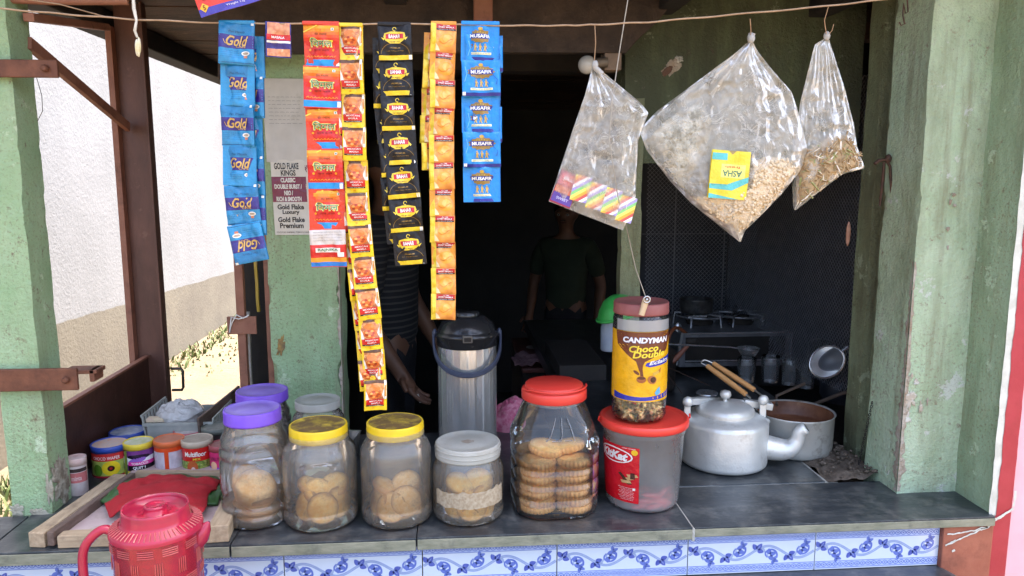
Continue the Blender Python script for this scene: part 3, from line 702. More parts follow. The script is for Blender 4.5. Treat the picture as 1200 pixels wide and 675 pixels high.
# ------------------------------------------------------------------ sachet strips
def sachet_map(w, h, puff=.003, seed=0):
    def fn(u, v, l):
        e = max(0, 1 - (2 * u / w) ** 2) ** .6 * max(0, math.sin(math.pi * min(1, max(0, -v / h)))) ** .5
        k = noise.noise(Vector((u * 90, v * 70, seed))) * .0034 + noise.noise(Vector((u * 170, v * 140, seed + 5))) * .0011 + math.sin(seed * 1.7) * .9 * u * u / w + math.cos(seed * 2.3) * .10 * u * (-v / h - .5) + .0016 * math.sin(seed + v / h * 5)
        return (u, -(puff * e + k * (.4 + e)) - l * .00042, v)
    return fn
def sachet(name, w, h, design, seed=0, base=None, puff=.003):
    b = MB(base); f = sachet_map(w, h, puff, seed); d = Deco(b, f); d.fine = True
    d.rect(-w / 2, -h, w / 2, 0, base, 24, 24, 0)
    b.grid(lambda s, t: (w * (s - .5), .0012 + puff * .5 * math.sin(math.pi * s) * math.sin(math.pi * t), -h * t), 4, 4, base)
    # crimped sealed edges
    design(d, w, h)
    b.grid(lambda s, t: (w / 2 * (1 if t else 1), .0012 * t - .0001, -h * s), 6, 1, base)
    return b.build(name, fix=False)
FOOD = None
def food(name, c1, c2, c3, sc=160):
    b = NB(name); v = b.n('ShaderNodeTexVoronoi'); v.inputs['Scale'].default_value = sc; b.l(b.tc.outputs['Object'], v.inputs['Vector'])
    c = b.mix(b.ramp(v.outputs['Distance'], .15, .75), c1, c2); c = b.mix(b.ramp(b.noise(sc * .8, 5, .7), .55, .68), c, c3)
    b.l(c, b.p.inputs['Base Color']); b.rough(.35); b.bump(b.noise(50, 4), .35, .003); return b.m
CURRY = food('print_curry', (.75, .33, .10, 1), (.42, .12, .04, 1), (.85, .55, .25, 1))
ORNG = food('print_snack', (.80, .36, .07, 1), (.66, .24, .05, 1), (.85, .50, .16, 1), 70)
CHICK = food('print_snack_pale', (.66, .30, .14, 1), (.5, .17, .08, 1), (.8, .5, .3, 1), 130)

def d_gold(d, w, h):
    L = ink(48, 145, 195); D_ = ink(50, 40, 120); G_ = ink(205, 165, 90); DK = ink(20, 70, 110)
    d.rect(-w / 2, -.28 * h, w / 2, -.03 * h, ink(30, 115, 165), 12, 4, 1)
    d.text('Pan Masala', 0, -.22 * h, .45 * w, .05 * h, DK, 0, .2, 2)
    d.rect(-w / 2, -.62 * h, w / 2, -.30 * h, D_, 12, 4, 1)
    d.text('Gold', .02 * w, -.44 * h, .62 * w, .24 * h, G_, .02, .35, 3)
    d.ribbon([(-.36 * w + .012 * w * i, -.42 * h - .10 * h * math.sin(i * .30) ) for i in range(18)], .016 * w, G_, 3)
    d.text('CAFE', .12 * w, -.575 * h, .28 * w, .05 * h, G_, .01, 0, 3)
    for k in range(4): d.text('premium coffee powder mix', -.12 * w, -.68 * h - k * .05 * h, .62 * w, .022 * h, ink(25, 90, 140), 0, 0, 2)
    d.ell(.26 * w, -.73 * h, .12 * w, .055 * h, ink(225, 225, 215), 2); d.ell(.26 * w, -.73 * h, .085 * w, .03 * h, ink(170, 150, 130), 3)
    d.rect(.21 * w, -.84 * h, .31 * w, -.78 * h, ink(190, 120, 90), 2, 2, 2)
    d.rect(.40 * w, -.06 * h, .48 * w, -.0 * h, ink(225, 225, 215), 2, 2, 3)
    d.ribbon([(-w / 2, -.965 * h), (w / 2, -.965 * h)], .012 * h, DK, 2)
def d_vimal(d, w, h):
    Rd = ink(205, 32, 28); Y = ink(240, 150, 20); BL = ink(25, 145, 215); YL = ink(245, 215, 60); GR = ink(40, 130, 45); WH = ink(235, 235, 225)
    n = 6
    cols = [(240, 165, 25), (238, 140, 22), (232, 112, 22), (225, 80, 25), (215, 52, 26), (205, 34, 28)]
    for k, c in enumerate(cols): d.rect(-w / 2, -(.04 + .07 * (k + 1)) * h, w / 2, -(.04 + .07 * k) * h, ink(*c), 12, 1, 1)
    d.rect(-w / 2, -.80 * h, w / 2, -.46 * h, Rd, 12, 4, 1)
    d.rect(-w / 2, -.975 * h, w / 2, -.82 * h, BL, 12, 3, 1)
    d.ribbon([(-w / 2, -.19 * h), (-.1 * w, -.035 * h)], .03 * h, YL, 2)
    for dx in (0,): 
        d.text('िवमल', -.0 * w, -.43 * h, .66 * w, .235 * h, YL, .05, 0, 3); d.text('िवमल', -.0 * w, -.43 * h, .62 * w, .20 * h, WH, .03, 0, 4); d.text('िवमल', 0, -.43 * h, .60 * w, .185 * h, GR, 0.0, 0, 5)
    d.text('पान मसाला', 0, -.24 * h, .34 * w, .05 * h, ink(90, 30, 20), 0, 0, 3)
    d.text('दाने दाने', 0, -.60 * h, .42 * w, .045 * h, ink(90, 15, 15), 0, 0, 3)
    for s_ in (-1, 1): d.ell(s_ * .32 * w, -.60 * h, .035 * w, .03 * h, Y, 3, 10)
    for k in range(9): d.ribbon([(-.42 * w + k * .095 * w, -.765 * h), (-.375 * w + k * .095 * w, -.735 * h), (-.345 * w + k * .095 * w, -.77 * h)], .016 * h, Y, 3)
    d.rect(.28 * w, -.15 * h, .36 * w, -.09 * h, WH, 1, 1, 3); d.ell(.32 * w, -.12 * h, .022 * w, .018 * h, GR, 4, 8)
    d.rect(.40 * w, -.97 * h, .49 * w, -.84 * h, WH, 1, 2, 3)
def d_curry(d, w, h):
    Y = ink(238, 200, 30); RD = ink(205, 30, 30); WH = ink(235, 230, 220); BK = ink(50, 25, 20)
    d.rect(-w / 2, -.98 * h, w / 2, -.0 * h, Y, 10, 8, 1)
    d.rect(-w / 2, -.10 * h, w / 2, -.0 * h, ink(95, 60, 30), 10, 1, 2)
    d.rect(-.42 * w, -.84 * h, .36 * w, -.10 * h, CURRY, 10, 8, 2)
    d.ell(-.05 * w, -.24 * h, .24 * w, .10 * h, ink(225, 130, 60), 3); d.ell(-.05 * w, -.45 * h, .30 * w, .14 * h, ink(215, 105, 40), 3)
    for a in range(7): d.ell(-.05 * w + .17 * w * math.cos(a * .9), -.44 * h + .08 * h * math.sin(a * .9), .07 * w, .035 * h, ink(235, 160, 80) if a % 2 else ink(170, 65, 25), 4, 8)
    d.fan([(-.44 * w, -.30 * h), (-.35 * w, -.45 * h), (-.30 * w, -.62 * h), (-.44 * w, -.62 * h)], WH, 4); d.fan([(.36 * w, -.25 * h), (.28 * w, -.45 * h), (.36 * w, -.6 * h)], WH, 4)
    d.rect(-.42 * w, -.79 * h, .36 * w, -.60 * h, RD, 8, 2, 4)
    d.text('MEXICAN', 0, -.655 * h, .55 * w, .05 * h, WH, .01, 0, 6); d.text('MASALA', 0, -.735 * h, .40 * w, .05 * h, WH, .01, 0, 6)
    d.rect(-.42 * w, -.84 * h, .36 * w, -.80 * h, BK, 8, 1, 4)
    d.text('NOT FOR RESALE', 0, -.82 * h, .6 * w, .02 * h, WH, 0, 0, 6)
    d.text('ZX', -.1 * w, -.91 * h, .1 * w, .03 * h, RD, .02, 0, 4)
    d.rect(.38 * w, -.60 * h, .48 * w, -.0 * h, WH, 1, 4, 4); d.rect(.40 * w, -.5 * h, .46 * w, -.15 * h, ink(215, 140, 40), 1, 4, 5)
def d_black(d, w, h):
    Y = ink(228, 195, 40); RD = ink(190, 30, 35); WH = ink(240, 235, 225); GD = ink(160, 125, 60)
    d.rect(-w / 2, -.98 * h, w / 2, -.855 * h, Y, 10, 1, 2)
    d.rect(.40 * w, -.98 * h, .49 * w, -.86 * h, WH, 1, 1, 3)
    d.fan([(-.30 * w, -.24 * h), (-.33 * w, -.34 * h), (-.27 * w, -.46 * h), (-.13 * w, -.54 * h), (.13 * w, -.54 * h), (.27 * w, -.46 * h), (.33 * w, -.34 * h), (.30 * w, -.24 * h), (.1 * w, -.20 * h), (-.1 * w, -.20 * h)], Y, 2)
    for s_ in (-1, 1): d.fan([(s_ * .28 * w, -.40 * h), (s_ * .40 * w, -.36 * h), (s_ * .32 * w, -.46 * h)], Y, 2)
    d.rect(-.26 * w, -.41 * h, .26 * w, -.27 * h, RD, 6, 2, 3); d.text('BAHAR', 0, -.34 * h, .34 * w, .105 * h, WH, .03, 0, 5)
    d.ribbon([(.0 + .05 * w * math.cos(t * .35), -.13 * h + .05 * h * math.sin(t * .35)) for t in range(16)], .02 * w, Y, 3); d.ribbon([(0, -.18 * h), (0, -.21 * h)], .02 * w, Y, 3)
    d.text('PAN MASALA', 0, -.49 * h, .3 * w, .03 * h, ink(80, 50, 20), .01, 0, 3)
    d.text('PREMIUM', 0, -.66 * h, .30 * w, .04 * h, GD, .01, 0, 2); d.text('100% TOBACCO FREE', 0, -.74 * h, .5 * w, .022 * h, GD, 0, 0, 2)
    d.ribbon([(.42 * w * math.cos(math.pi * i / 20), -.82 * h + .30 * h * math.sin(math.pi * i / 20)) for i in range(21)], .010 * w, GD, 2)
def d_orange(d, w, h):
    RD = ink(190, 35, 30); WH = ink(240, 235, 225); Y = ink(235, 205, 60)
    d.rect(-w / 2, -h, w / 2, 0, ORNG, 8, 8, 1)
    d.rect(-w / 2, -h, -.30 * w, 0, Y, 3, 8, 2); d.rect(-.46 * w, -.75 * h, -.34 * w, -.3 * h, ink(225, 190, 40), 1, 3, 3)
    d.rect(-.28 * w, -.17 * h, .48 * w, -.02 * h, RD, 8, 1, 3); d.text('ALL TIME', .1 * w, -.055 * h, .26 * w, .035 * h, WH, .01, 0, 4); d.text('SWEET MASALA', .1 * w, -.12 * h, .6 * w, .055 * h, WH, .02, 0, 4)
    d.rect(-.28 * w, -.235 * h, .48 * w, -.175 * h, ink(60, 25, 20), 8, 1, 3); d.text('CRUNCHY CHIPS', .1 * w, -.205 * h, .6 * w, .025 * h, WH, 0, 0, 4)
    d.ell(.12 * w, -.58 * h, .30 * w, .24 * h, ink(235, 165, 60), 2); d.ell(.16 * w, -.52 * h, .18 * w, .14 * h, ink(240, 180, 90), 3)
    d.ribbon([(-.15 * w + .5 * w * i / 10, -.62 * h - .08 * h * math.sin(i * .5)) for i in range(11)], .02 * w, ink(215, 120, 35), 4)
    d.fan([(-.3 * w, -.7 * h), (-.2 * w, -.8 * h), (-.12 * w, -.95 * h), (-.3 * w, -.95 * h)], ink(240, 220, 170), 3)
def d_blue(d, w, h):
    NV = ink(35, 45, 140); YL = ink(205, 165, 60); WH = ink(240, 240, 235); LB = ink(15, 130, 215)
    d.rect(-w / 2, -.99 * h, w / 2, -.90 * h, NV, 10, 1, 2); d.rect(-w / 2, -.97 * h, -.42 * w, -.88 * h, WH, 1, 1, 3)
    GDK = ink(150, 120, 60)
    pts = []
    for k in range(26):
        t = 2 * math.pi * k / 26; rr = 1.0 + .08 * (-1) ** k; pts.append((.33 * w * rr * math.cos(t) * (1 if abs(math.cos(t)) < .9 else 1.05), -.33 * h + .17 * h * rr * math.sin(t)))
    d.fan(pts, GDK, 2); d.ell(0, -.13 * h, .06 * w, .045 * h, YL, 3, 12)
    for k in range(9): d.ell(-.28 * w + k * .07 * w, -.21 * h - .0012 * abs(k - 4), .012 * w, .02 * h, YL, 3, 6)
    d.rect(-.31 * w, -.395 * h, .31 * w, -.265 * h, NV, 8, 2, 4); d.text('MUSAFIR', 0, -.33 * h, .54 * w, .095 * h, WH, .03, 0, 6)
    for k in (-1, 0, 1):
        x = k * .13 * w; d.ell(x, -.55 * h, .022 * w, .02 * h, YL, 3, 8); d.fan([(x - .035 * w, -.58 * h), (x + .035 * w, -.58 * h), (x + .02 * w, -.66 * h), (x + .04 * w, -.74 * h), (x + .01 * w, -.74 * h), (x, -.68 * h), (x - .03 * w, -.74 * h), (x - .04 * w, -.73 * h), (x - .02 * w, -.65 * h)], YL, 3)
        d.ribbon([(x + .035 * w, -.60 * h), (x + .055 * w, -.66 * h)], .012 * w, YL, 3)
    d.rect(-.29 * w, -.83 * h, .29 * w, -.77 * h, ink(235, 235, 180), 6, 1, 2); d.text('REFRESHING ELAICHI', 0, -.80 * h, .5 * w, .025 * h, NV, 0, 0, 3)
    d.ribbon([(.30 * w, -.40 * h), (.42 * w, -.55 * h), (.38 * w, -.68 * h)], .02 * w, ink(10, 95, 180), 2); d.ribbon([(-.42 * w, -.2 * h), (-.38 * w, -.4 * h), (-.44 * w, -.6 * h)], .02 * w, ink(90, 175, 235), 2)
def d_label(d, w, h):
    WH = ink(230, 225, 215); RD = ink(200, 30, 35)
    d.rect(-w / 2, -.40 * h, w / 2, -.02 * h, ink(200, 190, 180), 8, 3, 1); d.rect(-w / 2, -.98 * h, w / 2, -.40 * h, ink(205, 40, 35), 8, 4, 1)
    d.rect(-w / 2, -.98 * h, w / 2, -.86 * h, ink(30, 120, 200), 8, 1, 2); d.rect(-w / 2, -.86 * h, w / 2, -.74 * h, ink(235, 150, 40), 8, 1, 2)
    for k in range(4): d.text('warning tobacco causes', 0, -.08 * h - k * .07 * h, .8 * w, .03 * h, ink(120, 110, 105), 0, 0, 2)
    d.rect(-.34 * w, -.60 * h, .34 * w, -.48 * h, WH, 6, 1, 3); d.text('RAJNIKA', 0, -.54 * h, .56 * w, .085 * h, ink(30, 110, 60), .02, 0, 4)
    d.rect(.26 * w, -.72 * h, .44 * w, -.60 * h, WH, 2, 2, 3)
def d_small(d, w, h):
    NV = ink(45, 40, 120); RD = ink(200, 35, 35); WH = ink(235, 230, 225)
    d.rect(-w / 2, -h, w / 2, 0, NV, 8, 8, 1)
    d.rect(-.42 * w, -.36 * h, .46 * w, -.02 * h, CHICK, 6, 3, 2); d.rect(-.44 * w, -.52 * h, .48 * w, -.36 * h, RD, 6, 2, 2); d.text('MASALA', 0, -.44 * h, .5 * w, .07 * h, WH, .02, 0, 4)
    d.rect(-.44 * w, -.60 * h, .48 * w, -.54 * h, WH, 6, 1, 2); d.rect(-.44 * w, -.97 * h, .46 * w, -.76 * h, CHICK, 6, 2, 2)

def strip(label, pts, w_px, design, base, n, seed=0, puff=.003, back=None, overlap=1.02, protos=None, lastflip=False, last=None):
    """pts: hanging line of the strip's centre on the photograph at the wire's depth; n sachets follow it"""
    P = [at_y(x, y_, wy) for x, y_ in pts]
    L = [0]
    for a, c in zip(P, P[1:]): L.append(L[-1] + (c - a).length)
    T = L[-1]; h = T / n
    def at(s):
        s = max(0, min(T, s))
        for i in range(len(P) - 1):
            if s <= L[i + 1]: return P[i].lerp(P[i + 1], (s - L[i]) / (L[i + 1] - L[i]))
        return P[-1]
    wv = w_px / FPX * zc(P[0])
    root = thing('sachet_strip', label, 'sachets', P[0], group='sachet strips hanging on the wire')
    protos = [sachet('sachet', wv, h * overlap, design, seed + k * 13, base, puff) for k in range(min(5, n))]
    rnd = random.Random(seed); used = set(); zo = 0
    for i in range(n):
        a = at(i * h); c = at((i + 1) * h); ang = math.atan2(c.x - a.x, -(c.z - a.z))
        k = i % len(protos)
        if last and i == n - 1:
            o = sachet('sachet', wv, h * .98, last, seed + 77, base, puff)
        elif k in used: o = dup(protos[k])
        else: o = protos[k]; used.add(k)
        o.parent = root; o.location = a - P[0] + Vector((0, -.0009 * (i % 2), 0))
        rt = (rnd.uniform(-.07, .05), -ang + rnd.uniform(-.022, .022), rnd.uniform(-.20, .20))
        if lastflip and i == n - 1:
            o.rotation_euler = (0, math.pi - ang - .05, 0); o.location = c - P[0] + Vector((.004, -.002, 0))
        else: o.rotation_euler = rt
    # the far side of the loop of packets, seen a little beside the front one
    if back:
        dx, frac, mat, dz = back; m = int(n * frac)
        for i in range(m):
            a = at(i * h); c = at((i + 1) * h); ang = math.atan2(c.x - a.x, -(c.z - a.z))
            o = dup(protos[(i + 1) % len(protos)], root); o.location = a - P[0] + Vector((dx + rnd.uniform(-.002, .002), .0095 + .001 * (i % 2), -dz - h * .28)); o.rotation_euler = (rnd.uniform(-.04, .04), -ang + rnd.uniform(-.03, .03), rnd.uniform(-.22, .22))
        used.add(0)
    b = MB(base); b.box(-wv / 2, wv / 2, -.0025, .010, -.002, .0045); b.build('hanging_fold', root, bevel=.0015)
    return root

BLKS = M('print_black', (.008, .007, .008, 1), (.014, .012, .013, 1), .38, scale=40, spec=.3, bump=.6, bscale=70, bdist=.004)
strip('blue coffee sachets with gold script on violet bands, leftmost strip by the gate', [(278, 27), (279, 125), (283, 225), (287, 275), (294, 307)], 40, d_gold, ink(42, 135, 185), 6, 1, back=(.010, .93, ink(30, 105, 160), 0), lastflip=True)
strip('red and yellow sachets with green Hindi lettering on blue bottom bands', [(376, 28), (379, 125), (383, 225), (384, 270), (387, 314)], 43, d_vimal, ink(215, 60, 30), 6, 2, puff=.002, last=d_label)
strip('longest strip, small yellow edged sachets with red curry picture', [(411, 30), (412, 68), (415, 140), (419, 240), (425, 300), (431, 352), (436, 400), (440, 446), (441, 462), (440, 480)], 28, d_curry, ink(235, 200, 40), 12, 3, back=(-.008, .96, ink(230, 190, 60), .006))
strip('black sachets with yellow crest and red name band', [(462, 29), (465, 110), (471, 200), (477, 260), (481, 310)], 39, d_black, BLKS, 7, 4, back=(-.010, .99, ink(16, 14, 15, .3), .004))
strip('orange snack picture sachets with small red headings, ending above the steel flask', [(520, 28), (518, 110), (517, 180), (519, 260), (520, 374)], 30, d_orange, ink(225, 150, 50), 11, 5, back=(-.014, .54, ink(205, 160, 50), 0))
strip('bright blue sachets with white capitals on navy, rightmost strip', [(563, 28), (563, 110), (564, 160), (565, 236)], 45, d_blue, ink(22, 135, 215), 5, 6, back=(.005, .78, ink(25, 85, 170), 0))
# single small sachet
q = at_y(326, 26, wy); wv = 29 / FPX * zc(q)
o = sachet('sachet', wv, 40 / FPX * zc(q), d_small, 9, ink(50, 45, 120), .002); o.location = q; o.rotation_euler = (0, .03, .1)
tag(o, 'single small navy and red sachet alone on the wire', 'sachet')
# colourful packet at the top left, mostly above the frame, and the dried garland end
b = MB(ink(225, 60, 40)); A = at_y(236, 21, -.06); 
f = lambda u, v, l: (u, -.002 * math.sin(u * 60) - l * .0004, v)
d = Deco(b, f); d.rect(0, 0, .115, .10, ink(225, 60, 40), 10, 6, 0); d.rect(0, 0, .115, .012, ink(70, 60, 160), 10, 1, 1); d.fan([(.03, .0), (.115, .0), (.115, .03)], ink(80, 70, 170), 2)
d.fan([(.003, .013), (.010, .020), (.018, .013), (.010, .005)], ink(240, 185, 40), 3); d.text('5', .0105, .0125, .004, .008, ink(120, 60, 20), .02, 0, 5)
d.rect(.012, .024, .06, .09, ink(40, 20, 30), 4, 4, 3); d.text('Weight 12g', .06, .007, .03, .004, ink(230, 220, 230), 0, 0, 4)
o = b.build('packet', fix=False, loc=A, rot=(0, -.30, 0)); tag(o, 'red and violet price 5 packet tilted at the top edge', 'packet')
b = MB(M('white_thread', (.7, .66, .58, 1), (.5, .45, .36, 1), .9, scale=80)); q = [at_y(x, y_, -.045) for x, y_ in ((156, -5), (157, 10), (160, 24), (158, 36), (161, 44))]; b.tube(q, [.0022, .003, .002, .0025, .002], n=6); 
g_ = thing('charm', 'white thread charm with dried yellow flower hanging beside the gate post', 'charm', q[0]); o = b.build('thread', g_); o.location = -q[0]
b = MB(M('dry_petal', (.62, .50, .22, 1), (.66, .62, .52, 1), .8, scale=60)); 
for k in range(5): b.ball((.002 * math.cos(k * 1.3), .002 * math.sin(k * 1.3), -.012 - .0015 * k), 1, sc=(.003, .003, .013), n=8, m=8)
o = b.build('flower', g_); o.location = q[-1] - q[0]

# ------------------------------------------------------------------ papers pasted on the pier
PAP = M('old_white_paper', (.52, .50, .46, 1), (.62, .60, .56, 1), .85, scale=12, bump=.3, bscale=25, dirt=(.38, .36, .3, 1), dscale=10)
def paper(name, label, cat, px, design, Y, mat, curl=.002, nx=10, ny=16, sh=(0, 0)):
    a = at_y(px[0], px[1], Y); c = at_y(px[2], px[3], Y); w = c.x - a.x; h = a.z - c.z
    b = MB(mat)
    f = lambda u, v, l: (u + sh[0] * (-v / h), -curl * noise.noise(Vector((u * 30, v * 25, px[0]))) - l * .0003, v)
    d = Deco(b, f); d.rect(0, -h, w, 0, mat, nx, ny, 0); design(d, w, h)
    return tag(b.build(name, fix=False, loc=(a.x, Y - .0035, a.z)), label, cat)
def ds_note(d, w, h):
    g_ = ink(120, 118, 120); rnd = random.Random(3)
    for k in range(9):
        x = .12 * w
        while x < .85 * w:
            l_ = rnd.uniform(.04, .12) * w; d.ribbon([(x, -(.22 + .045 * k) * h), (x + l_ * .5, -(.217 + .045 * k) * h), (x + l_, -(.22 + .045 * k) * h)], .0007, g_, 1); x += l_ + .03 * w
        if k == 7: break
paper('note', 'faded handwritten white sheet pasted high on the green pier', 'note', (307, 92, 360, 190), ds_note, WY, PAP, sh=(.003, 0))
def ds_price(d, w, h):
    K = ink(40, 38, 40); MR = ink(120, 30, 65); WH = ink(225, 220, 212)
    d.text('GOLD FLAKE', .42 * w, -.085 * h, .66 * w, .085 * h, K, .03, 0, 2); d.text('KINGS', .46 * w, -.175 * h, .40 * w, .075 * h, K, .03, 0, 2)
    d.rect(.0, -.56 * h, .93 * w, -.225 * h, MR, 6, 6, 1)
    for s_, y_, ww in (('CLASSIC', -.27, .40), ('DOUBLE BURST /', -.355, .74), ('NEO /', -.44, .24), ('RICH & SMOOTH', -.52, .68)): d.text(s_, .44 * w, y_ * h, ww * w, .062 * h, WH, .05, 0, 3)
    for s_, y_, ww in (('Gold Flake', -.625, .72), ('Luxury', -.70, .46), ('Gold Flake', -.795, .72), ('Premium', -.875, .64)): d.text(s_, .47 * w, y_ * h, ww * w, .07 * h, K, .035, 0, 2)
    d.text('STATUTORY WARNING : TOBACCO CAUSES', .5 * w, -.965 * h, .9 * w, .022 * h, K, 0, 0, 2)
    for y_ in (-.12, -.37): d.text('₹', .95 * w, y_ * h, .07 * w, .09 * h, MR if y_ > -.2 else WH, .02, 0, 4)
paper('price_notice', 'printed cigarette price notice with maroon band on the green pier', 'notice', (317, 187, 364, 275), ds_price, WY, M('notice_paper', (.60, .57, .50, 1), (.68, .65, .58, 1), .7, scale=12, bump=.3, bscale=25), sh=(.004, 0))

# ------------------------------------------------------------------ jars on the counter
def foot(px, pyf, half, z=0):
    f = at_z(px, pyf, z); r = half / FPX * zc(f)
    for _ in range(3):
        c = at_y(px, 400, f.y + r); cx = CAMP.x + (_ray(px, pyf).x / _ray(px, pyf).y) * (f.y + r + BACK); r = half / FPX * zc((cx, f.y + r, z + .07))
    return cx, f.y + r, r
def topz(px, py, Y): return at_y(px, py, Y).z
GRIME = (.50, .43, .33, 1)
CLOUD = clear('cloudy_plastic', (.97, .92, .83, 1), .11, .16, .08, scale=14, bump=.15, bscale=18, grime=GRIME)
CLOUD2 = clear('very_cloudy_plastic', (.72, .70, .66, 1), .26, .22, .2, scale=12, bump=.15, bscale=18, grime=GRIME)
CLEAR = clear('clear_plastic', (.9, .9, .9, 1), .02, .05, .04, scale=20, bump=.12, bscale=12)
GLASS = clear('plain_glass', (.9, .9, .9, 1), .02, .04, .02, scale=20)
FROST = clear('frosted_plastic', (.98, .97, .97, 1), .26, .09, .20, scale=9, bump=.1, bscale=30)
YLID = M('yellow_lid', (.83, .58, .015, 1), (.75, .50, .015, 1), .38, scale=30, bump=.1)
YDIRT = M('yellow_lid_dirty', (.60, .42, .05, 1), (.20, .12, .04, 1), .6, scale=38, var=(.35, .6), dirt=(.17, .10, .035, 1), dscale=26, dvar=(.42, .55))
PLID = M('purple_lid', (.17, .065, .58, 1), (.22, .10, .62, 1), .36, scale=12, bump=.15)
PDUST = M('purple_lid_dusty', (.22, .12, .56, 1), (.36, .28, .60, 1), .55, scale=9, bump=.3)
RLID = M('red_lid', (.72, .045, .03, 1), (.66, .05, .035, 1), .38, scale=14, bump=.12)
GLID = M('grey_lid', (.33, .33, .29, 1), (.42, .41, .37, 1), .5, scale=14, dirt=(.34, .3, .24, 1), dscale=22)

def jar(label, px, pyf, half, pxl, pyl, halfl, prof, wall, lidm, topm, lidh=.022, name='storage_jar', grip=True, group=None, rib=None, shape=None):
    """prof: list of (radius factor, height factor) of the body up to the neck"""
    cx, cy, r = foot(px, pyf, half); H = topz(pxl, pyl, cy); rl = halfl / FPX * zc((cx, cy, H))
    t = thing(name, label, 'jar', (cx, cy, .001), group=group)
    hb = H - lidh * .55
    b = MB(wall); pr = [(r * a, hb * z) for a, z in prof]
    b.lathe([(.002, .004)] + pr, None, 56, cap0=False, cap1=False, shape=shape); b.build('body', t, fix=False)
    b = MB(lidm); n = 72; k = (lambda a: 1 + (.012 if (int(a / (2 * math.pi) * 72) % 6 == 0) else 0)) if grip else None
    b.lathe([(rl * .93, -lidh), (rl, -lidh), (rl * 1.01, -lidh * .9), (rl, -lidh * .8), (rl, -.003), (rl * .985, -.0005), (rl * .95, 0), (rl * .93, -.0005)], lidm, n, shape=k, cap0=False, cap1=False, z=H)
    b.lathe([(rl * .93, -.0005), (rl * .90, -.0022), (rl * .55, -.0022), (rl * .5, -.0012), (rl * .02, -.0012)], topm, n, cap0=False, z=H)
    b.build('lid', t, fix=False)
    return t, cx, cy, r, H, rl
P_ribbed = [(.55, .0), (.88, .0), (.96, .02), (1, .05), (1, .10), (.955, .115), (.955, .13), (1, .145), (1, .19), (.955, .205), (.955, .22), (1, .235), (1, .60), (.95, .615), (.95, .635), (1, .655), (.99, .70), (.94, .715), (.93, .735), (.96, .755), (.93, .80), (.86, .85), (.84, .87), (.82, .90), (.80, .94), (.80, 1)]
P_round = [(.5, .0), (.84, .0), (.95, .025), (1, .06), (1, .17), (.975, .185), (.975, .20), (1, .215), (1, .66), (.995, .70), (.985, .72), (1, .75), (.97, .80), (.90, .855), (.82, .89), (.81, .92), (.81, 1)]
P_wide = [(.5, .0), (.86, .0), (.96, .03), (1, .07), (1, .20), (.98, .215), (.98, .235), (1, .25), (1, .62), (.985, .70), (.95, .76), (.93, .78), (.93, 1)]

# biscuits
def bisc_mat(name, a, b_, c): 
    return M(name, a, b_, .75, scale=70, var=(.4, .6), bump=.55, bscale=170, bdist=.003, dirt=c, dscale=38, dvar=(.54, .70))
BM1 = bisc_mat('golden_biscuit', (.86, .42, .07, 1), (.92, .56, .15, 1), (.5, .24, .07, 1))
BM2 = bisc_mat('pale_biscuit', (.82, .42, .11, 1), (.90, .56, .22, 1), (.48, .26, .10, 1))
BM3 = bisc_mat('brown_biscuit', (.86, .42, .10, 1), (.92, .56, .18, 1), (.40, .17, .05, 1))
def biscuit(r, h, mat, ridges=0, seed=0, name='biscuit', amp=.035, ex=1.0):
    k_ = mat.name + '_%d' % int(r * 1e4)
    if k_ not in MATS:      # the rim of a biscuit bakes browner than its middle
        m2 = mat.copy(); m2.name = k_; t_ = m2.node_tree; p_ = t_.nodes['Principled BSDF']; src = p_.inputs['Base Color'].links[0].from_socket
        tc = t_.nodes.new('ShaderNodeTexCoord'); mp = t_.nodes.new('ShaderNodeVectorMath'); mp.operation = 'MULTIPLY'; mp.inputs[1].default_value = (1 / r / ex, 1 / r, 0); t_.links.new(tc.outputs['Object'], mp.inputs[0])
        ln = t_.nodes.new('ShaderNodeVectorMath'); ln.operation = 'LENGTH'; t_.links.new(mp.outputs[0], ln.inputs[0])
        mr = t_.nodes.new('ShaderNodeMapRange'); mr.inputs['From Min'].default_value = .72; mr.inputs['From Max'].default_value = 1.02; mr.inputs['To Max'].default_value = .75; t_.links.new(ln.outputs['Value'], mr.inputs['Value'])
        mx = t_.nodes.new('ShaderNodeMix'); mx.data_type = 'RGBA'; t_.links.new(mr.outputs[0], mx.inputs[0]); t_.links.new(src, mx.inputs[6]); mx.inputs[7].default_value = (.36, .14, .04, 1); t_.links.new(mx.outputs[2], p_.inputs['Base Color']); MATS[k_] = m2
    mat = MATS[k_]; b = MB(mat); n = 96 if ridges else 48
    def f(s, t):
        a = 2 * math.pi * s; k = 1 + (amp * abs(math.cos(ridges * a / 2)) - amp if ridges else .02 * noise.noise(Vector((math.cos(a) * 2, math.sin(a) * 2, seed))))
        if t < .25: rr = t / .25 * .93; z = 0
        elif t < .75: u = (t - .25) / .5; rr = .93 + .07 * math.sin(math.pi * u); z = h * u
        else: rr = (1 - t) / .25 * .93; z = h * (1 + .18 * (1 - rr ** 2)) + (.0011 * math.sin(rr * 9 + seed) if ridges else .0015 * noise.noise(Vector((math.cos(a) * rr * 4, math.sin(a) * rr * 4, seed))))
        return (r * ex * rr * k * math.cos(a), r * rr * k * math.sin(a), z - h / 2)
    b.grid(f, n, 16, mat, close=True)
    return b.build(name, fix=True)
def place(proto, lst, label, group, cat='biscuit', labels=()):
    for i, (loc, rot) in enumerate(lst):
        o = proto if i == 0 else dup(proto)
        o.location = loc; o.rotation_euler = rot; tag(o, labels[i] if i < len(labels) else label, cat, group)

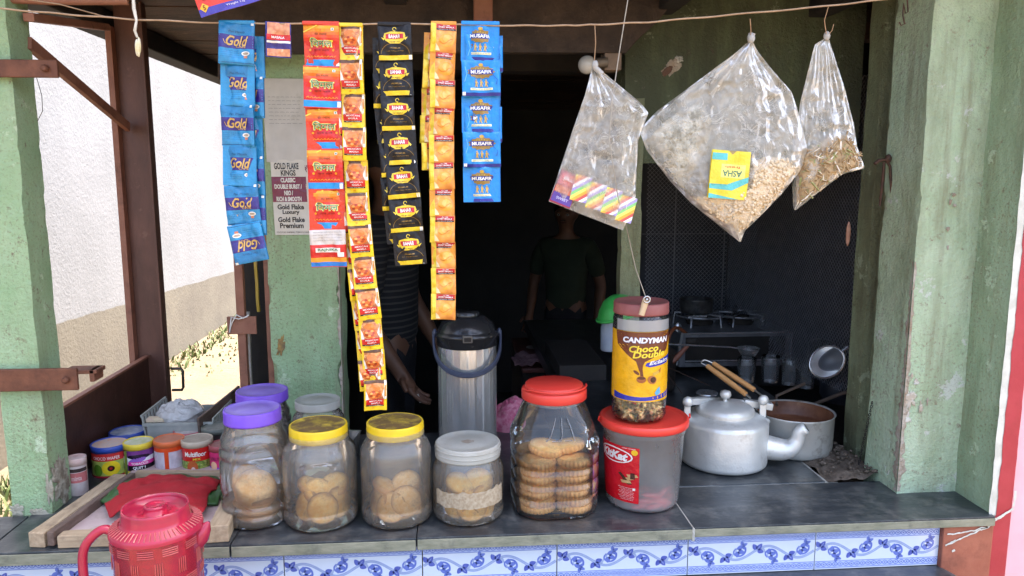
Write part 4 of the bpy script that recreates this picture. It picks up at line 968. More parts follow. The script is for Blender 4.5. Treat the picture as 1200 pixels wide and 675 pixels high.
# tall ribbed jar with purple lid (front)
t, cx, cy, r, H, rl = jar('tall ribbed cloudy jar with purple lid standing at the front edge beside the wooden tray', 303, 624, 39, 296, 478, 32.5, P_ribbed, CLOUD, PLID, PDUST, .026)
pr = biscuit(.043, .010, BM2, 0, 1); L = [((cx, cy, .013), (0, 0, 0)), ((cx + .003, cy - .003, .026), (.06, .05, 1)), ((cx - .004, cy + .002, .039), (-.05, .1, 2)), ((cx + .002, cy - .012, .064), (.9, .3, .4)), ((cx - .014, cy + .008, .066), (1.0, -.5, 1.4))]
place(pr, L, '', 'biscuits in the tall purple lidded jar', labels=['lowest flat biscuit in the tall purple lidded jar by the tray', 'second flat biscuit up in the tall purple lidded jar by the tray', 'third flat biscuit up in the tall purple lidded jar by the tray', 'leaning round biscuit facing out of the tall purple lidded jar', 'leaning round biscuit behind the front one in the tall purple lidded jar'])
t2 = jar('cloudy jar with purple lid standing behind the taller purple lidded one', 312, 560, 32, 310, 457, 29.5, P_ribbed, CLOUD, PLID, PDUST, .024)
t3 = jar('fluted clear jar with dull transparent lid in front of the green pier', 376, 566, 30, 375, 468, 26, P_round, CLOUD, GLID, GLID, .018, shape=lambda a: 1 + .012 * math.cos(16 * a))
# two jars with yellow lids
for lab, px, pyf, hf, pxl, pyl, hl, sd in (('cloudy jar with dirtiest yellow lid next to the purple lidded jar, biscuit facing out', 378, 627.5, 42.5, 373.5, 497, 33.5, 1),
                                 ('cloudy yellow lidded jar between its twin and the squat grey lidded jar, biscuits inside', 466, 624.5, 41, 464, 493.5, 33, 5)):
    t, cx, cy, r, H, rl = jar(lab, px, pyf, hf, pxl, pyl, hl, P_round, CLOUD, YLID, YDIRT, .026)
    m = BM1 if sd == 1 else BM2
    pr = biscuit(.031, .012, m, 14 if sd == 1 else 0, sd)
    L = [((cx + .008, cy - .030, .036), (R(76), 0, .1)), ((cx - .024, cy - .014, .036), (R(70), 0, -.7)), ((cx + .034, cy - .006, .037), (R(78), 0, .9)), ((cx - .032, cy + .02, .038), (R(82), 0, -1.3)), ((cx + .01, cy + .022, .035), (R(60), .1, .3)), ((cx - .004, cy - .002, .058), (R(35), .3, .3)), ((cx + .024, cy + .016, .064), (R(20), -.4, .4)), ((cx - .02, cy + .012, .062), (.5, .3, 1))]
    if sd == 5: L = [((cx - .008, cy - .028, .034), (R(62), .3, -.3)), ((cx + .020, cy - .024, .044), (R(50), -.5, .5)), ((cx - .034, cy - .004, .038), (R(75), 0, -1.0)), ((cx + .036, cy + .004, .036), (R(72), 0, 1.0)), ((cx, cy + .022, .036), (R(60), .1, .3)), ((cx + .004, cy - .004, .018), (.1, .1, .3)), ((cx + .018, cy + .016, .064), (R(20), -.4, .4)), ((cx - .02, cy + .010, .060), (.4, .3, 1))]
    place(pr, L, 'round biscuit in the %s yellow lidded jar' % ('left' if sd == 1 else 'right'), 'biscuits in the %s yellow lidded jar' % ('left' if sd == 1 else 'right'), labels=[x_ % ('left' if sd == 1 else 'right') for x_ in ('front biscuit facing out in the %s yellow lidded jar', 'biscuit on edge at the lower left inside the %s yellow lidded jar', 'biscuit on edge at the lower right inside the %s yellow lidded jar')])
# low jar with grey lid and torn paper band
P_lo = [(.5, .0), (.84, .0), (.95, .03), (1, .08), (1, .16), (.98, .18), (1, .20), (1, .68), (.985, .76), (.95, .80), (.90, .82), (.90, 1)]
t, cx, cy, r, H, rl = jar('squat jar with scuffed grey screw lid and torn brown paper band', 549, 620.5, 41.5, 546.5, 517, 38, P_lo, CLOUD, GLID, GLID, .028, grip=False)
b = MB(GLID)
for z in (-.008, -.018): b.tube([(rl * 1.005 * math.cos(a), rl * 1.005 * math.sin(a), H + z) for a in [2 * math.pi * i / 48 for i in range(48)]], .0012, close=True, n=6)
b.build('lid_ridge', t)
b = MB(M('dried_smear', (.2, .15, .1, 1), (.36, .32, .27, 1), .8, scale=60)); d = Deco(b, lambda u, v, l: (u, v, H - .0009 + l * .0002)); d.fan([((.013 + .003 * noise.noise(Vector((math.cos(a) * 2, math.sin(a) * 2, 1)))) * math.cos(a), -.002 + .010 * math.sin(a) + .002 * math.sin(a * 5)) for a in [2 * math.pi * i / 24 for i in range(24)]], None, 1); b.build('lid_stain', t, fix=False)
b = MB(M('torn_brown_paper', (.33, .25, .16, 1), (.46, .38, .27, 1), .9, scale=140, var=(.4, .6), bump=.6, bscale=200)); 
def band(s, q):
    a = -1.05 + 2.2 * s; e0 = .040 + .004 * noise.noise(Vector((s * 9, 1, 0))); e1 = .070 + .006 * noise.noise(Vector((s * 11, 5, 0))) + .006 * s
    return ((r + .0008) * math.sin(a), -(r + .0008) * math.cos(a), e0 + (e1 - e0) * q)
b.grid(band, 40, 6); b.build('paper_band', t, fix=False)
pr = biscuit(.032, .010, BM1, 30, 3)
place(pr, [((cx + .006, cy - .030, .030), (R(58), 0, .1)), ((cx + .030, cy - .016, .032), (R(66), 0, .9)), ((cx - .026, cy - .018, .034), (R(72), 0, -.8)), ((cx - .034, cy + .01, .040), (R(75), 0, -1.3)), ((cx, cy + .02, .036), (R(60), .1, .3)), ((cx + .02, cy + .012, .062), (R(35), -.3, .3)), ((cx - .016, cy - .004, .064), (R(28), .3, .3)), ((cx, cy, .014), (0, 0, 0))], 'ridged orange biscuit in the grey lidded jar with the paper band', 'biscuits in the grey lidded jar', labels=['front ridged biscuit half under the paper band of the grey lidded jar', 'ridged biscuit at lower right in the grey lidded jar', 'ridged biscuit at lower left in the grey lidded jar'])

# big square-shouldered jar of stacked ridged biscuits, red lid with turning ring
cx, cy, r = foot(648, 613, 51); H = topz(647, 449, cy); rl = 37.5 / FPX * zc((cx, cy, H))
t = thing('biscuit_jar', 'large clear square shouldered jar full of stacked ridged biscuits, red lid', 'jar', (cx, cy, .001), rz=R(4))
def oct_(a, k=.80):
    c, s_ = abs(math.cos(a)), abs(math.sin(a)); p = 5.0
    return 1 / (c ** p + s_ ** p) ** (1 / p) * (.90 if False else 1)
hb = H - .012
b = MB(CLEAR); body = [(.60, 0), (.88, .0), (.95, .02), (.96, .05), (.96, .145), (.925, .155), (.925, .165), (.96, .175), (.96, .27), (.925, .28), (.925, .29), (.96, .30), (.96, .395), (.925, .405), (.925, .415), (.96, .425), (.96, .50), (.94, .53), (.97, .56), (.97, .61)]
N = 64; vs = []; fs = []
prof = [(a * r, z * hb, 1) for a, z in body] + [(.93 * r, .66 * hb, .9), (.84 * r, .76 * hb, .55), (.745 * r, .86 * hb, .2), (.68 * r, .90 * hb, 0), (.66 * r, .93 * hb, 0), (.66 * r, hb, 0)]
for rr, z, sq in prof:
    for i in range(N):
        a = 2 * math.pi * i / N; k = 1 * (1 - sq) + oct_(a) * sq * .98
        if k > 1.10: k = 1.10
        vs.append((rr * k * math.sin(a), -rr * k * math.cos(a), z))
for j in range(len(prof) - 1):
    for i in range(N): fs.append((j * N + i, j * N + (i + 1) % N, (j + 1) * N + (i + 1) % N, (j + 1) * N + i))
b.add(vs, fs, None, True)
b.build('body', t, fix=False)
# dark bars of a reflection on the shoulder, modelled as thin tubes
b = MB(clear('thick_clear_plastic', (.35, .36, .4, 1), .25, .1, .05, scale=20))
def shp(u, v):  # on the shoulder
    q = (v - .66) / .20; return Vector((u * (1 - .17 * q), -(r * .93 * (1 - q) + r * .76 * q) * 1.0 - .001, v * hb))
for u in (-.024, .0, .024): b.tube([shp(u * 1.2 - .004, .665), shp(u * 1.0, .70), shp(u * .55, .84)], [.0016, .0014, .001], n=6)
for u in (-.015, .010): b.tube([shp(u - .006, .667), shp(u + .010, .667)], .0014, n=6)
b.build('reflection_bar', t)
b = MB(RLID); lh = .030
b.lathe([(rl * .95, -lh), (rl, -lh), (rl * 1.02, -lh * .95), (rl * 1.02, -lh * .45), (rl, -lh * .35), (rl * .97, -lh * .30), (rl * .92, -lh * .30), (rl * .90, -lh * .05), (rl * .87, 0), (rl * .05, .0005)], RLID, 64, cap0=False, z=H)
b.tube([(rl * 1.0 * math.cos(a), rl * 1.0 * math.sin(a), H - lh * .25 + .004 * (1 if a > 3.6 else .2)) for a in [3.3 + i * .15 for i in range(20)]], .0022, RLID, n=6)
b.build('lid', t, fix=False)
b = MB(M('pale_neck', (.5, .48, .42, 1), (.6, .56, .5, 1), .4)); b.lathe([(rl * .88, 0), (rl * .88, .008)], clear('neck_plastic', (.6, .58, .55, 1), .3, .2, .1), 48, cap0=False, cap1=False, z=H - lh - .008); b.build('neck_ring', t, fix=False)
pr = biscuit(.037, .0135, BM3, 26, 4, amp=.10, ex=1.04); L = []
rnd = random.Random(6)
for col, (dx, dy) in enumerate(((-.0375, -.030), (.0375, -.030), (-.036, .036), (.037, .036))):
    for k in range(7 if dy < 0 else 7):
        L.append(((cx + dx + rnd.uniform(-.003, .003), cy + dy + rnd.uniform(-.002, .002), .011 + k * .0158), (rnd.uniform(-.05, .05), rnd.uniform(-.06, .06), rnd.uniform(-.15, .15))))
L.append(((cx - .016, cy - .01, .126), (.12, .15, 0))); L.append(((cx + .03, cy + .004, .124), (-.1, -.2, .2)))
ORD = ('bottom', 'second', 'third', 'fourth', 'fifth', 'sixth', 'top')
LB = ['%s biscuit of the front %s stack in the large red lidded jar' % (ORD[k], sd) for sd in ('left', 'right') for k in range(7)]
place(pr, L, 'ridged brown biscuit in the hidden rear stacks inside the large red lidded jar', 'ridged biscuits stacked in the large jar', labels=LB)
b = MB(ink(120, 60, 140)); q = at_y(691, 540, cy); 
b.grid(lambda s, q_: (r * 1.02 * math.cos(-.75 + 1.2 * s) , r * 1.02 * math.sin(-.75 + 1.2 * s), .035 + .09 * q_), 12, 4, food('side_label_print', (.3, .09, .4, 1), (.6, .2, .1, 1), (.7, .5, .2, 1), 60)); b.build('side_label', t, fix=False)

# ------------------------------------------------------------------ frosted bucket with red lid and label
cx, cy, r = foot(751.5, 604, 42); r0 = r; H = topz(751, 487, cy); rt = 51 / FPX * zc((cx, cy, H))
t = thing('sweet_tub', 'frosted round tub with broad red lid and red chocolate bar label', 'tub', (cx, cy, .001))
hb = H - .008
b = MB(FROST); b.lathe([(.004, .003), (r0 * .85, .0), (r0 * .97, .003), (r0, .010), (r0 + (rt * .93 - r0) * .9, hb * .88), (rt * .95, hb * .89), (rt * .95, hb)], None, 64, cap0=False, cap1=False); b.build('body', t, fix=False)
b = MB(RLID); b.lathe([(rt * .96, -.016), (rt, -.016), (rt * 1.02, -.014), (rt * 1.02, -.004), (rt, 0), (rt * .96, .001), (rt * .93, -.003), (rt * .88, -.0035), (rt * .02, -.003)], RLID, 64, cap0=False, z=H); b.build('lid', t, fix=False)
rz = lambda v: r0 + (rt * .93 - r0) * (v / (hb * .88)) + .0006
b = MB(); RDL = ink(200, 20, 35); WH = ink(240, 238, 235); BR = ink(70, 35, 25)
d = Deco(b, wrap(r0, R(-60), 0, rz)); zt_ = hb * .80
d.rect(-.050, .022, .054, zt_, RDL, 16, 6, 1)
d.ell(.0, zt_ - .022, .044, .0185, RDL, 2); d.ell(.0, zt_ - .022, .042, .0165, WH, 3); d.ell(.0, zt_ - .022, .039, .0140, RDL, 4)
d.text('KitKat', .0, zt_ - .022, .066, .018, WH, .05, .25, 6)
d.ell(.045, zt_ - .010, .006, .006, ink(240, 190, 40), 3); d.text('CRISP WAFER', .034, zt_ - .003, .026, .0022, WH, 0, 0, 3)
rnd = random.Random(2)
for k in range(7):
    u, v = .030 + rnd.uniform(-.012, .012), .072 + rnd.uniform(-.010, .010); a = rnd.uniform(0, 3)
    pts = [(u + .012 * math.cos(a + w) * (1 if i % 2 else .8), v + .007 * math.sin(a + w)) for i, w in enumerate((.4, 2.7, 3.6, 5.9))]; d.fan(pts, BR if k % 3 else ink(200, 160, 110), 3 + k * .5)
for k in range(9): d.text('milk chocolate covered wafer bar', .028 + .001 * (k % 3), .054 - k * .0032, .034 - .004 * (k % 3), .0016, WH, 0, 0, 2)
d.rect(.042, .050, .047, .055, WH, 1, 1, 3)
b.build('label', t, fix=False)
b = MB(FROST); a = R(75); 
for s_ in (-1, 1): b.tube([(s_ * rt * 1.0, 0, H - .012), (s_ * (rt * 1.07), -.004, H - .006), (s_ * (rt * 1.05), -.006, H + .002)], .002, RLID, n=6)
b.build('lid_tab', t)
rnd = random.Random(9); pr = None
mw = M('red_wrapper', (.85, .04, .08, 1), (.9, .22, .22, 1), .35, scale=80, bump=.4)
b = MB(mw); b.grid(lambda s, q_: (.021 * (s - .5) * 2, .008 * math.cos(2 * math.pi * q_), .006 * math.sin(2 * math.pi * q_) * (1 if .12 < s < .88 else .25)), 10, 10); pr = b.build('wrapped_bar', fix=False)
place(pr, [((cx + .058 * math.sin(-.35 + k * .17) + rnd.uniform(-.003, .003), cy - .058 * math.cos(-.35 + k * .17), .010 + .013 * (k % 3)), (rnd.uniform(-.3, .3), rnd.uniform(-.6, .6), -.5 + k * .23)) for k in range(9)], 'small red wrapped bar lying in the bottom of the frosted tub', 'wrapped bars in the frosted tub', 'sweet')
TUBH = H

# candy jar on top of the tub
pz = TUBH + .001
cxx, cyy = cx, cy - .004
cxx = at_y(748, 490, cyy).x; r = 32 / FPX * zc((cxx, cyy, pz + .1)); H = topz(748, 352, cyy) - pz
t = thing('candy_jar', 'clear candy jar with dull maroon lid and yellow toffee label on top of the tub', 'jar', (cxx, cyy, pz))
b = MB(CLEAR); b.lathe([(.003, .002), (r * .8, 0), (r * .95, .004), (r, .012), (r * .99, H * .18), (r, H * .2), (r, H * .80), (r * .985, H * .83), (r, H * .85), (r * .96, H * .885), (r * .90, H * .90), (r * .90, H * .97)], None, 56, cap0=False, cap1=False); b.build('body', t, fix=False)
ML = M('maroon_lid', (.24, .06, .06, 1), (.30, .10, .09, 1), .5, scale=14, bump=.2, dirt=(.32, .18, .16, 1), dscale=10)
b = MB(ML); rl = r * .985; b.lathe([(rl * .95, -.024), (rl, -.024), (rl * 1.01, -.020), (rl, -.016), (rl, -.003), (rl * .97, 0), (rl * .93, -.0015), (rl * .02, -.0015)], ML, 60, cap0=False, z=H, shape=lambda a: 1 + .006 * math.cos(60 * a)); b.build('lid', t, fix=False)
b = MB(); Y = ink(235, 175, 20); CH = ink(110, 55, 30); NV = ink(45, 55, 160); WH = ink(240, 238, 235); YL = ink(245, 215, 60)
v0 = H * .19; v1 = H * .775; Wd = 2 * math.pi * r * .62
d = Deco(b, wrap(r, 0, 0, e=.00025)); d.rect(-Wd / 2, v0, Wd / 2, v1, Y, 40, 6, 1)
s_ = r * 1.25
d.fan([(-s_, v1 - .0005), (s_, v1 - .0005), (s_ * .98, v1 - .012), (s_ * .70, v1 - .040), (s_ * .25, v1 - .050), (s_ * -.05, v1 - .060), (-s_ * .2, v1 - .080), (-s_ * .30, v1 - .060), (-s_ * .55, v1 - .048), (-s_ * .92, v1 - .028)], CH, 2, c=(-.0, v1 - .022))
d.text('CANDYMAN', 0, v1 - .0165, s_ * 1.42, .0125, NV, .07, .1, 4); d.text('CANDYMAN', 0, v1 - .0165, s_ * 1.40, .0115, WH, .045, .1, 5)
d.text('Choco', -.006, v1 - .0335, s_ * .85, .0135, YL, .03, .2, 4, rot=.06); d.text('Double', .006, v1 - .0450, s_ * .98, .0130, YL, .03, .2, 5, rot=.06)
d.fan([(.000, v1 - .062), (s_ * .9, v1 - .050), (s_ * .95, v1 - .058), (s_ * .75, v1 - .066), (.006, v1 - .071), (-.003, v1 - .068)], NV, 4); d.text('Eclairs', s_ * .42, v1 - .0605, s_ * .72, .0075, WH, .02, .3, 6, rot=.10)
d.ribbon([(-.010, v1 - .055), (-.011, v1 - .075), (-.009, v1 - .090)], [.008, .006, .006], CH, 3)
d.ell(-.010, v1 - .096, .0095, .007, ink(165, 95, 50), 4); d.ell(-.010, v1 - .093, .008, .003, ink(90, 45, 25), 5)
d.ell(.012, v1 - .097, .010, .0085, ink(175, 105, 55), 4, rot=-.4); d.ell(.014, v1 - .097, .006, .006, ink(70, 35, 25), 5); d.ell(-.020, v1 - .082, .007, .003, CH, 4, rot=-.6)
d.fan([(.012, v1 - .083), (.026, v1 - .078), (.028, v1 - .084), (.014, v1 - .090)], ink(200, 160, 60), 4); d.fan([(.026, v1 - .078), (.033, v1 - .073), (.030, v1 - .085)], ink(180, 110, 40), 5)
d.ribbon([(-Wd * .34 + Wd * .68 * i / 14, v0 + .011 - .005 * math.sin(i / 14 * 3.1 + .4)) for i in range(15)], [.014 - .006 * math.sin(i / 14 * 3.1) for i in range(15)], NV, 2)
d.fan([(.022, v0 + .012), (.032, v0 + .016), (.030, v0 + .030), (.024, v0 + .026), (.018, v0 + .018)], ink(90, 170, 210), 5)
b.build('label', t, fix=False)
b = MB(clear('milky_band', (.85, .85, .85, 1), .5, .1, .2)); b.grid(lambda s, q_: (r * 1.004 * math.sin(-1.2 + 2.4 * s), -r * 1.004 * math.cos(-1.2 + 2.4 * s), v1 + .001 + .022 * q_), 24, 1); b.build('label_edge', t, fix=False)
GF = M('gold_wrapper', (.97, .66, .20, 1), (.98, .86, .50, 1), .25, .35, scale=120, bump=.3, bscale=260, dirt=(.55, .22, .08, 1), dvar=(.66, .8), dscale=90)
b = MB(GF); b.grid(lambda s, q_: (.010 * (s - .5) * 2, (.0042 * (1 if .22 < s < .78 else .5 if .1 < s < .9 else 1)) * math.cos(2 * math.pi * q_), (.0042 if .22 < s < .78 else .0012 if .1 < s < .9 else .001) * math.sin(2 * math.pi * q_)), 12, 8); pr = b.build('toffee', fix=False)
rnd = random.Random(12); L = []
for k in range(95):
    a = rnd.uniform(0, 6.3); q_ = math.sqrt(rnd.random()) * r * .80
    if k > 30: q_ = r * rnd.uniform(.60, .82)
    L.append(((cxx + q_ * math.cos(a), cyy + q_ * math.sin(a), pz + .006 + rnd.random() * H * .145), (rnd.uniform(-1, 1), rnd.uniform(-1, 1), rnd.uniform(0, 3))))
place(pr, L, 'gold wrapped toffee at the bottom of the candy jar', 'toffees in the candy jar', 'toffee')
# paper-tube tag hanging on a string in front of its lid
S0 = at_y(733, -6, wy); ty = cyy - r - .012
s1 = at_y(757, 349, ty)
STR = M('grey_string', (.30, .27, .22, 1), (.4, .36, .3, 1), .8, scale=80)
b = MB(STR); a0 = at_y(733, -6, wy); a1 = at_y(697, 160, wy + .03)
b.tube([at_y(737, -8, wy), at_y(726, 60, wy), at_y(717, 120, wy - .01), at_y(714, 165, wy - .015), at_y(724, 230, wy - .01), at_y(735, 270, ty), at_y(745, 315, ty), s1], .0010, n=5)
tag(b.build('string'), 'long thin string falling past the rainbow sweet bag to the candy jar lid', 'string')
CORK = M('cork_tan', (.55, .38, .21, 1), (.64, .47, .29, 1), .7, scale=30, bump=.3)
tg = thing('opener', 'tan wooden peg with steel cap hanging on a string before the candy jar lid', 'peg', s1)
b = MB(CORK); b.tube([(0, 0, -.004), (-.0085, -.001, -.034)], [.0068, .0058], n=14); b.build('peg', tg)
b = MB(M('bright_steel', (.6, .6, .6, 1), (.5, .5, .5, 1), .25, .9, scale=40)); b.tube([(.0065 * math.cos(a), -.0075, -.002 + .0065 * math.sin(a)) for a in [i * .6283 for i in range(10)]], .0016, close=True, n=6); b.ball((0, -.007, -.002), .003); b.build('cap_ring', tg)

# ------------------------------------------------------------------ pump flask
fy = .50; fx_ = at_y(548, 470, fy).x; r = 35.5 / FPX * zc((fx_, fy, .15)); Ht = topz(546, 371, fy); Hb = topz(548, 411, fy - r)
t = thing('pump_flask', 'tall ribbed stainless steel pump flask with black domed top and swing handle', 'flask', (fx_, fy, .001))
STEEL = None
def _steel():
    b = NB('brushed_flask_steel'); c = b.mix(b.ramp(b.noise(30, 4, stretch=(1, 1, .02)), .3, .7), (.74, .73, .70, 1), (.88, .87, .85, 1)); b.l(c, b.p.inputs['Base Color']); b.p.inputs['Metallic'].default_value = .75; b.rough(.22)
    b.bump(b.noise(60, 3, stretch=(1, 1, .02)), .15, .001); return b.m
STEEL = _steel()
b = MB(STEEL); b.lathe([(r * .94, 0), (r * .96, .01), (r * .96, Hb)], None, 96, shape=lambda a: 1 + .006 * math.cos(24 * a)); b.build('body', t, fix=False)
BLKP = M('black_gloss_plastic', (.018, .018, .02, 1), (.03, .03, .032, 1), .18, scale=8, spec=.6, dirt=(.10, .09, .08, 1), dscale=50, dvar=(.62, .8))
b = MB(BLKP); b.lathe([(r * .96, Hb - .002), (r * 1.0, Hb), (r * 1.0, Hb + .022), (r * 1.03, Hb + .024), (r * 1.03, Hb + .030), (r * .96, Hb + .034), (r * .93, Hb + (Ht - Hb) * .55), (r * .84, Hb + (Ht - Hb) * .80), (r * .66, Hb + (Ht - Hb) * .94), (r * .60, Ht), (r * .55, Ht + .002), (r * .02, Ht + .003)], None, 64, cap0=False)
b.build('domed_top', t, fix=False)
b = MB(BLKP); b.lathe([(r * .42, Ht + .003), (r * .42, Ht + .012), (r * .36, Ht + .014), (.001, Ht + .014)], None, 40, cap0=False); b.build('press_button', t, fix=False)
b = MB(M('grey_latch', (.10, .09, .08, 1), None, .4)); b.box(-.012, .012, -r * 1.06, -r * .9, Hb + .018, Hb + .036); b.box(-.009, .009, -r * 1.07, -r * .9, Hb + .021, Hb + .032, SOOT_SHADE); b.build('spout_latch', t, bevel=.002)
NVH = M('navy_handle', (.035, .045, .085, 1), (.05, .06, .10, 1), .4, scale=30, bump=.1)
b = MB(NVH); pts = []
for i in range(25):
    u = i / 24; a = math.pi * u; x = -r * 1.09 * math.cos(a); z = Hb + .028 - .088 * math.sin(a) ** .62; yq = -r * 1.12 * math.sin(a) ** .8
    pts.append((x, yq, z))
for off in (-.0035, 0, .0035): b.tube([(p[0], p[1], p[2] + off) for p in pts], .0036, n=8)
b.build('swing_handle', t); b = MB(NVH)
for s_ in (-1, 1): b.ball((s_ * r * 1.05, 0, Hb + .028), .008, sc=(.7, 1, 1.4))
b.build('handle_boss', t)

# ------------------------------------------------------------------ aluminium kettle
ALU = M('dull_aluminium', (.64, .64, .61, 1), (.76, .76, .73, 1), .42, .45, scale=9, bump=.5, bscale=26, bdist=.004, dirt=(.42, .39, .34, 1), dscale=16, dvar=(.56, .80))
cx, cy, r = foot(846, 560, 50); Hs = topz(846, 489, cy); Hr = topz(846, 477, cy)
t = thing('kettle', 'big dull aluminium tea kettle with knobbed lid and curved spout', 'kettle', (cx, cy, .001))
b = MB(ALU); b.lathe([(.002, .002), (r * .93, 0), (r * .985, .004), (r, .010), (r * 1.0, .012), (r * .998, Hs * .90), (r * .985, Hs * .96), (r * .94, Hs * 1.0), (r * .80, Hs * 1.06), (r * .70, Hs * 1.09), (r * .67, Hs * 1.10)], None, 72, cap0=False, cap1=False); b.build('body', t, fix=False)
zl_ = Hs * 1.09
b = MB(ALU); b.lathe([(r * .67, 0), (r * .67, .008), (r * .66, .013), (r * .58, .020), (r * .35, .027), (r * .10, .029), (r * .05, .030), (r * .045, .035), (r * .10, .038), (r * .135, .045), (r * .11, .053), (r * .03, .056), (.0005, .056)], None, 56, cap0=False, cap1=False, z=zl_); b.build('lid', t, fix=False)
sp = [(r * .88, -.035, Hs * .40), (r * 1.22, -.047, Hs * .38), (r * 1.40, -.056, Hs * .46), (r * 1.49, -.061, Hs * .62), (r * 1.54, -.064, Hs * .82), (r * 1.66, -.070, Hs * .93)]
def smooth(P, n=6):
    P = [Vector(p) for p in P]; o = []
    for i in range(len(P) - 1):
        p0 = P[max(i - 1, 0)]; p1 = P[i]; p2 = P[i + 1]; p3 = P[min(i + 2, len(P) - 1)]
        for k in range(n):
            u = k / n; o.append(.5 * ((2 * p1) + (p2 - p0) * u + (2 * p0 - 5 * p1 + 4 * p2 - p3) * u * u + (3 * p1 - p0 - 3 * p2 + p3) * u ** 3))
    return o + [P[-1]]
S = smooth(sp); rs = [.030 - .0145 * min(1, i / (len(S) * .62)) for i in range(len(S))]; rs[-1] = .010; rs[-2] = .0135
b = MB(ALU); b.tube(S, rs, n=20, cap=False); b.build('spout', t, fix=False)
# hinged handle folded back across the shoulder
b = MB(ALU)
for s_ in (-1, 1):
    b = MB(ALU); x = s_ * r * .90
    b.beam((x, -.004 if s_ > 0 else .0, Hs * .90), (x, -.002, Hs * 1.34), .016, .006, up=(0, 1, 0)); b.ball((x, -.004, Hs * 1.37), .0145, sc=(.9, .7, .9), n=14)
    if s_ > 0: b.ball((x - .003, -.022, Hs * .95), .014, sc=(1, .9, .6))
    b.build('handle_lug', t, bevel=.0015)
b = MB(ALU); b.beam((-r * .88, 0, Hs * 1.37), (-r * .30, .03, Hs * 1.30), .018, .016); b.beam((-r * .30, .03, Hs * 1.30), (r * .55, .028, Hs * 1.24), .014, .012); b.beam((r * .55, .028, Hs * 1.24), (r * 1.22, .02, Hs * 1.15), .020, .017); b.build('swing_handle', t, bevel=.002)

# saucepan of tea
cx, cy, r = foot(928, 543, 43.5); Hp = topz(932, 482, cy)
t = thing('saucepan', 'dull metal saucepan with dark brown boiled tea crust right of the kettle', 'saucepan', (cx, cy, .001))
DAL = M('stained_aluminium', (.62, .61, .57, 1), (.72, .71, .66, 1), .4, .5, scale=12, bump=.3, bscale=30, dirt=(.24, .18, .13, 1), dscale=16, dvar=(.55, .75))
b = MB(DAL); b.lathe([(.002, .002), (r * .90, 0), (r * .97, .006), (r * .99, .02), (r * 1.0, Hp - .004), (r * 1.03, Hp), (r * 1.02, Hp + .002), (r * .98, Hp - .001)], None, 64, cap0=False, cap1=False); b.build('pot', t, fix=False)
TEA = M('tea_crust', (.14, .05, .025, 1), (.24, .10, .05, 1), .5, scale=30, bump=.6, bscale=50, dirt=(.36, .22, .13, 1), dscale=30, dvar=(.6, .75))
b = MB(TEA); b.lathe([(r * .975, Hp - .0015), (r * .965, Hp - .035), (r * .93, Hp - .038), (.001, Hp - .036)], None, 48, cap0=False, cap1=False); b.build('tea_crust', t, fix=False)
b = MB(M('soot_handle', (.09, .065, .05, 1), (.14, .10, .08, 1), .6, .3)); hh = at_y(1003, 452, cy + .05); b.tube([(r * .75, r * .68, Hp - .008), (hh.x - cx - .01, .10, Hp + .012), (hh.x - cx + .06, .12, Hp + .016)], .005); b.tube([(-.01, r * .9, Hp - .01), (.0, r * 1.2, Hp + .006), (.09, r * 1.5, Hp + .03)], .004); b.build('long_handle', t)
# tongs resting across kettle and pan
tt = thing('tongs', 'pan tongs with two orange wooden grips leaning behind the kettle lid', 'tongs', (0, 0, 0))
TW_ = M('orange_wood_grip', (.56, .27, .09, 1), (.66, .35, .14, 1), .5, scale=20, bump=.2, stretch=(1, 1, 8))
Yt = .42
a0, a1 = at_y(829, 429, Yt + .05), at_y(874, 462, Yt - .06); b0, b1 = at_y(836, 426, Yt + .06), at_y(884, 457, Yt - .04)
for p, q in ((a0, a1), (b0, b1)):
    b = MB(TW_); b.tube([p, p.lerp(q, .5), q], [.0062, .0072, .0062], n=12); b.build('grip', tt)
b = MB(M('wire_steel', (.55, .54, .52, 1), None, .3, .9)); b.tube(smooth([a0, at_y(822, 425, Yt + .06), at_y(826, 422, Yt + .065), b0]), .0022); b.tube([a1, at_y(879, 466, Yt - .05)], .0025); b.tube([b1, at_y(892, 463, Yt - .03)], .0025); b.build('spring_wire', tt)

# ------------------------------------------------------------------ wooden tray, cloths
tr = thing('wooden_tray', 'old pale wooden tray with raised bars holding cloths and tins at the left', 'tray', (0, 0, 0))
th = .030
FL = at_z(37, 631, .022); FR = at_z(248, 624, .022); BL = at_z(144, 550, .04); BR = at_z(272, 566, .022)
FL.z = FR.z = BL.z = BR.z = 0
def poly_slab(pts, z0, z1, mat):
    b = MB(mat); n = len(pts); b.add([(p[0], p[1], z0) for p in pts] + [(p[0], p[1], z1) for p in pts], [tuple(range(n))[::-1], tuple(range(n, 2 * n))] + [(i, (i + 1) % n, n + (i + 1) % n, n + i) for i in range(n)]); return b
def bar(a, c, w, z0, z1, mat, name='bar'):
    a = Vector(a); c = Vector(c); d = (c - a).normalized(); s_ = Vector((d.y, -d.x, 0)) * w / 2
    b = MB(mat); n = 16
    def f(side, z):
        return lambda i: None
    vs = []; fs = []
    for i in range(n + 1):
        p = a.lerp(c, i / n); k = noise.noise(p * 30) * .0015
        for sx, z in ((-1, z0), (1, z0), (1, z1), (-1, z1)): vs.append((p.x + s_.x * sx + k, p.y + s_.y * sx + k, z + (k if z > z0 else 0)))
    for i in range(n):
        for j in range(4): fs.append((4 * i + j, 4 * i + (j + 1) % 4, 4 * i + 4 + (j + 1) % 4, 4 * i + 4 + j))
    fs += [(0, 1, 2, 3), tuple(4 * n + j for j in (3, 2, 1, 0))]
    b.add(vs, fs); return b.build(name, tr, bevel=.002)
bar(FL + Vector((.005, .004, 0)), BL + Vector((-.006, .0, 0)), .030, .001, .030, WOODY)
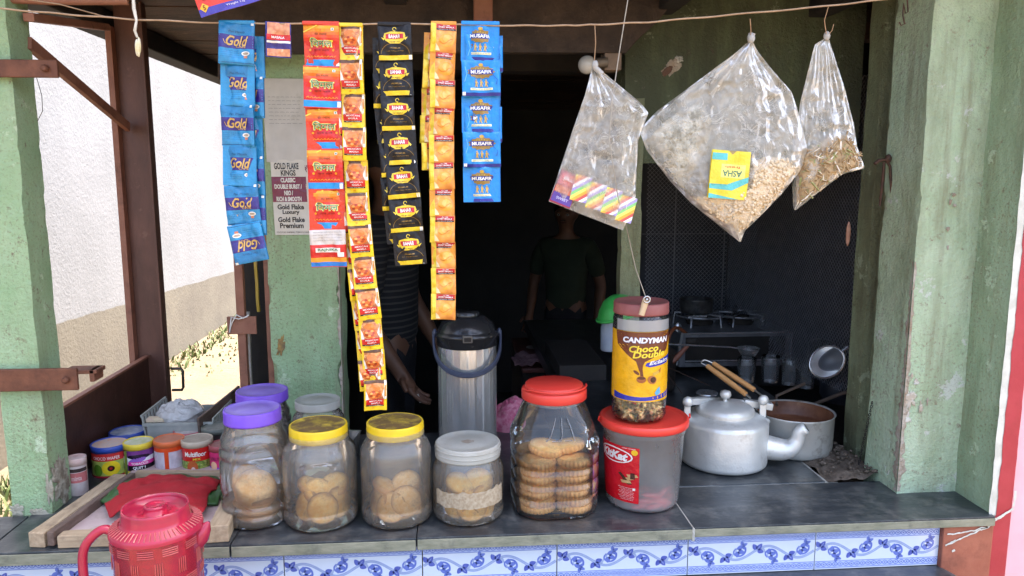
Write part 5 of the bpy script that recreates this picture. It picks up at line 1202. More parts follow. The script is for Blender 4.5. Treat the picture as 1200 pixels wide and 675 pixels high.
bar(FL + Vector((.034, -.001, 0)), BL + Vector((.022, -.005, 0)), .013, .006, .034, WOODD)
bar(FL + Vector((.046, .010, 0)), FR + Vector((.0, .010, 0)), .024, .001, .026, WOOD)
bar(FR + Vector((.012, .0, 0)), BR + Vector((.018, .02, 0)), .036, .001, .034, WOODY)
PKB = M('pinkish_board', (.42, .30, .29, 1), (.52, .42, .40, 1), .7, scale=9, bump=.3, dirt=(.34, .26, .2, 1), dscale=18)
poly_slab([FL + Vector((.03, .02, 0)), FR + Vector((0, .02, 0)), BR + Vector((.01, .12, 0)), BL + Vector((.0, .14, 0))], .006, .016, PKB).build('board', tr)
kb = at_z(160, 556, .02); kc = at_z(275, 556, .02); kb.z = kc.z = 0
bar(kb, kc, .016, .012, .028, WOOD)

def cloth(name, label, outline, zf, mat, th_=.004, seed=0, amp=.006):
    """irregular piece of folded cloth; outline as plan points, rows run front to back"""
    b = MB(mat); cx_ = sum(p[0] for p in outline) / len(outline); cy_ = sum(p[1] for p in outline) / len(outline); n = len(outline)
    def edge(s):
        u = (s % 1) * n; i = int(u); f = u - i; a = outline[i % n]; c = outline[(i + 1) % n]
        k = 1 + .012 * noise.noise(Vector((s * 40, seed, 0)))
        return ((a[0] + (c[0] - a[0]) * f - cx_) * k, (a[1] + (c[1] - a[1]) * f - cy_) * k)
    def f(s, t):
        e = edge(s); x = cx_ + e[0] * t; y = cy_ + e[1] * t
        z = zf(t) + amp * noise.noise(Vector((x * 22, y * 22, seed))) + amp * .6 * noise.noise(Vector((x * 55, y * 55, seed + 3))) * t
        return (x, y, z)
    b.grid(f, 120, 40, mat, close=True)
    return tag(b.build(name, fix=False, solid=th_), label, 'cloth')
REDC = M('red_cloth', (.33, .006, .012, 1), (.42, .010, .018, 1), .85, scale=12, bump=.5, bscale=300, bdist=.001)
GRNC = M('dark_green_leaf', (.02, .07, .018, 1), (.05, .13, .03, 1), .5, scale=20, bump=.5, bscale=50)
def pl_(px, z=.03): return [(lambda p: (p.x, p.y))(at_z(x, y_, z)) for x, y_ in px]
cloth('cloth', 'dark green cloth or leaves peeking out beneath the red cloth', pl_([(118, 588), (122, 574), (150, 562), (200, 556), (255, 560), (263, 572), (255, 588), (200, 596), (150, 598)], .026), lambda t: .034 - .010 * t ** 3, GRNC, .006, 3)
cloth('cloth', 'folded bright red cloth lying on the wooden tray', pl_([(128, 599), (122, 583), (134, 576), (139, 562), (160, 557), (186, 551), (215, 553), (258, 556), (253, 566), (244, 572), (240, 592), (232, 596), (200, 598), (160, 598), (140, 590)], .045), lambda t: .046 - .014 * t ** 5, REDC, .0025, 8, .008)

# ------------------------------------------------------------------ tins and tubs behind the tray
def tin(label, px, pyf, half, pyl, lidm, topm, wallm, deco=None, lidr=1.04, lidh=.014, name='tin', z=.001, cat='tub'):
    cx, cy, r = foot(px, pyf, half, z); H = topz(px, pyl, cy) - z
    t = thing(name, label, cat, (cx, cy, z))
    b = MB(wallm); b.lathe([(r * .94, 0), (r, .003), (r, H - lidh)], None, 48); b.build('body', t, fix=False)
    if deco:
        b = MB(); d = Deco(b, wrap(r, R(8), 0, e=.0003)); deco(d, r, H - lidh); b.build('label', t, fix=False)
    b = MB(lidm); rl = r * lidr; b.lathe([(rl * .96, -lidh), (rl, -lidh), (rl, -.001), (rl * .97, 0), (rl * .93, 0), (rl * .90, -.002)], lidm, 48, cap0=False, cap1=False, z=H); b.lathe([(rl * .90, -.002), (rl * .02, -.0015)], topm, 48, cap0=False, z=H); b.build('lid', t, fix=False)
    return t, cx, cy, r, H
BLUL = M('blue_lid', (.025, .06, .33, 1), (.04, .09, .42, 1), .4, scale=16, bump=.1)
PAPL = M('lid_sticker_orange', (.62, .40, .28, 1), (.5, .42, .4, 1), .5, scale=80, dirt=(.7, .3, .1, 1), dscale=60)
def dd_blue(d, r, h):
    W2 = r * 1.5
    d.rect(-W2, .0, W2, h * .70, M('pic_green', (.22, .34, .06, 1), (.42, .48, .1, 1), .3, scale=90), 24, 3, 1); d.rect(-W2, h * .68, W2, h * .95, ink(200, 50, 50), 24, 2, 2); d.text('CHOCO WAFER', -.0, h * .80, r * 1.5, h * .13, ink(240, 220, 215), .01, 0, 3)
    d.ell(r * .25, h * .38, h * .34, h * .30, ink(235, 205, 40), 3); d.ell(r * .25, h * .38, h * .13, h * .12, ink(60, 20, 20), 4); d.ell(r * .25, h * .38, h * .05, h * .05, ink(170, 30, 30), 5)
    d.ell(-r * .5, h * .3, h * .2, h * .25, ink(90, 130, 40), 3); d.rect(-W2, 0, W2, h * .08, ink(170, 40, 60), 24, 1, 4)
def dd_tob(d, r, h):
    W2 = r * 1.5; K = ink(25, 22, 28); PK = ink(225, 60, 150); WH = ink(240, 238, 240)
    d.rect(-W2, 0, W2, h * .98, ink(120, 60, 130), 24, 3, 1); d.rect(-W2, h * .45, W2, h * .72, WH, 24, 2, 2); d.ell(.2 * r, h * .75, r * .8, h * .09, ink(40, 20, 50), 3); d.ell(.1 * r, h * .62, r * .6, h * .1, ink(150, 100, 190), 3, rot=.2)
    d.rect(-r * .55, h * .42, W2, h * .56, PK, 16, 2, 4); d.text('TOBACCO', r * .25, h * .49, r * 1.1, h * .09, WH, .02, 0, 6)
    d.rect(-r * .55, h * .22, W2, h * .42, K, 16, 2, 4); d.text('QUIT !', r * .2, h * .32, r * .8, h * .13, WH, .03, 0, 6)
    d.rect(-W2, 0, W2, h * .20, ink(220, 200, 40), 24, 1, 4); d.text('CALL 1800', r * .1, h * .10, r * .9, h * .09, K, .02, 0, 6); d.rect(-r * .9, 0, -r * .6, h, ink(110, 130, 60), 3, 3, 7)
def dd_or(d, r, h):
    W2 = r * 1.5; d.rect(-W2, 0, W2, h, M('pic_greyflowers', (.42, .36, .40, 1), (.62, .56, .60, 1), .35, scale=50), 24, 4, 1); d.rect(-r * .16, 0, r * .12, h, ink(215, 75, 30), 3, 3, 2); d.rect(-W2, h * .85, W2, h, ink(215, 75, 30), 24, 1, 2)
def dd_red(d, r, h):
    W2 = r * 1.5; d.rect(-W2, 0, W2, h, ink(200, 35, 30), 24, 4, 1); d.rect(-W2, 0, W2, h * .52, food('pic_peas', (.30, .38, .06, 1), (.08, .16, .02, 1), (.5, .55, .2, 1), 180), 24, 3, 2)
    d.text('Multifloor', 0, h * .78, r * 1.45, h * .18, ink(240, 238, 225), .02, .1, 3); d.text('MIX', .1 * r, h * .60, r * .5, h * .08, ink(230, 200, 60), .02, 0, 3)
    d.ell(-r * .2, h * .28, r * .36, h * .27, ink(190, 95, 50), 4); d.ell(-r * .15, h * .16, r * .16, h * .16, ink(230, 200, 185), 5)
def dd_pk(d, r, h):
    W2 = r * 1.5; d.rect(-W2, 0, W2, h, ink(215, 50, 110), 24, 4, 1); d.rect(-W2, 0, W2, h * .35, ink(150, 80, 190), 24, 2, 2); d.ell(-r * .6, h * .40, r * .3, h * .2, ink(240, 190, 150), 3); d.text('LOLLY', -r * .5, h * .72, r * .8, h * .14, ink(80, 30, 60), .02, 0, 3)
def dd_pale(d, r, h):
    W2 = r * 1.5; d.rect(-W2, h * .80, W2, h * .92, ink(60, 50, 50), 24, 1, 1); d.rect(-W2, h * .45, W2, h * .78, ink(190, 110, 110), 24, 1, 1); d.text('mints', .2 * r, h * .6, r, h * .14, ink(215, 190, 185), .02, 0, 2)
PALE = M('pale_pink_plastic', (.58, .36, .32, 1), (.62, .52, .48, 1), .6, scale=30)
tin('small pale pink topped tub tucked behind the green pillar', 93, 582, 10.5, 535, PALE, PALE, M('offwhite_tub', (.55, .50, .48, 1), (.45, .36, .34, 1), .5, scale=40), dd_pale, 1.03, .016)
tin('blue lidded tub with yellow flower picture beside the brown sheet gate', 132, 560, 20, 518, BLUL, PAPL, ink(190, 60, 60), dd_blue)
tin('second blue lidded tub half hidden behind the flower picture tub', 152, 536, 19.5, 504, BLUL, M('lid_sticker_blue', (.2, .25, .4, 1), (.5, .52, .55, 1), .4, scale=60), ink(50, 60, 130), None)
tin('yellow lidded tin printed with a tobacco quit warning', 165, 558, 16, 516, M('yellow_tin_lid', (.78, .60, .04, 1), (.65, .5, .05, 1), .4, scale=30), M('lid_green_print', (.45, .50, .25, 1), (.62, .62, .5, 1), .5, scale=60), ink(80, 50, 90), dd_tob)
tin('orange lidded tub with pale flower print and orange stripe', 201, 557, 16.5, 513, M('orange_lid', (.68, .13, .03, 1), (.6, .15, .05, 1), .42, scale=30), M('orange_lid_top', (.42, .14, .07, 1), (.5, .2, .12, 1), .6, scale=50), ink(190, 160, 170), dd_or)
tin('red snack tin with green pea picture and beige lid', 233.5, 557, 17, 513, M('beige_lid', (.45, .36, .26, 1), (.52, .44, .33, 1), .55, scale=30), M('beige_lid_top', (.30, .24, .18, 1), (.40, .33, .25, 1), .6, scale=60), ink(190, 40, 35), dd_red)
tin('pink and violet tin just showing beside the purple lidded jar', 262, 557, 14, 519, M('dark_red_tinlid', (.3, .04, .05, 1), (.36, .1, .1, 1), .5, scale=30), M('dark_red_tintop', (.16, .04, .04, 1), (.3, .1, .08, 1), .5, scale=50), ink(200, 60, 120), dd_pk)
tin('white topped red tub in the back row of tins', 224, 536, 17, 503, M('pinkred_lid', (.5, .08, .12, 1), (.6, .2, .22, 1), .4, scale=30), M('white_sticker', (.66, .63, .6, 1), (.5, .4, .38, 1), .5, scale=50), ink(170, 40, 60), None)
tin('dark grey lidded round tin in the back row behind the pink tin', 256, 540, 16.5, 499, M('grey_green_lid', (.11, .12, .10, 1), (.17, .18, .15, 1), .5, scale=30, bump=.2), M('grey_green_top', (.14, .15, .13, 1), (.24, .24, .2, 1), .55, scale=40), ink(70, 60, 60), None)
# basket with plastic bag behind the tins
bk = thing('basket', 'grey slatted plastic basket behind the tins against the gate', 'basket', (0, 0, 0))
GPL = M('grey_basket', (.32, .33, .30, 1), (.42, .42, .38, 1), .6, scale=30)
B0 = at_z(172, 540, 0); by0 = B0.y + .04; bx0 = B0.x - .01; bx1 = at_y(244, 500, by0).x; bz = at_y(200, 497, by0).z
b = MB(GPL); by1 = by0 + .16
b.box(bx0, bx1, by0, by0 + .003, 0.001, bz); b.box(bx0 + .003, bx1 - .003, by0 + .003, by1 - .003, .001, .004); b.box(bx0, bx1, by1 - .003, by1, .001, bz); b.build('tray_base', bk)
for xx in (bx0, bx1 - .002):
    for i in range(9):
        b = MB(GPL); y = by0 + .003 + i * .019; b.beam((xx + .002, y, .004), (xx + .002 - (.012 if xx == bx0 else -.012), y, bz + (.02 if xx == bx0 else .008)), .003, .009, up=(0, 1, 0)); b.build('slat', bk)
b = MB(GPL); 
for s_, xx in ((-1, bx0), (1, bx1)): b.box(xx + s_ * .012 - .002, xx + s_ * .012 + .002, by0, by1, bz + (.018 if s_ < 0 else .006), bz + (.024 if s_ < 0 else .012))
b.box(bx0 - .01, bx1 + .01, by0 - .003, by0 - .0003, bz - .004, bz + .004); b.build('rim', bk)
WRAPB = clear('crumpled_white_film', (.97, .97, .97, 1), .75, .3, .15, scale=25, bump=1, bscale=30, bdist=.02)
b = MB(WRAPB); c_ = at_y(212, 484, by0 + .06)
b.grid(lambda s, t: (c_.x + .055 * math.cos(2 * math.pi * s) * math.sin(math.pi * t) * (1 + .25 * noise.noise(Vector((s * 7, t * 6, 1)))), c_.y + .06 * math.sin(2 * math.pi * s) * math.sin(math.pi * t), c_.z - .030 * math.cos(math.pi * t) * (1 + .4 * noise.noise(Vector((s * 6, t * 6, 4)))) + .006 * noise.noise(Vector((s * 20, t * 20, 4)))), 60, 40, close=True)
tag(b.build('plastic_bag', fix=False), 'crumpled white plastic bag lying in the grey basket', 'bag')
b = MB(M('cream_packet', (.66, .58, .38, 1), (.6, .45, .35, 1), .5, scale=60)); c_ = at_y(184, 497, by0 + .02); b.box(c_.x - .022, c_.x + .024, c_.y - .012, c_.y + .012, bz + .002, bz + .012)
tag(b.build('packet', bevel=.002), 'small cream packet at the front rim of the grey basket', 'packet')
b = MB(WOODD); a = at_y(232, 500, by0 + .01); c_ = at_y(240, 482, by0 + .14); b.beam((a.x + .012, by0 - .02, bz - .01), (a.x + .045, by0 + .22, bz + .004), .006, .06, up=(0, 0, 1)); tag(b.build('plank', bevel=.001), 'short dark wooden plank standing beside the basket', 'plank')

# ------------------------------------------------------------------ red jug
LZ = -.118
jy = -.175; jx = at_y(183, 610, jy).x; jt = at_y(178, 592, jy).z; r = 50 / FPX * zc((jx, jy, jt - .02))
t = thing('water_jug', 'translucent red plastic water jug with round lid on the lower ledge', 'jug', (jx, jy, LZ), rz=R(6))
JH = jt - LZ
JRED = clear('red_jug_plastic', (.92, .06, .13, 1), .26, .12, .12, tint=(.97, .42, .46, 1), scale=8, bump=.2, bscale=25)
JRED2 = clear('red_jug_lid', (.86, .05, .14, 1), .46, .12, .15, tint=(.9, .2, .25, 1), scale=8, bump=.15, bscale=25)
sh_ = JH - .036
b = MB(JRED); b.lathe([(.002, .004), (r * .80, .0), (r * .86, .008), (r * .93, sh_ * .5), (r * .99, sh_ * .97), (r * 1.0, sh_)], None, 72, cap0=False, cap1=False); b.build('body', t, fix=False)
b = MB(JRED); b.lathe([(r * .77, .010), (r * .88, sh_ * .5), (r * .95, sh_ * .96)], None, 48, cap0=False, cap1=False); b.build('inner_wall', t, fix=False)
# basket-weave ribs moulded in the wall
WV = clear('weave_rib', (.90, .24, .24, 1), .45, .15, .15, tint=(.95, .4, .35, 1))
b = MB(WV)
for row in range(9):
    zc0 = sh_ - .016 - row * .028
    for k in range(12):
        a = 2 * math.pi * (k + .5 * (row % 2)) / 12; rr = r * (.86 + .14 * (zc0 / sh_)) + .0006
        for q in range(4):
            if row % 2 == 0: b.tube([(rr * math.sin(a + w), -rr * math.cos(a + w), zc0 + (q - 1.5) * .0034) for w in (-.17, -.06, .06, .17)], .0010, n=5)
            else: b.tube([(rr * math.sin(a + (q - 1.5) * .05), -rr * math.cos(a + (q - 1.5) * .05), zc0 + w) for w in (-.012, .012)], .0008, n=5)
b.build('weave_pattern', t, fix=False)
b = MB(JRED2); rl = r * .735
b.lathe([(r * 1.02, sh_ - .004), (r * 1.03, sh_), (r * 1.0, sh_ + .006), (rl * 1.06, sh_ + .013), (rl * 1.03, sh_ + .018), (rl * 1.0, JH - .003), (rl * .99, JH), (rl * .95, JH), (rl * .93, JH - .004), (rl * .92, JH - .013), (rl * .36, JH - .014), (rl * .34, JH - .002), (rl * .33, JH + .001), (rl * .28, JH + .002), (rl * .25, JH - .001), (rl * .01, JH - .001)], None, 72, cap0=False, cap1=False); b.build('lid', t, fix=False)
b = MB(WV)
for k in range(56):
    a = 2 * math.pi * k / 56; b.tube([(q * math.sin(a), -q * math.cos(a), z) for q, z in ((r * 1.005, sh_ + .0065), (rl * 1.10, sh_ + .0135))], .0011, n=5)
b.build('lid_ribs', t, fix=False)
b = MB(JRED2); hp = [(-r * .95, 0, sh_ - .004), (-r * 1.15, 0, sh_ + .002), (-r * 1.42, 0, sh_ - .010), (-r * 1.62, 0, sh_ - .032), (-r * 1.66, 0, sh_ - .07), (-r * 1.60, 0, sh_ - .13), (-r * 1.40, 0, sh_ - .18), (-r * .9, 0, sh_ - .20)]
for i in range(len(hp) - 1): b.beam(hp[i], hp[i + 1], .018, .011, up=(0, 1, 0)) if False else None
b.tube(smooth(hp, 4), .0075, n=8); b.build('handle', t, fix=False)
b = MB(JRED2); b.tube([(r * .80, 0, sh_ - .030), (r * .96, 0, sh_ - .020), (r * 1.08, 0, sh_ - .008), (r * 1.17, 0, sh_ + .001)], [.018, .016, .010, .002], n=16); b.build('spout', t, fix=False)

# ------------------------------------------------------------------ hanging plastic bags
BAGM = clear('hanging_bag_film', (.88, .83, .73, 1), .15, .42, .30, scale=17, bump=.9, bscale=40, bdist=.010, crease=22, gloss=.45, facet=34)
def bag(label, left, right, Y, thick, folds, seed, name='plastic_bag', mat=BAGM, lean=0):
    """left/right: outline of the bag as seen, from the tied top down; it is a full closed bag with belly"""
    def curve(P):
        P = [at_y(x, y_, Y) for x, y_ in P]; L = [0]
        for a, c in zip(P, P[1:]): L.append(L[-1] + (c - a).length)
        def f(t):
            s = t * L[-1]
            for i in range(len(P) - 1):
                if s <= L[i + 1] + 1e-9: return P[i].lerp(P[i + 1], (s - L[i]) / (L[i + 1] - L[i]))
            return P[-1]
        return f
    fl, fr_ = curve(left), curve(right); top = fl(0).lerp(fr_(0), .5)
    root = thing(name, label, 'bag', top)
    for side, nm in ((-1, 'front_film'), (1, 'rear_film')):
        b = MB(mat)
        def f(s, t):
            p = fl(t).lerp(fr_(t), s); wd = (fr_(t) - fl(t)).length
            belly = thick * t ** .8 * (1 - t ** 7) * (1 - (2 * s - 1) ** 2) ** .5 * 1
            fo = math.sin(s * folds * 2 * math.pi + 2 * noise.noise(Vector((s * 3, t * 2, seed)))) * .0022 * max(0, 1 - t * 2.2) * min(1, t * 5)
            cr = noise.noise(Vector((s * 4, t * 5, seed + side))) * .008 + abs(noise.noise(Vector((p.x * 45, p.z * 40, seed + 9)))) * .007 + abs(noise.noise(Vector((p.x * 100, p.z * 90, seed + 3)))) * .003
            e = min(1, (1 - abs(2 * s - 1)) * 6) * min(1, (1 - t) * 8 + .15)
            return (p.x - top.x, p.y - top.y + side * (belly + .0006) + (fo + cr) * e, p.z - top.z)
        b.grid(f, 90, 80, mat); b.build(nm, root, fix=False)
    return root, top
KN = M('bag_knot', (.62, .57, .48, 1), (.50, .45, .38, 1), .5, scale=60, bump=.8, bscale=120)
def knot(root, off, r, tail=None):
    b = MB(clear('knot_film', (.72, .69, .63, 1), .7, .2, .3, scale=50, bump=.8, bscale=80)); b.ball(off, r, sc=(1, .9, 1.4), n=12)
    if tail: b.tube(tail, [r * .8] + [r * .6] * (len(tail) - 2) + [r * .9], n=8)
    b.build('knot', root, fix=False)
def twine(pts, label, r=.0009):
    b = MB(WIRE); b.tube(pts, r, n=5); return tag(b.build('twine'), label, 'twine')
# 1 rainbow sweets
BY = -.01
bg1, tp1 = bag('clear bag of rainbow striped sweet packs hanging below the bulb', [(694, 79), (686, 110), (672, 150), (657, 195), (647, 225), (643, 236)], [(700, 79), (722, 97), (750, 120), (760, 132), (748, 165), (746, 200), (745, 230), (730, 270)], BY, .030, 6, 3)
knot(bg1, (0, -.002, .004), .006, [(0, -.002, .0), (.012, -.004, -.012)])
twine([at_y(697, 29, wy), at_y(698, 50, wy + .01), at_y(696, 78, BY)], 'short twine tying the rainbow sweet bag to the wire')
def stripe_pack():
    b = MB(M('pack_white', (.7, .68, .72, 1), (.62, .6, .68, 1), .4, scale=20))
    w, h, dpt = .030, .046, .014; b.box(-w / 2, w / 2, 0, dpt, 0, h)
    cols = [(205, 95, 90), (238, 175, 70), (240, 235, 110), (140, 205, 130), (165, 155, 215), (235, 235, 240)]
    d = Deco(b, lambda u, v, l: (u, -.0003 * l, v)); n = 12
    import itertools
    for k in range(-8, 14):
        c = cols[k % 6]; s0 = k * .0068; q = []
        # clip the slanting band u*.55 + v in [s0, s0+.0068] to the face
        P = [(-w / 2, 0), (w / 2, 0), (w / 2, h), (-w / 2, h)]
        def clip(P, a, sg):
            o = []
            for i in range(len(P)):
                p, q_ = P[i], P[(i + 1) % len(P)]; fp = sg * (-p[0] * .9 + p[1] - a); fq = sg * (-q_[0] * .9 + q_[1] - a)
                if fp >= 0: o.append(p)
                if fp * fq < 0: u = fp / (fp - fq); o.append((p[0] + (q_[0] - p[0]) * u, p[1] + (q_[1] - p[1]) * u))
            return o
        P = clip(P, s0, 1); P = clip(P, s0 + .0068, -1) if P else P
        if len(P) > 2: b.add([d.fn(x, y, 1) for x, y in P], [tuple(range(len(P)))], ink(*c))
    return b.build('sweet_pack', fix=False)
pp = stripe_pack(); 
for k, (px, py) in enumerate(((677, 232), (695, 241), (713, 247), (730, 256))):
    o = pp if k == 0 else dup(pp); q = at_y(px, py, BY - .012 + .003 * (k % 2)); o.location = q + Vector((0, 0, -.006)); o.rotation_euler = (.05, R(14), .04 * (k - 1)); tag(o, ('leftmost rainbow striped sweet pack in the hanging bag, beside the maroon packet', 'second rainbow striped sweet pack from the left in the hanging bag', 'third rainbow striped sweet pack from the left in the hanging bag', 'rightmost rainbow striped sweet pack in the hanging bag, lowest of the row')[k], 'sweet pack', 'striped sweet packs in the bag')
b = MB(ink(150, 40, 70)); q = at_y(664, 222, BY - .006); d = Deco(b, lambda u, v, l: (u, -.0003 * l - .002 * math.sin(u * 80), v)); d.rect(-.021, -.030, .018, .030, ink(155, 45, 75), 6, 6, 0); d.rect(-.017, .006, .014, .026, ink(200, 60, 75), 4, 2, 1); d.text('JELLY', -.001, .017, .024, .008, ink(240, 235, 235), .02, 0, 2); d.rect(-.020, -.027, .017, -.010, ink(90, 60, 150), 4, 2, 1); d.text('SWEET', -.001, -.019, .022, .005, ink(200, 190, 230), .02, 0, 2); d.rect(-.020, -.009, .017, .003, ink(210, 120, 90), 4, 1, 1)
b.grid(lambda s, t: (-.021 + .039 * s, .006, -.03 + .06 * t), 2, 2, ink(150, 40, 70))
tag(b.build('sweet_packet', fix=False, loc=q, rot=(0, R(22), 0)), 'maroon and violet jelly packet at the left corner of the sweet bag', 'packet')
# 2 big bag
bg2, tp2 = bag('largest hanging bag, bulging clear film with crumbs and an upside down yellow packet', [(877, 49), (862, 62), (835, 82), (800, 108), (770, 130), (749, 152), (757, 175), (785, 212), (810, 238), (840, 262), (866, 283)], [(882, 49), (889, 62), (905, 82), (928, 108), (938, 140), (946, 175), (938, 200), (915, 228), (893, 250), (872, 270), (868, 283)], BY, .045, 7, 14)
knot(bg2, (0, -.002, .006), .007, [(0, 0, .004), (.002, 0, .014)])
twine([at_y(879, 22, wy), at_y(880, 36, -.02), at_y(879, 49, BY)], 'short twine tying the largest bag to the wire')
CR = M('puffed_crumbs', (.66, .50, .30, 1), (.76, .62, .44, 1), .9, scale=90, bump=1, bscale=160, bdist=.006, dirt=(.44, .26, .12, 1), dscale=90, dvar=(.6, .75))
def heap(label, px_pts, Y, th_, mat, n, rs_, seed, name='crumbs', extra=None, cat='crumbs'):
    rnd = random.Random(seed); b = MB(mat); P = [at_y(x, y_, Y) for x, y_ in px_pts]; c = sum(P, Vector()) / len(P); N_ = len(P)
    def edge(s): u = (s % 1) * N_; i = int(u); return P[i % N_].lerp(P[(i + 1) % N_], u - i)
    for sd in (-1, 1):
        b.grid(lambda s, t: (lambda e: (c.x + (e.x - c.x) * t, Y + sd * th_ * math.sqrt(max(0, 1 - t * t)) + .002 * noise.noise(Vector((e.x * 150 * t, e.z * 150 * t, seed))), c.z + (e.z - c.z) * t))(edge(s)), 48, 14, mat, close=True)
    for _ in range(n):
        e = edge(rnd.random()); t = math.sqrt(rnd.random()); r_ = rnd.uniform(*rs_)
        p = (c.x + (e.x - c.x) * t, Y - th_ * math.sqrt(max(0, 1 - t * t)) - .001, c.z + (e.z - c.z) * t)
        m = mat if not extra or rnd.random() < .6 else rnd.choice(extra)
        if rs_[1] > .004:
            a = rnd.uniform(0, 3.14); L_ = r_ * rnd.uniform(1, 3); q = Vector((math.cos(a), rnd.uniform(-.5, .2), math.sin(a))) * L_; b.beam(Vector(p) - q, Vector(p) + q, r_ * .8, r_ * .35, m)
        else: b.ball(p, r_, m, n=6, m=4, sc=(rnd.uniform(.7, 1.5), 1, rnd.uniform(.7, 1.5)))
    return tag(b.build(name, fix=False), label, cat, kind='stuff')
heap('pale golden puffed crumbs filling the pointed bottom of the largest bag', [(812, 232), (828, 234), (850, 234), (874, 218), (880, 190), (900, 183), (922, 186), (933, 198), (914, 224), (893, 246), (869, 272), (838, 256)], BY - .008, .026, CR, 420, (.0015, .0035), 4)
heap('crushed pale wrappers in the left side of the largest bag', [(765, 158), (778, 143), (800, 128), (822, 120), (834, 140), (828, 175), (812, 205), (800, 222), (782, 196)], BY - .004, .018, M('crushed_wrappers', (.26, .24, .18, 1), (.52, .49, .40, 1), .5, scale=60, bump=1, bscale=50, bdist=.01, dirt=(.20, .18, .13, 1), dscale=26, dvar=(.5, .6)), 0, (.001, .002), 6, 'wrappers', cat='wrappers')
YP = ink(225, 205, 60); b = MB(YP); q = at_y(855, 205, BY - .036); w, h = 46 / FPX * zc(q), 56 / FPX * zc(q)
d = Deco(b, lambda u, v, l: (u, -.0003 * l + .0016 * math.sin(u * 120) * math.cos(v * 60), v)); d.rect(-w / 2, -h / 2, w / 2, h / 2, YP, 8, 8, 0); TQ = ink(90, 185, 185)
d.fan([(-w / 2, -h * .20), (-w * .1, -h * .22), (w / 2, -h * .02), (w / 2, -h * .14), (w * .1, -h * .32), (-w / 2, -h * .30)], TQ, 1); d.rect(-w / 2, h * .30, -w * .1, h * .44, TQ, 3, 2, 1); d.fan([(-w / 2, -h / 2), (w * .3, -h / 2), (-w / 2, -h * .40)], TQ, 1)
d.rect(-w * .24, h * -.06, w * .40, h * .22, ink(235, 225, 120), 5, 3, 1); d.text('ASHA', w * .06, h * .03, w * .52, h * .13, ink(70, 120, 100), .02, 0, 2, rot=math.pi); d.text('fresh', w * .06, h * .16, w * .4, h * .05, ink(200, 90, 60), .01, 0, 2, rot=math.pi); d.fan([(-w * .08, h / 2), (w * .12, h / 2), (w * .02, h * .42)], ink(160, 140, 90), 1)
b.grid(lambda s, t: (-w / 2 + w * s, .006, -h / 2 + h * t), 3, 3, YP)
tag(b.build('packet', fix=False, loc=q, rot=(0, R(4), 0)), 'yellow and turquoise packet upside down inside the largest bag', 'packet')
# 3 small bag
bg3, tp3 = bag('narrow clear bag of dry herbs and chips hanging rightmost', [(966, 45), (955, 52), (948, 80), (938, 120), (934, 150), (930, 180), (929, 215), (931, 246)], [(971, 45), (979, 70), (990, 105), (1000, 145), (1004, 172), (1013, 197), (985, 205), (950, 232), (933, 246)], BY + .01, .030, 8, 22)
knot(bg3, (0, -.001, .004), .006)
twine([at_y(971, 7, wy), at_y(966, 24, -.02), at_y(969, 45, BY + .01)], 'bent twine holding the narrow bag on the wire')
twine([at_y(967, 45, BY + .01), at_y(975, 36, BY), at_y(977, 28, BY - .004)], 'loose curled twine end above the narrow bag', .0008)
HB = M('dry_herbs', (.30, .20, .10, 1), (.46, .33, .18, 1), .8, scale=70, bump=.8, bscale=120, dirt=(.16, .08, .04, 1), dscale=50)
heap('dry brown herbs and pale chips at the bottom of the narrow bag', [(933, 200), (940, 178), (965, 165), (990, 158), (1003, 175), (1008, 194), (984, 202), (950, 227), (934, 240)], BY + .006, .020, HB, 260, (.002, .0046), 7, 'herbs', [M('pale_chips', (.66, .58, .46, 1), (.75, .68, .58, 1), .6, scale=60), HB, M('green_bits', (.28, .30, .12, 1), None, .7)], cat='herbs')

# ------------------------------------------------------------------ bulb in its holder on the slim post
q = at_y(703, 74, .50); bl = thing('light_bulb', 'unlit round frosted bulb sticking out sideways from a brown holder', 'bulb', q)
b = MB(M('bulb_glass', (.52, .50, .46, 1), (.60, .58, .54, 1), .25, scale=20, coat=.4)); b.ball((at_y(688, 76, .50) - q), .022, sc=(1, 1, 1), n=20, m=14); b.build('bulb', bl)
b = MB(M('bakelite', (.10, .08, .07, 1), (.18, .14, .1, 1), .5, .2, scale=30)); b.tube([(-.012, 0, 0), (.018, 0, .002)], .012, n=16); b.build('holder', bl)
a = at_y(709, 60, .50); c = at_y(729, 77, .50); b = MB(M('junction_box', (.17, .12, .09, 1), (.24, .17, .12, 1), .7, scale=30, bump=.3)); b.box(a.x, c.x, .505, .555, c.z - .01, a.z + .006); b.build('junction_box', bl, loc=-q, bevel=.003)

# green plastic lid wedged at the post
q = at_y(716, 366, .50); GP = M('green_plastic', (.03, .30, .05, 1), (.05, .38, .08, 1), .4, scale=20)
t = thing('green_cap', 'bright green plastic strainer bowl hanging on the slim post behind the candy jar', 'strainer', q)
b = MB(GP); b.lathe([(.056, 0), (.054, .004), (.046, .022), (.030, .042), (.012, .050), (.0005, .051)], None, 40, cap0=False, cap1=False, shape=lambda a: 1 + .02 * math.cos(20 * a)); o = b.build('dome', t, fix=False, solid=.002); o.rotation_euler = (0, R(-16), 0); o.location = (.022, 0, -.006)
b = MB(GP); b.tube([(.058 * math.cos(a), .058 * math.sin(a), 0) for a in [2 * math.pi * i / 40 for i in range(40)]], .004, close=True); o = b.build('rim', t); o.rotation_euler = (0, R(-16), 0); o.location = (.022, 0, -.006)
b = MB(M('bluish_jar', (.22, .27, .36, 1), (.3, .35, .42, 1), .4)); c = at_y(713, 395, .52); b.lathe([(.017, 0), (.020, .004), (.020, .06), (.016, .075)], None, 24, c=(0, 0)); tag(b.build('beaker', loc=c + Vector((0, 0, -.035))), 'dim bluish beaker hanging by the slim green post', 'beaker')

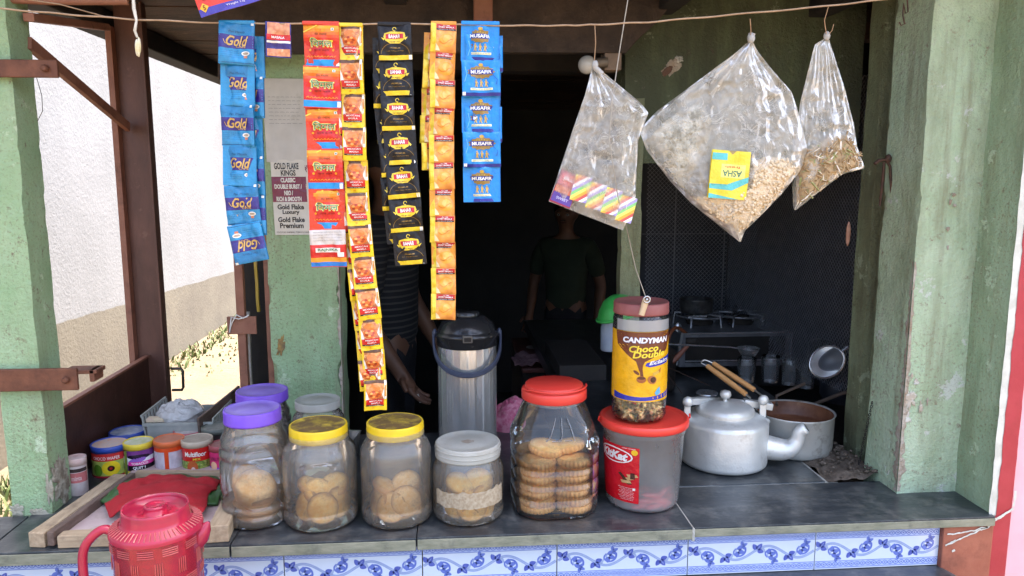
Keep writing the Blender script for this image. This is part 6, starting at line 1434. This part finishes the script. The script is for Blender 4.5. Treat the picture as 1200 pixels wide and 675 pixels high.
# ------------------------------------------------------------------ cooking corner behind
BT = M('black_tiles', (.035, .037, .048, 1), (.055, .058, .07, 1), .3, scale=5, bump=.2, bscale=8)
GYJ = M('tile_joint', (.25, .25, .27, 1), None, .8)
wl = thing('kitchen_wall', 'black tiled back wall of the cooking corner behind wire mesh', 'wall')
ky = 1.95; kx0 = at_y(752, 300, ky).x; 
b = MB(BT); b.box(kx0 - .05, 1.75, ky, ky + .06, -.1, 1.1); b.build('tiled_face', wl)
b = MB(GYJ)
for px in (790, 848): xx = at_y(px, 300, ky).x; b.box(xx - .0022, xx + .0022, ky - .001, ky + .001, -.08, 1.1)
zz = at_y(800, 274, ky).z; b.box(kx0, 1.7, ky - .0012, ky + .001, zz - .001, zz + .001); b.build('joint', wl)
b = MB(GLZ); a = at_y(750, 166, ky - .01); c = at_y(772, 188, ky - .01); xw = c.x - a.x
b.box(a.x - .02, c.x + .5, ky - .012, ky - .002, c.z, a.z)
d = Deco(b, lambda u, v, l: (a.x + u, ky - .012 - .0004 * l, c.z + v)); hh = a.z - c.z
for k in range(14): 
    d.ribbon([(k * .045 + .012 * math.cos(t_) * (1 - t_ / 9) + .02, hh / 2 + .012 * math.sin(t_) * (1 - t_ / 9)) for t_ in [i * .4 for i in range(16)]], .005, B2, 1)
d.rect(0, 0, .6, .006, B1, 4, 1, 1); d.rect(0, hh - .006, .6, hh, B1, 4, 1, 1); b.build('tile_strip', wl, fix=False)
b = MB(BT); sx0 = at_y(1000, 300, .66).x; b.box(sx0 + .25, sx0 + .30, .70, ky, -.1, 1.1); tag(b.build('kitchen_side_wall'), 'black side wall of the cooking corner at right', 'wall')
# wire mesh: leaning from the jamb to the back
ms = thing('wire_mesh', 'diamond wire mesh screen across the cooking corner', 'screen', (0, 0, 0))
MW = M('mesh_wire', (.24, .25, .28, 1), (.34, .35, .38, 1), .5, .5, scale=40)
A0 = at_y(1001, 470, .62); A1 = at_y(846, 470, 1.55)
pA = Vector((A0.x, .62, 0)); pB = Vector((A1.x, 1.55, 0))
def mesh_panel(pA, pB, z0, z1, cell, w_):
    b = MB(MW); Lw = (pB - pA).length; Hh = z1 - z0; n = int((Lw + Hh) / cell) + 1; dirv = (pB - pA) / Lw
    for sg in (0, 1):
        for i in range(n):
            s0 = i * cell; p0 = (min(s0, Lw), max(0, s0 - Lw)); p1 = (max(0, s0 - Hh), min(s0, Hh))
            f = (lambda p: pA + dirv * ((Lw - p[0]) if sg else p[0]) + Vector((0, 0, z0 + p[1])))
            if p0 != p1: b.beam(f(p0), f(p1), w_, w_, up=(0, 1, 0))
    return b.build('mesh_wires', ms, fix=False)
mesh_panel(pA, pB, .06, .95, .0155, .0014)
p2 = Vector((at_y(846, 470, 1.56).x, 1.56, 0)); p3 = Vector((at_y(752, 470, 1.56).x, 1.56, 0)); mesh_panel(p3, p2, .10, .98, .0165, .0013)
b = MB(M('mesh_frame', (.05, .05, .055, 1), None, .5, .4)); b.box(p2.x - .004, p2.x + .004, 1.552, 1.562, .10, .98); b.build('frame_bar', ms)
# gas stove
DST = M('sooty_steel', (.22, .22, .24, 1), (.36, .36, .38, 1), .32, .6, scale=14, bump=.2, dirt=(.02, .02, .02, 1), dscale=8)
SHS = M('shiny_edge_steel', (.6, .6, .61, 1), (.72, .72, .73, 1), .25, .8, scale=20)
sy = 1.16; a = at_y(797, 391, sy); c = at_y(925, 432, sy)
st = thing('gas_stove', 'sooty steel gas stove with two burners behind the kettle', 'stove', (0, 0, 0))
b = MB(DST); b.box(a.x, c.x, sy, sy + .34, .02, a.z); b.box(a.x + .02, c.x - .02, sy - .001, sy, .035, a.z - .014, SOOT_SHADE); b.build('stove_body', st, bevel=.004)
b = MB(SHS); b.beam((a.x, sy - .003, a.z), (c.x, sy - .003, a.z), .006, .005); b.beam((a.x - .012, sy - .01, .03), (a.x + .003, sy - .01, a.z), .008, .008); b.beam((c.x, sy - .003, .04), (c.x, sy - .003, a.z), .006, .006); b.beam((a.x + .02, sy - .004, .042), (c.x - .03, sy - .004, .042), .006, .006); b.build('steel_trim', st)
for px in (820, 868):
    q = at_z(px, 368, a.z + .02); bx_, by_ = at_y(px, 370, sy + .17).x, sy + .17
    b = MB(SOOT_SHADE); b.lathe([(.045, 0), (.05, .01), (.03, .022), (.03, .03), (.001, .031)], None, 28, c=(bx_, by_), z=a.z); b.build('burner', st, fix=False)
    b = MB(DST); b.tube([(bx_ + .085 * math.cos(t_), by_ + .085 * math.sin(t_), a.z + .034) for t_ in [2 * math.pi * i / 32 for i in range(32)]], .004, close=True)
    for k in range(5): t_ = 2 * math.pi * k / 5 + .3; b.tube([(bx_ + .03 * math.cos(t_), by_ + .03 * math.sin(t_), a.z + .040), (bx_ + .09 * math.cos(t_), by_ + .09 * math.sin(t_), a.z + .040), (bx_ + .095 * math.cos(t_), by_ + .095 * math.sin(t_), a.z)], .004)
    b.build('pan_support', st)
b = MB(SHS); q = at_y(812, 372, sy + .10); b.tube([q + Vector((-.02, 0, .0)), q + Vector((.05, 0, .004))], .006); b.build('gas_pipe', st); b = MB(SHS); b.lathe([(.012, 0), (.012, .02), (.006, .03)], None, 16, c=(at_y(794, 385, sy + .05).x, sy + .05), z=a.z); b.build('gas_knob', st)
# blackened pots and a gas hose on and around the stove
def dark_pot(px, py, Y, rr, hh, z, label, m, name='pot', cat='pot', lid=False):
    x = at_y(px, py, Y).x; b = MB(m); b.lathe([(.003, .002), (rr * .9, 0), (rr, .012), (rr, hh), (rr * 1.06, hh + .002), (rr * .96, hh + .003), (rr * .94, .01)], None, 40, cap0=False, cap1=False)
    t = thing(name, label, cat, (x, Y, z)); b.build('vessel_body', t, fix=False)
    if lid: b = MB(m); b.lathe([(rr * 1.04, hh + .004), (rr * .7, hh + .016), (rr * .1, hh + .020), (rr * .12, hh + .034), (.001, hh + .036)], None, 40, cap0=False, cap1=False); b.build('lid', t, fix=False)
    return t
zt2 = a.z + .042
SP = M('sooty_pot', (.05, .05, .05, 1), (.16, .155, .15, 1), .35, .6, scale=30, bump=.3)
dark_pot(816, 360, sy + .17, .060, .050, zt2, 'sooty steel pot on the left burner of the stove', SP)
dark_pot(772, 470, .98, .050, .12, -.003, 'dark tall tin between the candy jar and the stove', M('dark_tin', (.06, .05, .045, 1), (.14, .11, .09, 1), .4, .5, scale=20), 'canister', 'canister', True)
dark_pot(960, 450, 1.20, .045, .085, -.003, 'dim steel canister at the right of the stove', SP, 'canister', 'canister', True)
b = MB(M('orange_hose', (.28, .08, .03, 1), None, .5)); b.tube(smooth([at_y(806, 392, sy + .02), at_y(792, 384, sy - .03), at_y(783, 398, sy - .06), at_y(781, 430, sy - .08)]), .006, n=10); tag(b.build('gas_hose'), 'dull orange gas hose curling off the left end of the stove', 'hose')
# ladle with long handle lying across tumblers
GTR = clear('tea_glass', (.8, .82, .85, 1), .16, .08, .06)
def tumbler(px, pyb, half, pyt, label):
    cx, cy, r = foot(px, pyb, half, 0); H = topz(px, pyt, cy); b = MB(GTR)
    b.lathe([(r * .86, 0), (r * .88, .003), (r * .90, H * .3), (r, H), (r * .98, H + .001)], None, 28, cap1=False)
    o = b.build('tumbler', fix=False, loc=(cx, cy, -.002)); tag(o, label, 'glass', 'small tea glasses behind the kettle'); return cx, cy, H
tumbler(874, 449, 11, 419, 'small clear tea glass standing under the ladle bowl'); tumbler(902, 449, 11, 417, 'small clear tea glass second from the left behind the kettle'); tumbler(925, 452, 10, 420, 'dim tea glass third from the left behind the kettle'); tumbler(944, 456, 10, 424, 'dim tea glass furthest right, left of the sieve')
lq = at_y(877, 409, .92); t = thing('ladle', 'small steel ladle with long thin handle resting on a tea glass', 'ladle', lq)
b = MB(SHS); b.lathe([(.005, -.022), (.022, -.020), (.031, -.006), (.034, .003), (.036, .004), (.032, .004), (.028, -.006), (.018, -.017), (.001, -.018)], None, 36, cap0=True, cap1=False); b.build('bowl', t, fix=False)
b = MB(SHS); hh = at_y(776, 403, .86); b.tube([(-.034, 0, .003), (-.06, -.005, .008), hh - lq], .0028); b.build('handle', t)
# round wooden-handled spoon at left
b = MB(M('red_brown_wood', (.20, .07, .04, 1), (.28, .1, .06, 1), .5, scale=20)); b.tube([at_y(772, 436, .95), at_y(792, 420, .95), at_y(806, 405, .96)], [.009, .010, .006], n=12); b.ball(at_y(811, 400, .965), .016, SOOT_SHADE, sc=(1.3, .5, .7)); tag(b.build('wooden_spoon'), 'reddish wooden spoon handle left of the ladle bowl', 'spoon')
b = MB(SHS); 
for k in range(3): b.lathe([(.030, 0), (.033, .003), (.033, .009), (.030, .011)], None, 32, c=(at_y(829, 440, .8).x, .8), z=.0 + k * .0125)
tag(b.build('lid_stack', fix=False), 'short stack of steel lids behind the kettle lid', 'lids')
# tea sieve leaning by the jamb
q = at_y(969, 424, .62); t = thing('sieve', 'round steel mesh tea sieve leaning beside the olive jamb', 'sieve', q); t.rotation_euler = (R(68), R(-32), R(8))
b = MB(SHS); b.tube([(.052 * math.cos(a), .041 * math.sin(a), 0) for a in [2 * math.pi * i / 36 for i in range(36)]], .0028, close=True); b.build('rim', t)
b = MB(clear('sieve_gauze', (.18, .2, .24, 1), .75, .1, .4, scale=200)); b.grid(lambda s, u: (.052 * u * math.cos(2 * math.pi * s), .041 * u * math.sin(2 * math.pi * s), -.030 * (1 - u * u)), 32, 8, close=True); b.build('gauze', t, fix=False)
b = MB(SHS); b.tube([(.050, .0, 0), (.072, .0, .002)], [.004, .006]); b.build('handle', t)
# dark blue-grey vessel and soot around
b = MB(M('dark_vessel', (.03, .035, .05, 1), (.05, .055, .07, 1), .35, .5)); b.lathe([(.05, 0), (.06, .02), (.06, .07), (.055, .075)], None, 32, c=(at_y(985, 455, .80).x, .80), z=-.002); tag(b.build('vessel', fix=False), 'dark steel vessel behind the sieve', 'vessel')
b = MB(IRON)
for a, c in (((770, 425, .7), (832, 452, .7)), ((776, 430, .72), (800, 462, .66))): b.tube([at_y(*a), at_y(*c)], .0009, n=5)
tag(b.build('wire'), 'thin stray dark wires behind the kettle handle', 'wire')

# ------------------------------------------------------------------ table, cup and cloths in the room
TBX = M('oxblood_table', (.11, .035, .028, 1), (.15, .05, .04, 1), .5, scale=10)
ty = 1.62; a = at_y(612, 432, ty); c = at_y(690, 437, ty); tz = a.z
tb = thing('table', 'small oxblood topped table in the dim room behind the large biscuit jar', 'table', (0, 0, 0))
b = MB(TBX); b.box(a.x, c.x + .02, ty, ty + .60, tz - .02, tz); b.build('table_top', tb, bevel=.004)
for x in (a.x + .02, c.x - .02):
    for y in (ty + .02, ty + .56):
        b = MB(SOOT_SHADE); b.box(x - .018, x + .018, y - .018, y + .018, GROUND + .05, tz - .02); b.build('leg', tb)
q = at_z(628, 408, tz); cq = Vector((q.x, min(q.y, ty + .5), tz)); cq.x = at_y(628, 405, cq.y).x
t = thing('cup', 'tiny white tea cup on a saucer on the dim table', 'cup', cq); b = MB(M('white_cup', (.62, .62, .62, 1), None, .3)); b.lathe([(.016, .004), (.022, .03), (.025, .045), (.022, .045), (.014, .008), (.001, .008)], None, 20, cap1=False); b.build('cup_bowl', t, fix=False)
b = MB(M('saucer', (.4, .4, .4, 1), None, .3)); b.lathe([(.02, 0), (.045, .005), (.04, .0055), (.001, .003)], None, 24, cap1=False); b.build('saucer', t, fix=False)
MAU = M('mauve_cloth', (.20, .10, .12, 1), (.30, .17, .18, 1), .9, scale=40, bump=.5, bscale=100)
cq = [at_z(602, 422, tz + .015), at_z(655, 420, tz + .015)]; cc = [(cq[0].x, ty + .02), (cq[1].x, ty + .03), (cq[1].x + .01, ty + .16), (cq[0].x + .02, ty + .20), (cq[0].x - .01, ty + .1)]
cloth('cloth', 'crumpled mauve rag on the dim oxblood table', cc, lambda t: tz + .030 - .022 * t ** 2, MAU, .003, 5, .020)
PNK = M('pink_cloth', (.52, .10, .20, 1), (.66, .26, .34, 1), .9, scale=70, var=(.4, .6), bump=.6, bscale=90)
q = at_y(596, 492, .62); 
b = MB(PNK); b.grid(lambda s, u: (q.x + (.045 + .02 * noise.noise(Vector((s * 6, u * 5, 2)))) * math.cos(2 * math.pi * s) * math.sin(math.pi * u) ** .7, q.y + .04 * math.sin(2 * math.pi * s) * math.sin(math.pi * u) ** .7, q.z - (.055) * math.cos(math.pi * u) + .012 * noise.noise(Vector((s * 12, u * 10, 2))) + .02 * math.sin(u * 3) * math.cos(2 * math.pi * s)), 70, 46, close=True)
tag(b.build('towel', fix=False), 'crumpled pink checked towel behind the large biscuit jar', 'towel')
b = MB(SOOT_SHADE); b.box(q.x - .08, q.x + .12, q.y - .05, q.y + .2, -.03, q.z - .045); tag(b.build('stool', bevel=.004), 'low dark block under the pink towel', 'block')
q = at_y(402, 495, .42); b = MB(clear('grey_tub_plastic', (.5, .5, .48, 1), .5, .2, .3)); b.lathe([(.035, 0), (.045, .06), (.048, .062)], None, 4, cap1=False); tag(b.build('grey_scoop', loc=(q.x, q.y, .001), rot=(0, 0, .6), solid=.002, fix=False), 'dull grey plastic scoop behind the yellow lidded jars', 'scoop')
# dark shelf clutter: crates at the left of the room
b = MB(M('dark_crate', (.03, .025, .022, 1), (.05, .04, .035, 1), .7, scale=10)); a = at_y(690, 452, 1.1); b.box(a.x - .10, a.x + .06, 1.1, 1.5, -.4, at_y(690, 428, 1.1).z); tag(b.build('crate', bevel=.003), 'dark box standing behind the frosted tub', 'box')

# ------------------------------------------------------------------ people in the dim room
def skin_body(name, V, E_, Rd, parent=None, mat=None, sub=2, matfn=None):
    me = bpy.data.meshes.new('figure'); me.from_pydata([tuple(v) for v in V], E_, []); o = bpy.data.objects.new('figure', me); COL.objects.link(o)
    m = o.modifiers.new('s', 'SKIN'); sv = me.skin_vertices[0].data
    for i, r_ in enumerate(Rd): sv[i].radius = (r_ if isinstance(r_, tuple) else (r_, r_)); sv[i].use_root = (i == 0)
    m2 = o.modifiers.new('u', 'SUBSURF'); m2.levels = sub; m2.render_levels = sub
    dg = bpy.context.evaluated_depsgraph_get(); nm = bpy.data.meshes.new_from_object(o.evaluated_get(dg)); nm.name = name
    bpy.data.objects.remove(o)
    r_ = bpy.data.objects.new(name, nm); COL.objects.link(r_)
    nm.materials.clear()
    for k in (mat if isinstance(mat, list) else [mat]): nm.materials.append(k)
    for p in nm.polygons:
        p.use_smooth = True
        if matfn: p.material_index = matfn(p.center)
    if parent: r_.parent = parent
    return r_
SKIN = M('brown_skin', (.19, .09, .055, 1), (.25, .12, .07, 1), .5, scale=10)
HAIR = M('black_hair', (.012, .010, .009, 1), (.03, .026, .022, 1), .6, scale=60, bump=.5, bscale=200)
def figure(label, base, rz, H, shirt, trous, arms, lean=0, fingers=True):
    """standing figure, local frame: facing -y, base at the feet; arms: [(elbow), (wrist), (hand direction)] for right (-x) and left (+x)"""
    t = thing('person', label, 'person', base, rz)
    s = H / 1.7; V = []; E_ = []; Rd = []
    def v(x, y, z, r_, p=None):
        V.append((x * s, (y + lean * max(0, z - .9)) * s, z * s)); Rd.append((r_[0] * s, r_[1] * s) if isinstance(r_, tuple) else r_ * s)
        if p is not None: E_.append((p, len(V) - 1))
        return len(V) - 1
    pel = v(0, 0, .93, (.145, .105)); wa = v(0, 0, 1.08, (.135, .10), pel); ch = v(0, 0, 1.26, (.155, .11), wa); sh_ = v(0, .01, 1.40, (.11, .085), ch); nk = v(0, 0, 1.47, .055, sh_); n2 = v(0, -.01, 1.53, .052, nk)
    jaw = v(0, -.018, 1.575, (.062, .072), n2); hd = v(0, -.012, 1.63, (.078, .094), jaw); cr = v(0, -.004, 1.675, (.068, .082), hd)
    ns = v(0, -.105, 1.605, .012, hd)
    for sx in (-1, 1): v(sx * .084, .004, 1.615, .013, hd)
    hands = []
    for sx, (el, wr) in zip((-1, 1), arms):
        a = v(sx * .155, .01, 1.385, .060, sh_); e1 = v(sx * .19, .005, 1.33, .054, a)
        e = v(el[0], el[1], el[2], .042, e1); f_ = v((el[0] * .6 + wr[0] * .4), (el[1] * .6 + wr[1] * .4), (el[2] * .6 + wr[2] * .4), .041, e); w = v(*wr, .026, f_)
        d = (Vector(wr) - Vector(el)).normalized(); pal = Vector(wr) + d * .05; pm = v(*pal, (.040, .018), w); sd = Vector((1, 0, 0)) if abs(d.x) < .7 else Vector((0, 1, 0)); sd = (sd - d * sd.dot(d)).normalized(); nr = d.cross(sd)
        if fingers:
            for k in range(4):
                o_ = sd * (-.03 + .02 * k); L_ = (.068, .078, .074, .058)[k]
                q1 = v(*(pal + o_ + d * .035), .0095, pm); q2 = v(*(pal + o_ * 1.05 + d * (.035 + L_ * .5) + nr * .008), .0085, q1); v(*(pal + o_ * 1.05 + d * (.035 + L_ * .9) + nr * .026), .0075, q2)
            q1 = v(*(pal - sd * .045 - d * .02), .011, pm); v(*(pal - sd * .065 + d * .02), .0095, q1)
        hands.append(pal)
    for sx in (-1, 1):
        h_ = v(sx * .085, 0, .86, .090, pel); k1 = v(sx * .095, -.005, .65, .075, h_); k = v(sx * .10, -.01, .48, .058, k1); c_ = v(sx * .10, .01, .36, .056, k); an = v(sx * .10, .02, .09, .036, c_); ft = v(sx * .105, -.04, .04, (.042, .035), an); v(sx * .115, -.14, .028, (.045, .025), ft)
    skin_body('body', V, E_, Rd, t, [SKIN, trous], 2, lambda c: 1 if (c.z / s < .95 and abs(c.x / s) < .20 and c.z / s > .10 and abs(c.y / s - 0) < .13) else 0)
    # shirt: torso and sleeves grown a little larger, open at the neck and cuffs
    V2 = []; E2 = []; R2 = []
    def u(x, y, z, r_, p=None):
        V2.append((x * s, (y + lean * max(0, z - .9)) * s, z * s)); R2.append((r_[0] * s, r_[1] * s) if isinstance(r_, tuple) else r_ * s)
        if p is not None: E2.append((p, len(V2) - 1))
        return len(V2) - 1
    p0 = u(0, 0, .90, (.168, .125)); p1 = u(0, 0, 1.08, (.158, .12), p0); p2 = u(0, 0, 1.26, (.175, .128), p1); p3 = u(0, .01, 1.405, (.125, .098), p2); u(0, .0, 1.455, .072, p3)
    for sx, (el, wr) in zip((-1, 1), arms):
        a = u(sx * .16, .01, 1.39, .072, p3); c_ = u(sx * .195, .005, 1.33, .068, a); m = Vector((sx * .195, .005, 1.33)).lerp(Vector(el), .75); u(*m, .062, c_)
    skin_body('shirt', V2, E2, R2, t, shirt, 2)
    # hair cap, eyes, brows, mouth
    b = MB(HAIR)
    hl = lambda z: (z - .9) * lean
    def hf(a_, q_):
        th = 2 * math.pi * a_; front = max(0, -math.sin(th)); lo = .42 + .30 * front; ph = q_ * (math.pi * (1 - lo)); rr = 1.03 + .03 * noise.noise(Vector((a_ * 20, q_ * 9, 1)))
        return (.083 * s * rr * math.sin(ph) * math.cos(th), (-.010 + hl(1.65)) * s + .100 * s * rr * math.sin(ph) * math.sin(th), 1.652 * s + .098 * s * rr * math.cos(ph))
    b.grid(hf, 40, 14, close=True); b.build('hair', t, fix=False)
    for sx in (-1, 1):
        b = MB(M('eye_white', (.6, .58, .55, 1), None, .3)); cy_ = (-.094 + hl(1.62)) * s; b.ball((sx * .031 * s, cy_, 1.622 * s), .0115 * s, sc=(1.2, .7, .75), n=12); b.ball((sx * .031 * s, cy_ - .006 * s, 1.622 * s), .0055 * s, HAIR, n=8); b.build('eye', t)
        b = MB(HAIR); b.tube([(sx * x * s, cy_ + .002 * s, z * s) for x, z in ((.014, 1.642), (.030, 1.648), (.046, 1.641))], .0035 * s, n=6); b.build('eyebrow', t)
    b = MB(M('lips', (.16, .06, .045, 1), None, .5)); b.tube([(x * s, (-.094 + hl(1.565) + abs(x) * .3) * s, (1.566 + abs(x) * .08) * s) for x in (-.024, -.012, 0, .012, .024)], [.002 * s, .005 * s, .005 * s, .005 * s, .002 * s], n=8); b.build('mouth', t)
    b = MB(HAIR); b.tube([(x * s, (-.098 + hl(1.58) + abs(x) * .3) * s, (1.583 - abs(x) * .2) * s) for x in (-.026, -.012, 0, .012, .026)], [.001 * s, .004 * s, .003 * s, .004 * s, .001 * s], n=6); b.build('moustache', t)
    return t, s
GSH = M('olive_green_shirt', (.03, .042, .025, 1), (.045, .058, .036, 1), .9, scale=8, bump=.2)  # shirt colour darkened so the man sinks into shadow
DTR = M('dark_trousers', (.02, .02, .025, 1), (.03, .03, .035, 1), .9)
Y1 = 3.05; q = at_y(662, 262, Y1); zt_ = at_y(662, 238, Y1).z; Hm = zt_ - (GROUND + .05)
figure('man in an olive green shirt in the dim room, seen below the rainbow bag', (q.x + .01, Y1, GROUND + .05), R(-24), Hm, GSH, DTR,
       [((-.25, .03, 1.12), (-.24, -.10, .91)), ((.25, .03, 1.12), (.25, -.08, .90))])
STR_ = None
def _striped():
    b = NB('striped_grey_shirt'); w = b.n('ShaderNodeTexWave'); w.bands_direction = 'Z'; w.inputs['Scale'].default_value = 14; b.l(b.tc.outputs['Object'], w.inputs['Vector'])
    c = b.mix(b.ramp(w.outputs['Fac'], .72, .8), (.018, .018, .022, 1), (.07, .065, .06, 1)); b.l(c, b.p.inputs['Base Color']); b.rough(.9); return b.m  # stripe colours darkened to paint in the room's shadow
Y2 = 1.30; q = at_y(452, 300, Y2)
tman, s2 = figure('man in a striped shirt half hidden behind the black packet strip, cigarette by his hand', (q.x - .01, Y2 + .16, GROUND + .05), R(80), 1.66, _striped(), DTR,
       [((-.235, .03, 1.09), (-.235, -.10, .91)), ((.25, -.03, 1.10), (.26, -.14, .90))])
b = MB(M('cigarette_paper', (.75, .72, .68, 1), None, .8)); q0 = at_y(489, 462, Y2 - .12); q1 = at_y(493, 472, Y2 - .13); b.tube([q0, q1], .004, n=8); tag(b.build('cigarette'), 'lit white cigarette pointing down from the striped man’s fingers', 'cigarette')
